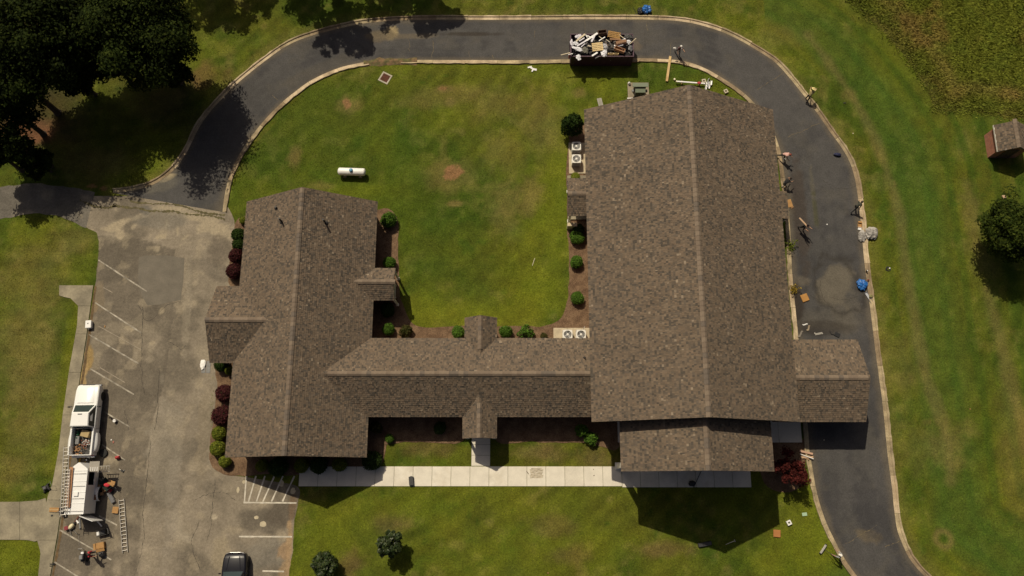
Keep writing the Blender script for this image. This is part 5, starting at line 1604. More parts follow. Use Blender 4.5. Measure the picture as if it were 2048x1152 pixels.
def pickup():
    t = thing('pickup_truck', (-35.02, 5.4, .0), 'white crew cab pickup truck with a loaded open bed on the left', 'truck', R(1.0))
    mb = MB()
    mb.loft([rr(2.83, .78, .52, .98, .10), rr(2.74, .90, .45, 1.06, .12), rr(2.45, .96, .40, 1.13, .13), rr(1.9, .98, .42, 1.17, .13), rr(1.15, .98, .42, 1.22, .12), rr(.2, .98, .42, 1.23, .10), rr(-.72, .98, .42, 1.24, .10)])
    mb.build('body', M_WHITEP, t, smooth=40)
    mb = MB(); mb.loft([[(-.62, 2.6, 1.10), (.62, 2.6, 1.10), (.55, 2.5, 1.155), (-.55, 2.5, 1.155)], [(-.72, 1.3, 1.20), (.72, 1.3, 1.20), (.62, 1.34, 1.265), (-.62, 1.34, 1.265)]]); mb.build('hood', M_WHITEP, t, smooth=40)
    greenhouse(t, (1.18, -.70, .90, .92), (.50, -.62, .70, .74), 1.21, 1.84, M_WHITEP, .88)
    mb = MB(); mb.box((0, -.2, 1.89), (.02, .02, .02)); mb.box((0, .36, 1.895), (.34, .07, .02)); mb.build('roof_lamp', M_BLK, t)
    # open bed: floor, sides, tailgate, all with thickness
    mb = MB(); mb.box((0, -1.80, .72), (1.66, 2.1, .06)); mb.build('bed_floor', mat('bed_liner', (.05, .047, .044), .8, .3, 4), t)
    for s in (-1, 1):
        mb = MB(); mb.loft([[(s * .98, y, .45), (s * .98, y, 1.25), (s * .95, y, 1.29), (s * .83, y, 1.29), (s * .80, y, 1.25), (s * .80, y, .7)] for y in (-.745, -2.88)]); mb.build('bed_side', M_WHITEP, t, smooth=40)
        mb = MB()
        rings = []
        for k in range(11):
            a = math.pi * k / 10; y = -1.85 + .80 * math.cos(a); b = .24 * math.sin(a) ** .7 if 0 < k < 10 else 0
            rings.append([(s * .975, y, .55), (s * (.985 + b * .9), y, .55 + .0), (s * (.985 + b), y, .86), (s * (.985 + b * .75), y, 1.02), (s * .985, y, 1.10 - .0), (s * .975, y, 1.05)])
        mb.loft(rings); mb.build('fender', M_WHITEP, t, smooth=50)
        mb = MB(); mb.box((s * 1.0, .35, .40), (.16, 2.2, .05), bev=.015); mb.build('side_step', M_BLK, t)
        for y in (.05, -.55):
            mb = MB(); mb.box((s * .99, y, 1.08), (.03, .16, .035), bev=.008); mb.build('door_handle', M_CHROME, t)
        mb = MB(); mb.box((s * 1.10, 1.02, 1.30), (.20, .07, .06), bev=.01); mb.box((s * 1.24, 1.0, 1.36), (.16, .10, .24), bev=.03); mb.build('mirror', M_BLK, t)
        mb = MB(); mb.box((s * .74, 2.76, .86), (.28, .10, .18), bev=.02); mb.build('headlight', M_LAMP, t)
        mb = MB(); mb.box((s * .90, -2.90, 1.0), (.12, .05, .34), bev=.01); mb.build('tail_light', M_TAIL, t)
        wheel(t, s * .86, 1.93, .40, .26); wheel(t, s * .98, -1.85, .40, .26); wheel(t, s * .68, -1.85, .40, .24)
    mb = MB(); mb.box((0, -2.87, 1.0), (1.70, .06, .56), bev=.015); mb.build('tailgate', M_WHITEP, t)
    mb = MB(); mb.box((0, -2.98, .58), (1.9, .16, .16), bev=.03); mb.build('rear_bumper', M_CHROME, t)
    mb = MB(); mb.box((0, 2.86, .62), (1.86, .14, .22), bev=.04); mb.build('front_bumper', M_CHROME, t)
    mb = MB(); mb.box((0, 2.82, .88), (1.0, .06, .24), bev=.015)
    for k in range(4): mb.box((0, 2.86, .79 + k * .06), (.96, .03, .02))
    mb.build('grille', M_BLK, t)
    return t
TRUCK = pickup()
# what lies in the truck bed
def in_truck(x, y): return (-35.02 + x, 5.4 + y)
def at_world(o, x, y, z): o.location = (x, y, z); return o
def bed_item(name, label, cat, x, y, z, fn, rz=0.0, mt=None, smooth=None):
    mb = MB(); fn(mb); o = mb.build(name, mt, None, (*in_truck(x, y), z), (0, 0, rz), smooth); return tag(o, label, cat)
def _bottles(mb):
    for k in range(3): mb.lathe([(.09, 0), (.10, .03), (.10, .24), (.05, .30), (.04, .36)], 12, Matrix.Translation((.04 * (k % 2), -.24 * k, 0)))
bed_item('jug_row', 'dark green jugs in the front corner of the truck bed', 'jug', -.48, -1.0, .75, _bottles, mt=mat('green_jug', (.01, .07, .03), .4, .2, 5), smooth=40)
t = thing('cardboard_carton', (*in_truck(.22, -1.15), .75), 'tan carton behind the cab in the truck bed', 'box', R(-14)); open_box(t, .66, .52, .42, mat('tan_card', (.40, .30, .15), .9, .1, 3), (0, 0, 0, 0))
mb = MB(); mb.box((0, 0, .425), (.66, .52, .012)); mb.build('lid', mat('tan_card', (.40, .30, .15)), t)
bed_item('tool_chest', 'flat grey tool chest along the left of the truck bed', 'toolbox', -.42, -1.68, .75, lambda m: (m.box((0, 0, .12), (.32, .66, .24), bev=.02), m.box((0, 0, .26), (.30, .64, .05), bev=.02)), mt=M_GREY)
def _heap(mb):
    rnd = random.Random(4)
    for k in range(60):
        mb.box((rnd.gauss(0, .17), rnd.gauss(0, .30), .03 + rnd.random() * .16), (rnd.uniform(.03, .10), rnd.uniform(.08, .28), rnd.uniform(.015, .05)), (rnd.uniform(-.4, .4), rnd.uniform(-.4, .4), rnd.uniform(0, 3.1)))
for k, (x, y, cc, lb) in enumerate([(.25, -1.95, (.17, .06, .04), 'heap of reddish scrap offcuts in the truck bed'), (.3, -1.8, (.45, .44, .42), 'scatter of pale metal offcuts on the scrap heap in the truck bed'), (-.35, -2.45, (.33, .17, .07), 'orange brown scrap pieces near the truck tailgate'), (.12, -2.3, (.10, .09, .08), 'dark scrap pieces in the middle of the truck bed')]):
    random.seed(k + 50)
    mb = MB(); rnd = random.Random(k + 60)
    for j in range(26): mb.box((rnd.gauss(0, .15), rnd.gauss(0, .24), .03 + rnd.random() * .2), (rnd.uniform(.03, .10), rnd.uniform(.08, .26), rnd.uniform(.015, .05)), (rnd.uniform(-.5, .5), rnd.uniform(-.5, .5), rnd.uniform(0, 3.1)))
    o = mb.build('scrap_heap', mat('scrap_%d' % k, cc, .7, .35, 5), None, (*in_truck(x, y), .75)); tag(o, lb, 'scrap', kind='stuff')
random.seed(21)

def suv():
    p = P(478, 1107, .9)
    t = thing('black_car', (P(477, 1130).x, p.y - 2.32, 0), 'black car with roof rails at the bottom edge of the lot', 'car', R(1.0))
    mb = MB()
    mb.loft([rr(2.36, .58, .45, .82, .12), rr(2.26, .80, .36, .93, .14), rr(1.95, .91, .32, 1.00, .15), rr(1.2, .95, .30, 1.07, .14), rr(.2, .96, .30, 1.08, .10), rr(-1.5, .96, .30, 1.08, .10), rr(-2.2, .90, .36, 1.05, .12), rr(-2.34, .78, .45, .95, .12)])
    mb.build('body', M_BLKP, t, smooth=40)
    mb = MB()
    for s in (-1, 1): mb.loft([[(s * .36, 2.1, .985), (s * .44, 2.1, .985), (s * .40, 2.1, 1.01)], [(s * .50, 1.1, 1.06), (s * .58, 1.1, 1.06), (s * .54, 1.1, 1.09)]])
    mb.build('hood_crease', M_BLKP, t)
    greenhouse(t, (1.02, -2.15, .86, .84), (.30, -1.80, .66, .66), 1.06, 1.66, M_BLKP, .9)
    for s in (-1, 1):
        mb = MB(); mb.tube([(s * .60, .2, 1.70), (s * .60, .0, 1.76), (s * .60, -1.5, 1.76), (s * .60, -1.7, 1.70)], .022, 8); mb.build('roof_rail', M_CHROME, t)
        mb = MB(); mb.box((s * 1.04, .86, 1.12), (.18, .10, .14), bev=.03); mb.build('mirror', M_BLKP, t)
        mb = MB(); mb.loft([[(s * .50, 2.30, .78), (s * .74, 2.24, .78), (s * .74, 2.22, .90), (s * .50, 2.27, .90)], [(s * .58, 2.16, .80), (s * .86, 2.04, .80), (s * .86, 2.0, .93), (s * .58, 2.12, .94)]]); mb.build('headlight', M_LAMP, t)
        mb = MB(); mb.box((s * .80, -2.26, .9), (.2, .08, .16), bev=.02); mb.build('tail_light', M_TAIL, t)
        wheel(t, s * .84, 1.45, .35, .22); wheel(t, s * .84, -1.45, .35, .22)
    mb = MB(); mb.box((0, 2.36, .68), (.95, .05, .26), bev=.02); mb.build('grille', M_CHROME, t)
    mb = MB(); mb.tube([(-.7, 2.33, .90), (-.4, 2.40, .92), (.4, 2.40, .92), (.7, 2.33, .90)], .02, 8); mb.build('trim_bar', M_CHROME, t)
    return t
suv()

# ------------------------------------------------------------------ cargo trailer and what stands round it
ZT = 2.2
TX0, TX1 = P(133.5, 985, ZT).x, P(171, 985, ZT).x
TY0, TY1 = P(150, 1029, ZT).y, P(150, 941, ZT).y
TXC = (TX0 + TX1) / 2; TW = (TX1 - TX0) / 2; TYC = (TY0 + TY1) / 2; TLn = (TY1 - TY0) / 2
def trailer():
    t = thing('cargo_trailer', (TXC, TYC, 0), 'white box trailer with pointed nose and open side hatch', 'trailer', R(1.5))
    M_TR = mat('trailer_white', (.76, .76, .76), .45, .07, 1.2); M_IN = mat('trailer_inside', (.03, .03, .035), .8, .2, 3)
    w, L = TW, TLn
    z0, z1 = .42, ZT
    # walls with a real opening in the right side
    oy0, oy1 = .55, 1.55; oz0, oz1 = 1.05, 1.95
    mb = MB()
    th = .04
    mb.box((-w + th / 2, 0, (z0 + z1) / 2), (th, 2 * L, z1 - z0)); mb.build('wall_panel', M_TR, t)
    for (ya, yb, za, zb) in ((-L, oy0, z0, z1), (oy1, L, z0, z1), (oy0, oy1, z0, oz0), (oy0, oy1, oz1, z1)):
        mb = MB(); mb.box((w - th / 2, (ya + yb) / 2, (za + zb) / 2), (th, yb - ya, zb - za)); mb.build('wall_panel', M_TR, t)
    nose = [(-w, L), (w, L), (w * .9, L + .16), (.05, L + .62), (-.05, L + .62), (-w * .9, L + .16)]
    mb = MB(); mb.prism(nose, z0, z1 - .06); mb.build('nose', M_TR, t)
    mb = MB(); mb.prism([(x * 1.02, y) for x, y in nose], z1 - .058, z1 - .01); mb.build('nose_cap', M_WHITEP, t)
    mb = MB(); mb.box((0, 0, z0 + .03), (2 * w - .1, 2 * L, .05)); mb.build('floor', M_IN, t)
    mb = MB(); mb.box((0, L - .04, 1.3), (2 * w - .1, .03, 1.6)); mb.build('bulkhead', M_IN, t)
    # roof in sheets with raised seams
    n = 4
    for k in range(n):
        ya = -L + 2 * L * k / n; yb = -L + 2 * L * (k + 1) / n
        mb = MB(); mb.box((0, (ya + yb) / 2, z1 + .012), (2 * w + .02, yb - ya - .012, .024), bev=.006); mb.build('roof_sheet', M_TR, t)
    for k in range(n + 1):
        mb = MB(); mb.box((0, -L + 2 * L * k / n + (.03 if k == 0 else -.03 if k == n else 0), z1 + .035), (2 * w, .045, .022)); mb.build('roof_seam', M_WHITEP, t)
    mb = MB(); mb.box((w * .05, -.12, z1 + .075), (.36, .36, .10), bev=.03); mb.build('roof_vent', M_WHITEP, t)
    for k in range(4):
        y = -L + .25 + (2 * L - .5) * k / 3
        mb = MB(); mb.tube([(-w - .46, y, z1 + .04), (w - .06, y, z1 + .075)], .018, 8); mb.tube([(-w - .46, y, z1 + .04), (-w - .48, y, z1 + .16)], .018, 8); mb.build('rack_bar', M_STEEL, t)
    # side hatch lifted flat, rear door swung out
    mb = MB(); mb.box((w + .38, oy1 + .42, oz1 + .02), (.80, .80, .035), bev=.008)
    mb.build('hatch', mat('hatch_grey', (.30, .275, .235), .6, .12, 2), t)
    for k in range(4):
        mb = MB(); mb.box((w + .12 + k * .17, oy1 + .22, oz1 + .045), (.045, .30, .012)); mb.build('slot', M_WHITEP, t)
    mb = MB(); mb.box((w + .2, -L - .34, 1.32), (1.18, .045, 1.7), (0, 0, R(-22)), bev=.01); mb.build('rear_door', M_TR, t)
    mb = MB(); mb.box((-w * .2, -L + .03, 2.12), (2 * w, .05, .14)); mb.box((-w + .04, -L + .028, 1.3), (.08, .05, 1.6)); mb.box((w - .04, -L + .028, 1.3), (.08, .05, 1.6)); mb.build('door_frame', M_STEEL, t)
    for s in (-1, 1):
        mb = MB(); rings = []
        for k in range(9):
            a = math.pi * k / 8; rings.append([(s * (w + .005), -.15 + .56 * math.cos(a), .40 + .42 * math.sin(a)), (s * (w + .26), -.15 + .56 * math.cos(a), .40 + .42 * math.sin(a)), (s * (w + .26), -.15 + .52 * math.cos(a), .38 + .38 * math.sin(a)), (s * (w + .005), -.15 + .52 * math.cos(a), .38 + .38 * math.sin(a))])
        mb.loft(rings); mb.build('fender', M_TR, t)
        wheel(t, s * (w + .13), -.15, .33, .20)
    mb = MB(); mb.tube([(-.5, L, .45), (0, L + 1.35, .45)], .04, 6); mb.tube([(.5, L, .45), (0, L + 1.35, .45)], .04, 6); mb.tube([(0, L + 1.2, .45), (0, L + 1.5, .5)], .05, 8); mb.build('drawbar', M_BLK, t)
    mb = MB(); mb.tube([(0, L + 1.0, .02), (0, L + 1.0, .75)], .035, 8); mb.build('jack', M_STEEL, t)
    return t
trailer()
zr_ = ZT + .10
ladder('extension_ladder', (P(126, 1034, zr_ + .05).x, P(126, 1034, zr_).y, zr_), (P(134, 893, zr_).x, P(134, 893, zr_).y, zr_), .42, 19, 'long aluminium ladder carried on the trailer rack, left edge', z=0)
ladder('extension_ladder', (P(131, 1024, zr_ + .12).x, P(131, 1024, zr_).y, zr_ + .11), (P(138, 938, zr_).x, P(138, 938, zr_).y, zr_ + .11), .36, 13, 'shorter ladder stacked on the long one on the trailer rack', z=0)
A = P(137, 1015, ZT + .06); B = P(143.5, 934, ZT + .06)
mb = plank_mb((B - A).length, .27, .05); o = mb.build('plank', mat('brown_plank', (.36, .185, .095), .8, .15, 2), None, (A + B) / 2 + Vector((.02, 0, .04)), (0, 0, math.atan2(B.y - A.y, B.x - A.x))); tag(o, 'wide brown plank lying along the trailer roof', 'plank')
ladder('long_ladder', P(251.5, 1105, .0), P(244, 998, .0), .42, 14, 'long aluminium ladder lying alone on the lot right of the trailer')
ladder('step_ladder', P(196, 938.5, .9), P(219, 938.5, .0), .46, 5, 'short ladder sloping from the open hatch to the asphalt')

def barrow(t):
    mb = MB(); mb.loft([[(-.22, -.36, .32), (.22, -.36, .32), (.22, .22, .32), (-.22, .22, .32)], [(-.36, -.50, .62), (.36, -.50, .62), (.36, .42, .66), (-.36, .42, .66)]], cap=False)
    mb.add([(-.22, -.36, .32), (.22, -.36, .32), (.22, .22, .32), (-.22, .22, .32)], [(0, 1, 2, 3)])
    o = mb.build('tray', mat('barrow_green', (.03, .05, .04), .6, .2, 4), t); s = o.modifiers.new('s', 'SOLIDIFY'); s.thickness = .02
    for q in (-1, 1):
        mb = MB(); mb.tube([(q * .06, .60, .22), (q * .26, .1, .30), (q * .30, -.9, .55)], .02, 8); mb.build('handle', M_BLK, t)
        mb = MB(); mb.tube([(q * .26, -.15, .32), (q * .26, -.35, .0)], .016, 6); mb.build('leg', M_BLK, t)
    mb = MB(); mb.lathe([(.10, -.045), (.19, -.045), (.2, 0), (.19, .045), (.10, .045)], 16, axis='x'); mb.build('wheel', M_TYRE, t, (0, .62, .2))
prop('wheelbarrow', 219, 968, 'dark wheelbarrow with long handles right of the trailer', 'wheelbarrow', barrow, 0, R(48))
mb = MB(); mb.box((0, 0, .02), (.56, .36, .02), (0, .06, 0)); mb.box((.1, .05, .05), (.4, .3, .015), (0, -.1, .3)); single('cardboard_sheet', 223, 966, 'flattened cardboard lying across the wheelbarrow tray', 'cardboard', mb, M_CARD, .66, R(-28))
single('red_cloth', 214.5, 970, 'crumpled red cloth hanging on the wheelbarrow rim', 'cloth', blob(.24, .15, .07, 3), mat('red_cloth', (.50, .03, .045), .85, .15, 4), .60)
def machine(t, col=M_RED):
    mb = MB(); mb.box((0, 0, .16), (.36, .30, .22), bev=.04); mb.lathe([(.10, .26), (.11, .33), (.04, .36)], 12); mb.build('housing', col, t)
    mb = MB(); mb.box((.22, 0, .12), (.12, .22, .18), bev=.02); mb.build('engine', M_BLK, t)
    mb = MB(); mb.tube([(-.1, -.14, .3), (-.1, -.14, .44), (-.1, .14, .44), (-.1, .14, .3)], .015, 6); mb.build('handle', M_BLK, t)
    for s in (-1, 1):
        mb = MB(); mb.lathe([(.03, -.02), (.08, -.02), (.08, .02), (.03, .02)], 12, axis='y'); mb.build('wheel', M_TYRE, t, (-.14, s * .16, .08))
prop('red_machine', 221, 981, 'small red motor unit on the asphalt below the wheelbarrow', 'tool', machine, 0, R(-30))
prop('tool_case', 224, 995, 'long dark grey tool case lying at a slant by the wheelbarrow', 'toolbox', lambda t: (MB().box((0, 0, .10), (.95, .34, .20), bev=.03).build('case', M_GREY, t), MB().box((0, 0, .215), (.93, .30, .03), bev=.012).build('lid', mat('case_lid', (.12, .12, .13), .6, .15, 3), t), MB().box((0, -.19, .12), (.2, .04, .03)).build('handle', M_BLK, t)), 0, R(-58))
prop('open_carton', 203, 980, 'brown cardboard carton with open flaps beside the trailer wheel', 'box', lambda t: open_box(t, .56, .52, .42, M_CARD2), 0, R(20))
prop('wood_crate', 195, 993, 'brown box standing behind the trailer wheel', 'box', lambda t: (open_box(t, .52, .55, .8, mat('crate_brown', (.15, .07, .035), .85, .2, 3), (0, 0, 0, 0)), MB().box((0, 0, .805), (.52, .55, .015)).build('lid', mat('crate_brown', (.15, .07, .035)), t)), 0, R(4))
def gas_can(t):
    MB().box((0, 0, .15), (.34, .22, .28), bev=.04).build('body', M_RED, t); MB().tube([(.1, 0, .28), (.16, 0, .36), (.3, 0, .42)], .025, 8).build('spout', M_BLK, t); MB().tube([(-.14, 0, .28), (-.1, 0, .38), (.06, 0, .38), (.08, 0, .28)], .018, 6).build('handle', M_RED, t)
prop('fuel_can', 237, 915, 'red fuel can standing alone right of the truck', 'fuel can', gas_can, 0, R(15))
def drill(t):
    mb = MB(); mb.box((0, 0, .05), (.12, .28, .1), bev=.02); mb.build('body', M_BLK, t); MB().tube([(0, .13, .06), (0, .34, .05)], .012, 6).build('bit', M_STEEL, t); MB().box((.08, -.1, .04), (.16, .07, .06), bev=.01).build('grip', M_GREY, t)
prop('power_tool', 245, 942, 'small dark power tool on the lot above the wheelbarrow', 'tool', drill, 0, R(60))
def coil(t, r, n, tube, mt, name='loop'):
    for k in range(n):
        mb = MB(); rr_ = r * (1 - .08 * k); pts = [(rr_ * math.cos(a) + .02 * k, rr_ * math.sin(a), .02 + k * .02) for a in np.linspace(0, 2 * math.pi, 20)]
        mb.tube(pts, tube, 6, cap=False); mb.build(name, mt, t)
prop('yellow_hose', 165, 921, 'coil of yellow hose on the asphalt behind the truck tailgate', 'hose', lambda t: coil(t, .30, 4, .02, mat('yellow_hose', (.50, .30, .03), .6, .1, 4)))
prop('spare_tyre', 208, 906, 'loose black tyre lying in shade behind the rear truck wheel', 'tyre', lambda t: (MB().lathe([(.18, 0), (.33, .02), (.34, .1), (.33, .18), (.18, .2)], 20).build('tyre', M_TYRE, t, smooth=40), MB().lathe([(.19, .04), (.19, .16), (.06, .14)], 14).build('rim', M_STEEL, t)))
prop('dark_bucket', 176, 920, 'small dark bucket with pale lids between truck and trailer', 'bucket', lambda t: (MB().lathe([(.11, 0), (.14, .26), (.12, .26), (.10, .03)], 14).build('pail', M_BLK, t), MB().lathe([(.08, .262), (.07, .285), (.01, .29)], 12).build('lid', M_WPVC, t)))
prop('white_bucket', 231.5, 842, 'white bucket standing alone right of the truck cab', 'bucket', lambda t: (MB().lathe([(.10, 0), (.125, .26), (.13, .28), (.02, .285)], 14).build('pail', M_WPVC, t, smooth=40), MB().tube([(-.13, 0, .24), (-.1, .05, .32), (.1, .05, .32), (.13, 0, .24)], .006, 5).build('handle', M_STEEL, t)))
def shovel(t, L=.9, mt=None):
    MB().tube([(0, 0, .04), (0, L, .04)], .016, 6).build('shaft', mt or M_BLK, t); MB().box((0, L + .12, .03), (.20, .26, .015), (R(6), 0, 0), bev=.006).build('blade', M_STEEL if mt else M_BLK, t); MB().tube([(-.06, 0, .04), (.06, 0, .04)], .016, 6).build('grip', M_BLK, t)
prop('shovel', 214, 829, 'dark shovel lying beside the truck pointing at the white bucket', 'shovel', shovel, 0, R(-122))
single('paper_scrap', 223, 880, 'small white scrap on the asphalt beside the rear truck wheel', 'scrap', blob(.06, .06, .03, 8, 10, 6), M_WPVC)
single('rag', 227, 884.5, 'tiny reddish rag on the asphalt near the white scrap', 'rag', blob(.07, .10, .03, 9, 10, 6), mat('pink_rag', (.35, .14, .11), .9, .2, 5))
single('wood_offcut', 142, 902, 'short pale wood offcut on the kerb beside the truck tailgate', 'offcut', MB().box((0, 0, .02), (.1, .34, .04)), M_PINE, .06, R(-12))

def mower(t):
    MB().box((0, 0, .14), (.42, .5, .14), bev=.04).build('deck', M_BLK, t); MB().box((0, .02, .30), (.24, .28, .2), bev=.04).build('engine', mat('engine_grey', (.09, .09, .095), .5, .3, 5), t)
    for x in (-.24, .24):
        for y in (-.22, .24): MB().lathe([(.03, -.03), (.10, -.03), (.10, .03), (.03, .03)], 12, axis='x').build('wheel', M_TYRE, t, (x, y, .10))
    MB().tube([(-.18, -.2, .2), (-.2, -.7, .6), (.2, -.7, .6), (.18, -.2, .2)], .016, 6).build('handle', M_STEEL, t)
prop('trimmer_engine', 94, 976, 'black engine tool lying at the lawn edge left of the trailer', 'tool', mower, 0, R(118))
prop('cardboard_flat', 109, 1019.5, 'flat cardboard box on the footpath behind the trailer', 'cardboard', lambda t: (MB().box((0, 0, .04), (.78, .34, .07), bev=.008).build('carton', M_CARD, t), MB().box((0, 0, .078), (.74, .06, .004)).build('tape', mat('tape', (.45, .33, .17), .4, .1, 3), t)), .06, R(0))
single('glove', 104, 1031, 'dark work glove on the old footpath', 'glove', blob(.10, .07, .03, 12, 12, 6, .5), M_BLK, .06)
def hitch(t):
    MB().box((0, 0, .4), (.30, .5, .28), bev=.03).build('battery_box', M_BLK, t); MB().tube([(0, .3, .04), (0, .3, .8)], .035, 8).build('post', M_STEEL, t); MB().tube([(-.2, -.3, .3), (-.2, .4, .3)], .03, 6).build('arm', M_BLK, t); MB().tube([(.2, -.3, .3), (.2, .4, .3)], .03, 6).build('arm', M_BLK, t); MB().lathe([(.05, 0), (.11, 0), (.11, .05), (.05, .05)], 12, axis='x').build('wheel', M_STEEL, t, (0, -.42, .11))
prop('ladder_jack', 129, 1022, 'dark folded ladder jack standing at the rear left trailer corner', 'tool', hitch, 0, R(4))
def sander(t):
    MB().tube([(0, 0, .05), (.25, .5, .05)], .02, 6).build('shaft', M_STEEL, t); MB().box((-.05, -.1, .08), (.3, .22, .15), bev=.03).build('head', M_BLK, t)
def vac(t):
    MB().lathe([(.16, 0), (.18, .08), (.17, .26), (.10, .34), (.02, .36)], 16, Matrix.Scale(1.5, 4, (0, 1, 0))).build('tank', mat('cream_plastic', (.68, .60, .40), .5, .08, 3), t, smooth=50); MB().tube([(0, -.2, .2), (.25, -.42, .1), (.45, -.55, .04)], .025, 8).build('hose', M_STEEL, t); MB().box((.0, .3, .12), (.16, .14, .18), bev=.03).build('motor', M_BLK, t)
prop('cream_canister', 145, 1053, 'cream canister vacuum with a short hose below the trailer', 'vacuum', vac, 0, R(-35))
prop('red_stool', 135.5, 1056, 'small dark red frame next to the cream canister', 'stool', lambda t: [MB().box((0, 0, .26), (.30, .30, .03), bev=.01).build('seat', mat('dark_red', (.20, .02, .03), .6, .15, 4), t)] + [MB().tube([(sx * .14, sy * .14, 0), (sx * .11, sy * .11, .25)], .014, 6).build('leg', mat('dark_red', (.2, .02, .03)), t) for sx in (-1, 1) for sy in (-1, 1)], 0, R(20))
for k, (x0, y0, x1, y1, w_, mt, lb) in enumerate([(160, 1036, 161, 1058, .12, M_GREY, 'long grey tool case below the open trailer door'), (150, 1044, 158, 1033, .10, M_RUST, 'rusty bar leaning from the trailer doorway'), (153, 1040, 158, 1046, .12, M_WPVC, 'short white pipe offcut in the tool clutter under the trailer'), (165, 1034.5, 171, 1038.5, .07, M_STEEL, 'short steel bar in the trailer door shadow'), (195, 1042, 205, 1053, .10, M_ALU, 'aluminium strip lying in the trailer door shadow'), (148, 1060, 155, 1067, .03, M_STEEL, 'thin rod with a dark tip beside the canister')]):
    a, b = P(x0, y0), P(x1, y1); L = (b - a).length
    mb = MB(); mb.box((0, 0, .05), (L, w_, .08), bev=.01); mb.box((L * .42, 0, .06), (.08, w_ * 1.25, .1), bev=.01)
    o = mb.build('tool_bar', mt, None, (a + b) / 2, (0, 0, math.atan2(b.y - a.y, b.x - a.x))); tag(o, lb, 'tool')
def genset(t, main=M_BLK, cap=M_WPVC):
    for s in (-1, 1): MB().tube([(-.4, s * .22, .06), (-.4, s * .22, .5), (.4, s * .22, .5), (.4, s * .22, .06)], .018, 6).build('frame', M_BLK, t)
    MB().box((.06, 0, .27), (.5, .36, .34), bev=.05).build('motor', main, t); MB().box((-.30, 0, .30), (.22, .32, .26), bev=.04).build('tank', cap, t)
    for s in (-1, 1): MB().lathe([(.03, -.03), (.12, -.03), (.12, .03), (.03, .03)], 12, axis='y').build('wheel', M_TYRE, t, (.28, s * .25, .12))
    MB().tube([(.42, -.2, .45), (.62, -.2, .62), (.62, .2, .62), (.42, .2, .45)], .016, 6).build('handle', M_STEEL, t)
prop('generator', 208, 1065, 'black generator with a white end below the trailer', 'generator', genset, 0, R(14))
def compressor(t):
    MB().lathe([(.02, -.42), (.16, -.38), (.18, -.3), (.18, .3), (.16, .38), (.02, .42)], 16, Matrix.Translation((0, 0, .42)), axis='y').build('tank', M_BLK, t, smooth=50); MB().box((0, .05, .72), (.28, .34, .24), bev=.04).build('motor', M_GREY, t); MB().box((-.05, -.28, .66), (.22, .18, .12), bev=.02).build('gauge_panel', M_WPVC, t)
    for s in (-1, 1): MB().lathe([(.04, -.03), (.15, -.03), (.15, .03), (.04, .03)], 14, axis='x').build('wheel', M_TYRE, t, (s * .2, .28, .15))
    MB().tube([(-.16, -.4, .4), (-.16, -.62, .95), (.16, -.62, .95), (.16, -.4, .4)], .018, 6).build('handle', M_STEEL, t); MB().tube([(0, -.38, .3), (0, -.38, .0)], .025, 6).build('foot', M_BLK, t)
prop('air_compressor', 172, 1112, 'tall black air compressor with handle left of the person in red', 'compressor', compressor, 0, R(185))
prop('open_carton', 203, 1091, 'golden cardboard box beside the person in red', 'box', lambda t: (open_box(t, .68, .5, .3, M_CARD, (0, 1, 0, 1)), MB().box((.02, .02, .305), (.62, .46, .01)).build('lid', M_CARD, t)), 0, R(12))
prop('carton', 232, 1020, 'golden carton flattened against the long ladder', 'box', lambda t: (open_box(t, .48, .5, .12, M_CARD, (0, 0, 0, 0)), MB().box((0, 0, .125), (.48, .5, .01)).build('lid', M_CARD, t), MB().box((.1, -.3, .03), (.3, .1, .04)).build('insert', M_BLK, t)), 0, R(-4))
single('black_bag', 207, 1108, 'black rubbish bag right of the person in red', 'bag', blob(.26, .26, .2, 14, 18, 9, .3), M_BLK)
single('dark_clamp', 105, 1128, 'small dark clamp on the footpath edge at the bottom left', 'tool', MB().box((0, 0, .03), (.4, .07, .05)).box((.08, 0, .05), (.06, .2, .07)).box((-.12, -.14, .03), (.18, .05, .04)), M_BLK, .06)
def sprayer(t):
    MB().tube([(0, 0, .03), (-.15, .8, .03)], .008, 5).build('wand', M_STEEL, t); MB().box((-.17, .88, .03), (.16, .05, .05)).build('tip', M_BLK, t)
prop('spray_wand', 159, 1092, 'thin steel wand crossing the white stall line', 'tool', sprayer)

# cooler, cloth and floor grates further up the lot
def cooler(t):
    MB().box((0, 0, .17), (.46, .62, .34), bev=.04).build('body', M_WPVC, t); MB().box((0, 0, .37), (.50, .66, .07), bev=.025).build('lid', M_WHITEP, t); MB().box((-.02, .06, .41), (.10, .10, .012)).build('latch', M_GREY, t); MB().tube([(-.22, -.36, .25), (0, -.40, .28), (.22, -.36, .25)], .015, 6).build('handle', M_WPVC, t)
prop('cooler', 181, 650, 'white cooler box on the kerb of the empty stalls', 'cooler', cooler, .0, R(4))
single('bread_scrap', 210, 653, 'tiny tan scrap on the asphalt right of the cooler', 'scrap', blob(.06, .11, .03, 15, 10, 6), M_CARD)
for k, (px, lb) in enumerate([(407.5, 'left grey vent grate on the lot edge under a white cloth'), (417, 'right grey vent grate on the lot edge beside the bed')]):
    t = thing('vent_grate', P(px, 734), lb, 'grate', R(2))
    MB().box((0, 0, .015), (.34, 1.02, .03), bev=.006).build('frame', M_GREY, t)
    for j in range(8): MB().box((0, -.42 + j * .12, .036), (.28, .035, .014)).build('bar', mat('grate_bar', (.24, .23, .21), .7, .1, 4), t)
single('white_cloth', 406, 729, 'crumpled white cloth lying on a floor grate', 'cloth', blob(.22, .42, .07, 17, 20, 9, .45), mat('white_cloth', (.8, .79, .77), .9, .05, 3), .03)

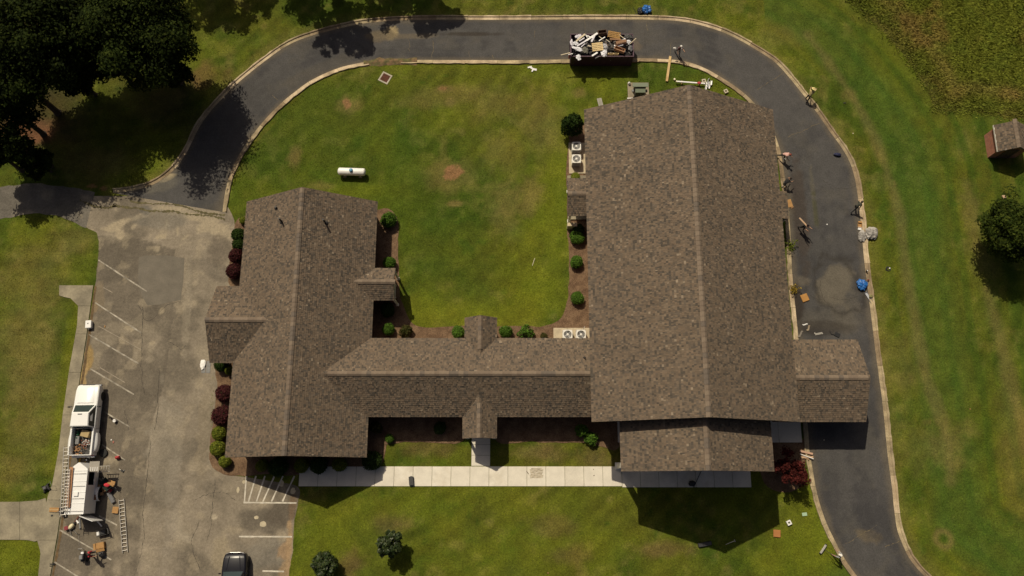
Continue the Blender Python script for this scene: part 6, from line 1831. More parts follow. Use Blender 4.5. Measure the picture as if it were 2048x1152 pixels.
# ------------------------------------------------------------------ courtyard things
def tank(t):
    L = 2.5; r = .34
    prof = [(.01, -L / 2)] + [(r * math.sin(a), -L / 2 + r * .55 * (1 - math.cos(a))) for a in np.linspace(.25, math.pi / 2, 6)] + [(r * math.sin(a), L / 2 - r * .55 * (1 - math.cos(a))) for a in np.linspace(math.pi / 2, .25, 6)] + [(.01, L / 2)]
    MB().lathe(prof, 26, Matrix.Translation((0, 0, .58)), axis='x').build('vessel', mat('tank_white', (.80, .80, .78), .4, .04, 2), t, smooth=40)
    MB().lathe([(.17, .86), (.17, .98), (.14, 1.04), (.06, 1.075), (.01, 1.08)], 18).build('dome', mat('dome_blue', (.10, .28, .45), .5, .1, 4), t, smooth=40)
    for s in (-1, 1):
        for q in (-1, 1): MB().box((s * .7, q * .18, .15), (.10, .08, .34)).build('leg', mat('tank_leg', (.6, .6, .58), .5, .1, 4), t)
        MB().box((s * .7, 0, .03), (.3, .7, .07), bev=.01).build('block', M_OLDC, t)
    MB().tube([(1.0, 0, .7), (1.12, .0, .6), (1.15, 0, .05)], .018, 6).build('pipe', M_STEEL, t)
prop('propane_tank', 706, 348.5, 'white propane tank with a blue dome on the courtyard lawn', 'tank', tank, 0, R(-2))
def drain(t):
    for c, s in (((0, .44, 0), (1.0, .14, .07)), ((0, -.44, 0), (1.0, .14, .07)), ((.43, 0, 0), (.14, .738, .068)), ((-.43, 0, 0), (.14, .738, .068))): MB().box(c, s, bev=.008).build('collar', M_CONC2 if False else mat('collar_concrete', (.40, .36, .29), .9, .15, 3), t)
    MB().box((0, 0, .0), (.72, .72, .02)).build('pan', M_RUST, t)
    for k in range(7): MB().box((-.3 + k * .1, 0, .03), (.035, .70, .025)).build('bar', M_RUST, t)
prop('drain_grate', 770.5, 156, 'square concrete drain with a rusty grate beside the drive', 'drain', drain, 0, R(-28))
def condenser(t):
    s = .80; h = .85
    M_C = mat('condenser_beige', (.66, .64, .59), .5, .06, 3)
    for x in (-1, 1):
        for y in (-1, 1): MB().box((x * (s / 2 - .03), y * (s / 2 - .03), h / 2), (.06, .06, h), bev=.01).build('post', M_C, t)
    MB().box((0, 0, h / 2), (s - .08, s - .08, h - .04)).build('coil', mat('coil_dark', (.07, .068, .062), .6, .2, 12), t)
    for k in range(9): MB().box((0, 0, .08 + k * .085), (s - .02, s - .02, .018)).build('louver', M_C, t)
    # top plate with a round opening
    mb = MB(); n = 28; ro = .33
    out = []
    for i in range(n):
        a = 2 * math.pi * (i + .5) / n; c_, s_ = math.cos(a), math.sin(a); k = (s / 2) / max(abs(c_), abs(s_)); k = min(k, s / 2 * 1.30); out.append((c_ * k, s_ * k))
    vs = [(ro * math.cos(2 * math.pi * (i + .5) / n), ro * math.sin(2 * math.pi * (i + .5) / n), h + .03) for i in range(n)] + [(x, y, h + .03) for x, y in out] + [(x, y, h - .05) for x, y in out]
    mb.add(vs, [(i, n + i, n + (i + 1) % n, (i + 1) % n) for i in range(n)] + [(n + i, 2 * n + i, 2 * n + (i + 1) % n, n + (i + 1) % n) for i in range(n)])
    mb.build('top_plate', M_C, t)
    for k in range(4):
        a = k * math.pi / 2 + .4; MB().box((math.cos(a) * .17, math.sin(a) * .17, h - .02), (.27, .15, .012), (R(16), 0, a)).build('fan_blade', mat('fan_grey', (.22, .22, .23), .5, .1, 4), t)
    MB().lathe([(.10, h - .03), (.10, h + .025), (.05, h + .035), (.01, h + .036)], 16).build('motor_cap', M_C, t)
    for r_ in (.15, .21, .27, .32): MB().tube([(r_ * math.cos(a), r_ * math.sin(a), h + .038) for a in np.linspace(0, 2 * math.pi, 25)], .005, 4, cap=False).build('guard_ring', M_STEEL, t)
    for k in range(8): MB().tube([(.10 * math.cos(k * .785), .10 * math.sin(k * .785), h + .04), (.34 * math.cos(k * .785), .34 * math.sin(k * .785), h + .04)], .005, 4).build('guard_spoke', M_STEEL, t)
c0 = prop('condenser_unit', 1151.5, 300, 'northern air conditioner condenser on the pad west of the hall', 'air conditioner', condenser, .1, 0, 'condenser units')
for (px, py, lb) in [(1151.5, 325, 'southern air conditioner condenser on the pad west of the hall'), (1134, 672.5, 'left air conditioner condenser on the pad north of the corridor'), (1160.5, 672.5, 'right air conditioner condenser on the pad north of the corridor, by the hall')]:
    c = copy_tree(c0); c.location = P(px, py, .1); c.rotation_euler = (0, 0, random.choice([0, 1.57, 3.14])); c['label'] = lb
def pad(name, x0, y0, x1, y1, lb, n=1, h=.1, mt=None):
    a, b = P(x0, y1), P(x1, y0)
    t = thing(name, ((a.x + b.x) / 2, (a.y + b.y) / 2, 0), lb, 'concrete pad')
    for k in range(n):
        w = (b.x - a.x) / n if abs(b.x - a.x) > abs(b.y - a.y) else (b.x - a.x); hgt = (b.y - a.y) if w != b.x - a.x or n == 1 else (b.y - a.y) / n
        if w != b.x - a.x: c = (-(b.x - a.x) / 2 + w * (k + .5), 0, h / 2)
        elif n > 1: c = (0, -(b.y - a.y) / 2 + hgt * (k + .5), h / 2)
        else: c = (0, 0, h / 2)
        MB().box(c, (w - .012, hgt - .012, h), bev=.012).build('slab', mt or mat('pad_concrete', (.44, .37, .26), .9, .2, 2), t)
pad('condenser_pad', 1138, 286, 1185, 348, 'concrete pad under the two condensers west of the hall', 2)
pad('condenser_pad', 1107, 656, 1190, 690, 'concrete pad under the two condensers north of the corridor', 3)
single('white_pipe', 1166, 660, 'thin white drain pipe rising beside the corridor condenser', 'pipe', MB().tube([(0, 0, .1), (0, 0, 1.3)], .03, 8), M_WPVC)
# transformer
def transformer(t):
    M_G = mat('cabinet_green', (.13, .16, .105), .5, .08, 2); M_G_SHADE = mat('cabinet_green_shaded', (.05, .06, .05), .5, .1, 2)  # shadow side of the cabinet painted in a darker copy of its green
    MB().box((0, .22, .62), (1.05, .32, 1.16), bev=.03).build('tank', M_G_SHADE, t)
    MB().box((0, .22, 1.235), (1.42, .40, .07), bev=.02).build('lid', M_G, t)
    MB().box((0, -.17, .50), (.86, .40, .96), bev=.03).build('cabinet', M_G_SHADE, t)
    mb = MB(); mb.loft([[(-.46, -.42, .98), (.46, -.42, .98), (.46, .02, 1.06), (-.46, .02, 1.06)], [(-.46, -.42, 1.03), (.46, -.42, 1.03), (.46, .02, 1.11), (-.46, .02, 1.11)]]); mb.build('hood', M_G, t)
    for s in (-1, 1): MB().lathe([(.02, -.1), (.12, -.1), (.12, .1), (.02, .1)], 12, Matrix.Translation((s * .6, -.05, .62)), axis='y').build('bushing', M_GREY, t)
    MB().box((.1, -.385, .6), (.05, .03, .2)).build('latch', M_STEEL, t)
prop('transformer', 1277, 187.5, 'green metal utility cabinet with a lid north of the hall', 'transformer', transformer, .1, 0)
pad('cabinet_pad', 1256, 166, 1297, 205, 'concrete pad under the green utility cabinet', 1, mt=mat('cabinet_pad', (.25, .21, .15), .9, .2, 2))
single('white_pipe', 1262, 197, 'short white pipe lying on the cabinet pad', 'pipe', MB().tube([(-.35, 0, 0), (.35, 0, 0)], .07, 12), M_WPVC, .17)
single('pale_block', 1263, 202.5, 'pale block at the cabinet pad corner by the hall roof', 'block', MB().box((0, 0, .06), (.5, .2, .14), bev=.02), mat('pale_block', (.5, .43, .30), .9, .15, 4), .1)
single('white_jug', 1258, 168, 'small white jug behind the green utility cabinet', 'jug', MB().lathe([(.1, 0), (.12, .05), (.12, .2), (.05, .3), (.04, .33)], 12), M_WPVC, .1)
prop('splash_slab', 1200.5, 207, 'narrow grey concrete slab set in the lawn at the hall corner', 'slab', lambda t: (MB().box((0, 0, .05), (.42, 1.0, .1), bev=.015).build('block', mat('slab_grey', (.33, .31, .27), .9, .12, 3), t), MB().box((0, .1, .105), (.26, .7, .012)).build('trough', mat('slab_grey2', (.26, .245, .21), .9, .12, 3), t)), 0, R(12))
# boards, gutters, blocks north-east of the hall
a, b = P(1340, 114), P(1333, 164)
o = plank_mb((b - a).length, .22, .05).build('plank', M_PINE, None, (a + b) / 2 + Vector((0, 0, .13)), (R(0), R(0), math.atan2(b.y - a.y, b.x - a.x))); tag(o, 'long pale pine plank lying across the inner kerb', 'plank')
def long_gutter(px0, py0, px1, py1, lb, w=.15, mt=None, z=.0):
    a, b = P(px0, py0), P(px1, py1)
    t = thing('gutter_length', (a + b) / 2 + Vector((0, 0, z)), lb, 'gutter', math.atan2(b.y - a.y, b.x - a.x))
    gutter_parts(t, (b - a).length, w, .12, mt); return t
t = thing('downspout', (P(1351, 166) + P(1409, 170.5)) / 2 + Vector((0, 0, .0)), 'long white downspout lying on the grass north of the hall', 'downspout', math.atan2(P(1409, 170.5).y - P(1351, 166).y, P(1409, 170.5).x - P(1351, 166).x))
L = (P(1409, 170.5) - P(1351, 166)).length
MB().box((0, 0, .30), (L, .13, .10), bev=.02).build('pipe', M_WPVC, t)
for s in (-1, 1):
    MB().box((s * L * .3, 0, .13), (.07, .3, .26)).build('trestle', M_PINE, t)
MB().box((-L / 2 + .03, .0, .30), (.1, .16, .13), bev=.02).build('end_fitting', mat('cream_fitting', (.7, .64, .45), .5, .1, 3), t)
single('cream_pipe_plug', 1348.5, 160, 'small cream end cap on the grass beside the downspout', 'cap', MB().lathe([(.08, 0), (.09, .05), (.09, .18), (.03, .2)], 12), mat('cream_fitting', (.7, .64, .45)))
single('red_rag', 1398, 166, 'bright red rag draped over the white downspout', 'rag', blob(.16, .12, .05, 21, 16, 8, .4), mat('red_rag', (.42, .04, .06), .85, .15, 4), .33)
for k, (x0, y0, x1, y1, lb) in enumerate([(1411, 180, 1413.5, 164, 'left white vinyl offcut in the bundle by the downspout'), (1417, 178, 1420, 165, 'widest white vinyl offcut in the bundle by the downspout'), (1414, 164, 1418, 157.5, 'thin white offcut sticking north from the vinyl bundle'), (1414, 176, 1417, 164, 'grey vinyl offcut in the middle of the bundle'), (1421, 172, 1422, 163, 'short white offcut on the right of the bundle')]):
    a, b = P(x0, y0), P(x1, y1)
    t = thing('vinyl_offcut', (a + b) / 2 + Vector((0, 0, .03 * k)), lb, 'offcut', math.atan2(b.y - a.y, b.x - a.x)); gutter_parts(t, (b - a).length, .16 if k != 2 else .06, .10, M_WPVC if k != 3 else mat('grey_vinyl', (.35, .36, .38), .5, .1, 3))
def hollow(t, w=.36, mt=None, h=.2):
    mt = mt or mat('block_concrete', (.50, .44, .33), .9, .15, 4)
    for c, s in (((0, w / 2 - .05, h / 2), (w, .1, h)), ((0, -w / 2 + .05, h / 2), (w, .1, h)), ((w / 2 - .05, 0, h / 2 - .001), (.1, w - .202, h)), ((-w / 2 + .05, 0, h / 2 - .001), (.1, w - .202, h))): MB().box(c, s, bev=.01).build('side', mt, t)
prop('hollow_block', 1407, 163.5, 'open square box with a dark centre beside the vinyl bundle', 'block', hollow, 0, R(5))
prop('hollow_block', 1451, 184, 'small hollow concrete block alone on the grass by the inner kerb', 'block', lambda t: hollow(t, .36), 0, R(25))
prop('hollow_block', 1577, 1045.5, 'white square hollow block on the grass near the orange square', 'block', lambda t: hollow(t, .36, M_WPVC), 0, R(25))
def scraps(t):
    for k, (x, y, l, w, a) in enumerate([(0, .1, .55, .16, -30), (-.18, .2, .4, .14, 20), (.25, -.05, .42, .2, -10), (.05, -.2, .22, .12, 60)]): MB().box((x, y, .03 + k * .02), (l, w, .012), (R(4), R(5), R(a))).build('sheet', M_WPVC, t)
prop('white_scrap', 1063.5, 138.5, 'torn white plastic scrap on the courtyard lawn by the drive', 'scrap', scraps)
single('white_strip', 1067, 524, 'thin pale stick on the bright courtyard grass', 'stick', MB().box((0, 0, .02), (.72, .035, .03)), mat('pale_stick', (.6, .55, .4), .8, .1, 4), 0, R(72))
# blue tarps and bags
M_TARP = mat('blue_tarp', (.02, .13, .42), .45, .25, 3, spec=.5); M_GTARP = mat('grey_tarp', (.22, .205, .19), .5, .25, 3, col2=(.36, .34, .315))
single('blue_tarp_bundle', 1292, 22, 'bright blue tarp bundle on the verge at the top', 'tarp', blob(.46, .42, .26, 31, 22, 10, .35), M_TARP)
single('black_bag', 1279.5, 24, 'black bag leaning against the blue bundle at the top verge', 'bag', blob(.26, .32, .22, 32, 18, 9, .3), M_BLK)
prop('rake', 1273, 29, 'dark rake lying on the verge beside the black bag', 'rake', lambda t: (MB().tube([(0, 0, .04), (-.3, .75, .05)], .016, 6).build('shaft', M_BLK, t), MB().box((0.02, -.03, .04), (.34, .05, .05)).build('head', M_BLK, t)))
single('blue_tarp_bundle', 1722, 570, 'blue tarp bundle on the drive beside the outer kerb', 'tarp', blob(.46, .42, .22, 33, 24, 10, .4), M_TARP, .012)
single('grey_tarp_bundle', 1741, 468, 'large silver grey tarp bundle on the grass beyond the kerb', 'tarp', blob(.56, .56, .22, 34, 26, 11, .35), M_GTARP)
single('grey_tarp_bundle', 1723, 473, 'smaller crumpled grey tarp spilling over the kerb onto the drive', 'tarp', blob(.34, .46, .14, 35, 22, 9, .45), M_GTARP, .012)
prop('opened_carton', 1719, 451, 'tan and white opened carton at the kerb above the grey tarp', 'box', lambda t: (open_box(t, .34, .46, .14, M_CARD, (1, 0, 0, 0)), MB().box((0, -.3, .06), (.3, .26, .05), (R(8), 0, 0)).build('sheet', M_WPVC, t)), .012, R(-8))
t = long_gutter(1730, 585, 1744, 606, 'pale metal gutter length lying along the outer kerb', .24, mat('pale_metal', (.55, .56, .60), .4, .08, 3, metal=.3), .012)
single('green_bag', 1741, 592, 'olive rag on the gutter length by the outer kerb', 'rag', blob(.16, .14, .06, 36, 14, 7, .4), mat('olive_rag', (.22, .20, .09), .9, .2, 4), .13)
prop('drink_can', 1733, 542.5, 'small dark can with a white end on the outer kerb', 'can', lambda t: (MB().lathe([(.06, 0), (.07, .02), (.07, .2), (.05, .22)], 12).build('can', M_BLK, t), MB().lathe([(.045, .222), (.03, .23), (.005, .23)], 10).build('lid', M_WPVC, t)), .10, 0)
single('red_rag', 1736, 560, 'tiny dark red rag on the outer kerb above the blue bundle', 'rag', blob(.09, .07, .03, 38, 12, 6, .4), mat('maroon_rag', (.16, .03, .02), .9, .2, 4), .12)
prop('cable_coil', 1776, 538, 'small coil of dark cable on the mown grass beyond the kerb', 'cable', lambda t: (coil(t, .2, 3, .022, M_BLK), MB().box((.12, .06, .05), (.1, .1, .06)).build('plug', M_WPVC, t)))
single('tan_block', 2007, 394, 'small tan block on the grass above the right edge tree', 'block', MB().box((0, 0, .08), (.32, .30, .16), bev=.03), mat('tan_block', (.48, .33, .22), .9, .15, 4), 0, R(20))
single('navy_bag', 1674, 310, 'navy blue duffel bag lying on the drive near the outer kerb', 'bag', blob(.34, .15, .13, 40, 20, 9, .25), mat('navy', (.018, .022, .07), .7, .2, 4), .012, R(-6))
# orange squares and scraps along the east side
def foam(px, py, rz, lb, w=.62, d=.66, z=.012, mt=None):
    mb = MB(); mb.box((0, 0, .06), (w, d, .10), bev=.03)
    return single('orange_foam_square', px, py, lb, 'panel', mb, mt or mat('orange_foam', (.38, .19, .05), .8, .12, 3), z, rz)
foam(1609, 596, R(20), 'orange yellow square panel on the drive by the east wall')
foam(1553.5, 1067, R(-5), 'orange square panel on the south-east lawn', .58, .58, 0, mat('orange_foam2', (.36, .15, .045), .8, .12, 3))
prop('orange_carton', 1579, 407, 'orange board leaning beside the east door canopy', 'board', lambda t: (MB().box((0, 0, .05), (.42, .72, .03), (R(3), 0, 0), bev=.008).build('board', M_CARD, t), MB().box((.1, -.42, .04), (.3, .12, .05), (0, 0, .4)).build('torn_edge', M_CARD2, t)), .012, R(14))
for k, (px, py, rz, L, w, mt, lb) in enumerate([(1610, 649, 20, .42, .09, M_WPVC, 'bent white trim scrap on the stained drive'), (1617, 656, 75, .45, .14, mat('tan_trim', (.28, .22, .15), .8, .15, 4), 'tan curved trim scrap beside the white one on the drive'), (1637, 667.5, 12, .66, .16, mat('grey_trim', (.33, .31, .28), .7, .15, 4), 'pale grey trim scrap north of the carport'), (1601, 668, 62, .6, .14, mat('grey_trim2', (.22, .19, .16), .8, .15, 4), 'dull strip by the east wall north of the carport')]):
    mb = MB(); mb.box((0, 0, .03), (L, w, .02), (.1, 0, 0)); mb.box((-L * .45, w * .4, .05), (w * .8, w * 1.3, .02), (0, .3, .5)); mb.box((L * .4, -w * .25, .045), (L * .3, w * .6, .02), (.3, 0, -.4))
    single('trim_scrap', px, py, lb, 'scrap', mb, mt, .012, R(rz))
prop('black_mat', 1673, 669, 'black folded mat on the drive just north of the carport', 'mat', lambda t: (MB().box((.05, 0, .05), (.46, .36, .06), (0, .05, 0), bev=.015).build('pad', M_BLK, t), MB().tube([(-.15, -.1, .04), (-.4, -.2, .05), (-.6, .0, .03)], .03, 8).build('strap', M_BLK, t)), .012, R(-28))
for k, (x0, y0, x1, y1, w_, mt, lb) in enumerate([(1598, 902, 1624, 908, .16, mat('pink_board', (.48, .30, .21), .8, .12, 3), 'upper pinkish board in the bundle by the maple'), (1602, 915, 1625, 914, .16, mat('tan_board', (.45, .30, .19), .8, .12, 3), 'lower tan board in the bundle by the maple'), (1598, 908, 1625, 918, .06, M_WPVC, 'thin white strip on top of the board bundle by the maple'), (1600, 913, 1617, 919, .12, mat('tan_board2', (.30, .19, .11), .8, .12, 3), 'short dark tan board under the bundle by the maple')]):
    a, b = P(x0, y0), P(x1, y1); z = [.14, .14, .21, .10][k]
    o = plank_mb((b - a).length, w_, .05).build('board', mt, None, (a + b) / 2 + Vector((0, 0, z)), (0, R(-2), math.atan2(b.y - a.y, b.x - a.x))); tag(o, lb, 'board')
single('glass_sheet', 1609, 1028.5, 'pale green flat sheet on the lawn below the maple', 'sheet', MB().box((0, 0, .02), (.40, .26, .02), bev=.006), mat('pale_green', (.34, .48, .33), .5, .08, 3), .02, R(6))
# things on and below the white walk
prop('black_case', 823, 962, 'black case lying on the white walk', 'case', lambda t: (MB().box((0, 0, .12), (.38, .72, .2), bev=.03).build('body', M_BLK, t), MB().box((0, 0, .23), (.36, .68, .03), bev=.01).build('lid', mat('case_black', (.03, .03, .032), .5, .15, 4), t), MB().box((0, .38, .12), (.14, .04, .03)).build('handle', M_GREY, t)), .035, R(6))
prop('dust_pan', 1383, 967, 'black long handled scoop lying in the shade of the portico', 'scoop', lambda t: (blob(.28, .24, .12, 44, 16, 8, .3).build('pan', M_BLK, t), MB().tube([(.15, -.3, .05), (.8, 1.0, .2)], .03, 6).build('shaft', M_BLK, t)), .035)
prop('black_trough', 1409, 1088, 'long black toolbox lying in the portico shadow', 'toolbox', lambda t: (MB().box((0, 0, .10), (1.1, .32, .2), bev=.03).build('body', M_BLK, t), MB().box((0, -.02, .21), (1.06, .26, .03), bev=.01).build('lid', mat('trough_lid', (.03, .03, .033), .5, .2, 4), t), MB().tube([(-.2, 0, .22), (-.2, 0, .3), (.2, 0, .3), (.2, 0, .22)], .015, 6).build('handle', M_BLK, t)), 0, R(10))
prop('broom', 1461, 1085, 'thin handled tool lying on the grass in the portico shadow', 'broom', lambda t: (MB().tube([(-.4, -.15, .04), (.3, .12, .04)], .018, 6).build('shaft', M_ALU, t), MB().box((.34, .14, .04), (.05, .2, .05), (0, 0, .3)).build('head', M_STEEL, t)))
for k, (px, py, w, d) in enumerate([(1055, 945, .05, .3), (1188, 951, .1, .06), (1187, 939, .06, .06)]):
    single('leaf_scrap', px, py, ['brown sliver on the white walk near the rust print', 'small dark leaf on the white walk', 'second small dark leaf on the white walk, north of the other'][k], 'leaf', MB().box((0, 0, .01), (w, d, .012), (0, 0, .6)), mat('dead_leaf', (.09, .06, .035), .9, .2, 5), .038)

# ------------------------------------------------------------------ dumpster and its load
DA, DB = P(1146, 126), P(1268, 126)
DL = 5.7; DW = 2.25; DH = 1.75
DCX = (P(1141, 112, DH).x + P(1268, 112, DH).x) / 2; DCY = P(1204, 113, DH).y + DW / 2
def dumpster():
    t = thing('dumpster', (DCX, DCY, .012), 'long dark purple dumpster heaped with scrap on the top drive', 'dumpster')
    M_D = mat('dumpster_paint', (.035, .012, .034), .55, .25, 2); M_DE = mat('dumpster_edge', (.075, .035, .055), .6, .25, 4)
    MB().box((0, 0, .16), (DL, DW, .12)).build('floor', M_D, t)
    for s in (-1, 1):
        MB().box((0, s * (DW / 2 - .03), DH / 2 + .1), (DL, .06, DH - .2)).build('side_wall', M_D, t)
        for k in range(9): MB().box((-DL / 2 + .35 + k * (DL - .7) / 8, s * (DW / 2 + .035), DH / 2 + .05), (.10, .07, DH - .3)).build('rib', M_D, t)
        MB().box((0, s * (DW / 2), DH + .0), (DL + .06, .10, .09), bev=.015).build('rim', M_DE, t)
        MB().box((s * (DL / 2 - .03), 0, DH / 2 + .1), (.06, DW - .13, DH - .2)).build('end_wall', M_D, t)
        MB().box((s * DL / 2, 0, DH - .01), (.10, DW - .12, .08), bev=.015).build('rim', M_DE, t)
        MB().box((0, s * .6, .06), (DL - .3, .12, .1)).build('skid', M_D, t)
        for y in (-.7, .7): MB().lathe([(.03, -.07), (.11, -.07), (.11, .07), (.03, .07)], 12, axis='y').build('roller', M_STEEL, t, (s * (DL / 2 - .3), y, .115))
    MB().box((DL / 2 + .05, -.75, 1.1), (.08, .2, .5), bev=.02).build('latch', M_RED, t); MB().box((-DL / 2 - .08, -.5, .7), (.1, .12, .7), bev=.02).build('hinge_post', M_RED, t)
dumpster()
def D(zx, zy, z=DH):      # survey point on the load
    return P(1120 + zx / 12.05, 55 + zy / 12.05, z)
rnd = random.Random(77)
mb = MB()
for k in range(420):
    x = rnd.uniform(-DL / 2 + .2, DL / 2 - .2); y = rnd.uniform(-DW / 2 + .15, DW / 2 - .15)
    zt = 1.05 + .55 * (1 - (2 * y / DW) ** 2) * (1 - (2 * x / DL) ** 4)
    mb.cur = rnd.choice([0, 0, 0, 1, 1, 2, 3])
    mb.box((x, y, zt + rnd.uniform(-.2, .2)), (rnd.uniform(.1, .5), rnd.uniform(.05, .22), rnd.uniform(.02, .12)), (rnd.uniform(-.7, .7), rnd.uniform(-.7, .7), rnd.uniform(0, 3.14)))
mb.cur = 0; mb.box((0, 0, .75), (DL - .2, DW - .2, .8))
o = mb.build('mixed_rubble', [mat('rubble_dark', (.03, .028, .03), .9, .3, 4), mat('rubble_grey', (.13, .12, .115), .85, .3, 4), mat('rubble_brown', (.11, .075, .05), .9, .3, 4), mat('rubble_pale', (.36, .34, .33), .8, .2, 4)], None, (DCX, DCY, .0)); tag(o, 'dark mixed rubble filling the dumpster', 'rubble', kind='stuff')
def dboard(x0, y0, x1, y1, w, mt, lb, z0=1.95, z1=2.0, th=.05, name='scrap_board', grp=None, cat='board'):
    a, b = D(x0, y0, z0), D(x1, y1, z1); d = b - a; L = d.length
    mb = MB(); mb.box((0, 0, 0), (L, w, th), bev=.006)
    o = mb.build(name, mt, None, (a + b) / 2, (0, -math.asin(d.z / L), math.atan2(d.y, d.x))); return tag(o, lb, cat, grp)
M_LAV = mat('lavender_vinyl', (.60, .58, .64), .5, .12, 4); M_CRM = mat('cream_wood', (.58, .50, .36), .8, .15, 4)
for a in [(410, 450, 640, 310, .14, M_LAV, 'lower half of the long white trim across the left of the dumpster'), (610, 330, 905, 135, .18, M_WPVC, 'upper wide white trim slanting across the left of the dumpster load'), (390, 330, 605, 160, .16, M_CRM, 'cream board slanting at the upper left of the dumpster load'),
          (460, 330, 590, 250, .10, M_LAV, 'short lavender strip under the cream board in the dumpster'), (620, 175, 660, 245, .08, M_WPVC, 'short white strip near the north rim of the dumpster'), (655, 195, 800, 260, .08, M_WPVC, 'thin white strip crossing the wide trim in the dumpster'),
          (755, 345, 830, 205, .17, M_LAV, 'curved pale strip right of the wide trim in the dumpster'), (940, 320, 1085, 230, .09, M_WPVC, 'white batten between the dark crate and the pale pallet'), (940, 215, 1030, 280, .06, M_CRM, 'thin cream batten below the dark crate'),
          (20, 665, 245, 608, .07, M_CRM, 'long pale pole sticking out over the left end of the dumpster'), (200, 655, 310, 630, .06, M_WPVC, 'second shorter pole over the left end of the dumpster'), (1690, 392, 1835, 258, .06, M_CRM, 'thin pole sticking out over the right end of the dumpster'),
          (770, 685, 905, 600, .15, M_WPVC, 'white board hanging over the south rim of the dumpster'), (850, 742, 960, 690, .05, M_GREY, 'thin grey strip hanging over the dumpster south rim'), (1300, 430, 1520, 520, .10, M_WPVC, 'white batten lying across the brown crates on the right'),
          (1380, 455, 1520, 415, .10, M_LAV, 'short pale batten between the two brown crates'), (510, 470, 600, 390, .08, M_LAV, 'pale strip left of the pale pallet in the dumpster'), (1110, 290, 1200, 350, .05, M_CRM, 'cream splinter right of the pale pallet'),
          (1430, 180, 1540, 260, .06, M_CRM, 'cream batten at the corner of the golden pallet'), (670, 440, 760, 455, .10, M_CRM, 'cream offcut touching the left side of the pale pallet')]:
    dboard(*a)
def dthing(name, zx, zy, z, lb, cat, rz, build, tilt=(0, 0)):
    t = thing(name, D(zx, zy, z), lb, cat, rz); t.rotation_euler = (tilt[0], tilt[1], rz); build(t); return t
dthing('pallet', 905, 475, 1.95, 'pale yellow slatted pallet in the middle of the dumpster load', 'pallet', R(5), lambda t: pallet(t, .98, .82, 5, mat('pale_pine', (.62, .47, .24), .8, .2, 3)), (R(4), R(-5)))
dthing('pallet', 1300, 185, 1.9, 'golden brown pallet with a grid of slats at the north rim', 'pallet', R(-8), lambda t: (pallet(t, 1.15, .62, 4, mat('gold_pine', (.36, .21, .07), .8, .2, 3)), [MB().box((-.4 + k * .27, 0, .125), (.05, .6, .02)).build('cross_slat', mat('gold_pine', (.36, .21, .07)), t) for k in range(4)]), (R(8), R(6)))
dthing('pallet', 1280, 648, 1.75, 'pale pallet edge sticking up at the south rim of the dumpster', 'pallet', R(0), lambda t: pallet(t, 1.0, .4, 6, mat('pale_pine', (.62, .47, .24))), (R(80), 0))
dthing('wood_crate', 1015, 165, 1.8, 'dark brown open crate at the north rim of the dumpster', 'crate', R(8), lambda t: open_box(t, .78, .42, .35, mat('dark_crate', (.10, .055, .035), .85, .2, 4), (0, 0, 0, 0), th=.03), (R(-15), 0))
dthing('carton', 1470, 385, 1.9, 'long brown closed carton right of centre in the dumpster', 'box', R(14), lambda t: (MB().box((0, 0, .14), (.98, .30, .26), bev=.01).build('body', mat('carton_brown', (.22, .12, .065), .85, .12, 4), t), MB().box((0, -.16, .14), (.98, .012, .24)).build('front_panel', mat('carton_pink', (.46, .30, .20), .85, .1, 4), t)), (R(-12), 0))
dthing('drawer_box', 1425, 560, 1.9, 'brown open drawer at the south rim on the right of the dumpster', 'box', R(-20), lambda t: open_box(t, .98, .42, .26, mat('drawer_brown', (.30, .16, .085), .85, .15, 4), (0, 0, 0, 0), th=.05), (R(-14), R(4)))
dthing('beam_box', 1330, 300, 1.95, 'flat brown beam just south of the golden pallet', 'box', R(-3), lambda t: MB().box((0, 0, .07), (1.0, .16, .14), bev=.01).build('beam', mat('beam_brown', (.25, .14, .07), .85, .15, 4), t))
M_SHEET = mat('white_sheet', (.66, .66, .70), .6, .12, 3)
for (zx, zy, rx, ry, rz_, sd, mt, lb, rot) in [(430, 535, .50, .20, .10, 51, M_SHEET, 'curved white sheet along the left of the dumpster load', -18), (440, 735, .20, .28, .12, 52, M_SHEET, 'white plastic hanging over the south-west rim of the dumpster', 10), (1060, 640, .28, .34, .14, 53, M_SHEET, 'white plastic bag hanging over the middle of the south rim', 0),
                                           (1090, 480, .22, .34, .14, 54, mat('grey_sheet', (.38, .38, .40), .6, .2, 3), 'grey crumpled sheet right of the pale pallet', 20), (380, 395, .24, .20, .10, 55, M_SHEET, 'crumpled white rag at the left of the load', 0), (275, 385, .16, .32, .10, 56, M_LAV, 'lavender sheet against the west end wall', 0),
                                           (1640, 250, .42, .26, .16, 57, mat('black_sheet', (.06, .06, .06), .5, .4, 4), 'black bag at the north-east corner of the load', -20), (1650, 360, .2, .2, .1, 58, M_SHEET, 'white crumpled scrap near the east end of the load', 0), (1700, 520, .2, .3, .12, 59, mat('dark_sheet', (.10, .10, .11), .5, .4, 4), 'dark crumpled sheet at the east end of the load', 0),
                                           (600, 560, .3, .3, .10, 60, mat('olive_sheet', (.12, .115, .09), .7, .3, 4), 'olive grey sheet left of the pale pallet', 0), (440, 230, .3, .2, .1, 61, M_LAV, 'pale crumpled sheet under the cream board', 30), (1560, 300, .2, .14, .08, 62, M_SHEET, 'white scrap beside the long brown carton', 40)]:
    o = blob(rx, ry, rz_, sd, 18, 8, .5).build('crumpled_sheet', mt, None, D(zx, zy, 1.78), (0, 0, R(rot))); tag(o, lb, 'sheet')

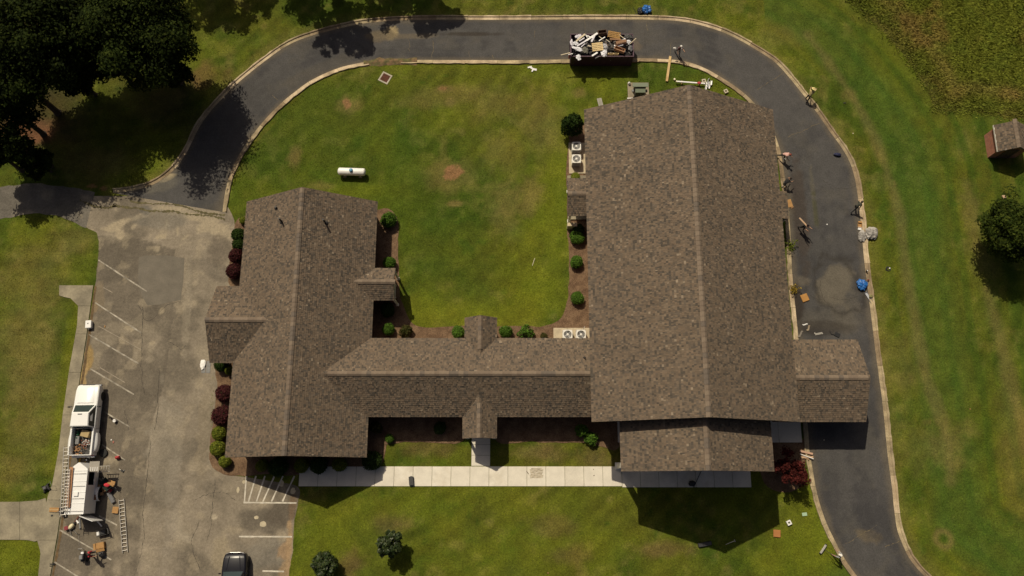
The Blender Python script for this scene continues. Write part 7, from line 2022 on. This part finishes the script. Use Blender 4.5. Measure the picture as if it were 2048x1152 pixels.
# ------------------------------------------------------------------ people
person(1354, 108, R(200), 'person in a pale cap walking right of the dumpster with a white bundle', cloth('plum', (.13, .07, .08)), cloth('grey', (.10, .10, .11)), 14, ((55, 10, 50), (20, 15, 30)), ((22, 10), (-18, 16)), 'cap', (.7, .68, .64), z0=.012)
o = blob(.15, .09, .06, 70, 14, 7, .5).build('white_bundle', mat('bundle_cloth', (.6, .58, .55), .9, .15, 5), None, P(1349, 97, 1.1)); tag(o, 'white bundle held by the person beside the dumpster', 'bundle')
person(1612, 201, R(-30), 'person in a straw hat leaning over the outer kerb with a tool', cloth('yellow', (.42, .34, .16)), cloth('black', (.015, .015, .018)), 38, ((50, 12, 25), (65, 10, 20)), ((16, 12), (-18, 8)), 'straw', (.62, .50, .24), z0=.012)
q = P(1620, 192, .9); prop('long_handled_tool', 1620, 192, 'pale long handled tool held by the person in the straw hat', 'tool', lambda t: (MB().tube([(0, 0, 0), (.32, .62, -.35)], .016, 6).build('shaft', M_ALU, t), MB().box((.36, .68, -.38), (.26, .06, .05), (0, 0, -.5)).build('head', M_WPVC, t)), .9)
person(1561, 316, R(-125), 'person in a pink and white top bending by the east wall', cloth('pink', (.55, .33, .29)), cloth('black', (.015, .015, .018)), 48, ((40, 6, 25), (30, 6, 25)), ((30, 20), (-35, 5)), None, hair=(.25, .06, .04), z0=.03, shoe=mat('white_shoe', (.75, .73, .7), .6, .05, 5))
person(1564, 372, R(-60), 'person in black crouching beside the east door canopy', cloth('black2', (.02, .02, .022)), cloth('greypants', (.16, .15, .14)), 45, ((30, 8, 35), (40, 8, 30)), ((60, 85), (30, 90)), None, z0=.03)
t_, hands = person(1601, 459, R(-150), 'person in black carrying a board across the drive', cloth('black3', (.018, .018, .02)), cloth('black', (.015, .015, .018)), 8, ((60, 6, 60), (60, 6, 65)), ((16, 8), (-16, 14)), 'cap', (.05, .04, .04), z0=.012)
a, b = P(1598.5, 436, 1.45), P(1616.5, 455, 1.45); o = plank_mb((b - a).length, .14, .05).build('carried_board', mat('tan_board', (.45, .30, .19)), None, (a + b) / 2, (0, 0, math.atan2(b.y - a.y, b.x - a.x))); tag(o, 'tan board carried by the person in black on the drive', 'board')
person(1706, 419, R(-50), 'person in dark camouflage walking toward the outer kerb', cloth('camo', (.11, .115, .09)), cloth('black', (.015, .015, .018)), 22, ((35, 12, 20), (-20, 14, 15)), ((28, 6), (-28, 18)), None, z0=.012)
person(1671, 1111, R(55), 'person in a grey shirt and white cap pushing a sweeper on the lawn', cloth('greyshirt', (.30, .30, .31)), cloth('greydark', (.12, .12, .13)), 18, ((45, 10, 20), (45, 10, 20)), ((18, 6), (-16, 12)), 'cap', (.75, .73, .68), z0=.02)
def sweeper(t):
    MB().box((0, 0, .10), (.80, .16, .12), bev=.02).build('magnet_bar', M_ALU, t); MB().box((0, -.09, .10), (.76, .03, .09)).build('guard', M_BLK, t)
    for s in (-1, 1): MB().lathe([(.02, -.03), (.09, -.03), (.09, .03), (.02, .03)], 12, axis='x').build('wheel', M_TYRE, t, (s * .44, 0, .09))
    MB().tube([(0, -.05, .15), (0, -.75, .85)], .016, 6).build('shaft', M_BLK, t); MB().tube([(-.15, -.75, .85), (.15, -.75, .85)], .016, 6).build('grip', M_BLK, t)
prop('magnetic_sweeper', 1645.5, 1098, 'pale bar sweeper on wheels pushed over the south-east lawn', 'sweeper', sweeper, 0, R(52))
person(190, 1107, R(-80), 'person in a red shirt standing among the tools at the bottom left', cloth('red', (.45, .03, .04)), cloth('navy', (.02, .022, .04)), 24, ((25, 8, 35), (30, 8, 35)), ((12, 6), (-10, 6)), None)

# ------------------------------------------------------------------ stray litter of the verge and courtyard
for k, (px, py, mt, lb) in enumerate([(1706, 267, M_CRM, 'tiny pale scrap on the grass outside the upper right bend'), (1654, 449, M_WPVC, 'tiny white speck on the drive left of the grey tarp'), (1648, 880, M_CRM, 'pale twig in the carport shadow on the drive'), (1689, 206, M_BLK, 'dark clod on the grass outside the upper right bend'), (1940, 818, M_CARD, 'small orange leaf on the far right lawn'), (1096, 1146, M_CARD, 'tan leaf on the south lawn at the bottom edge')]):
    single('scrap_piece', px, py, lb, 'scrap', blob(.06 if k != 3 else .14, .05, .02, 80 + k, 10, 5, .4), mt, .02)
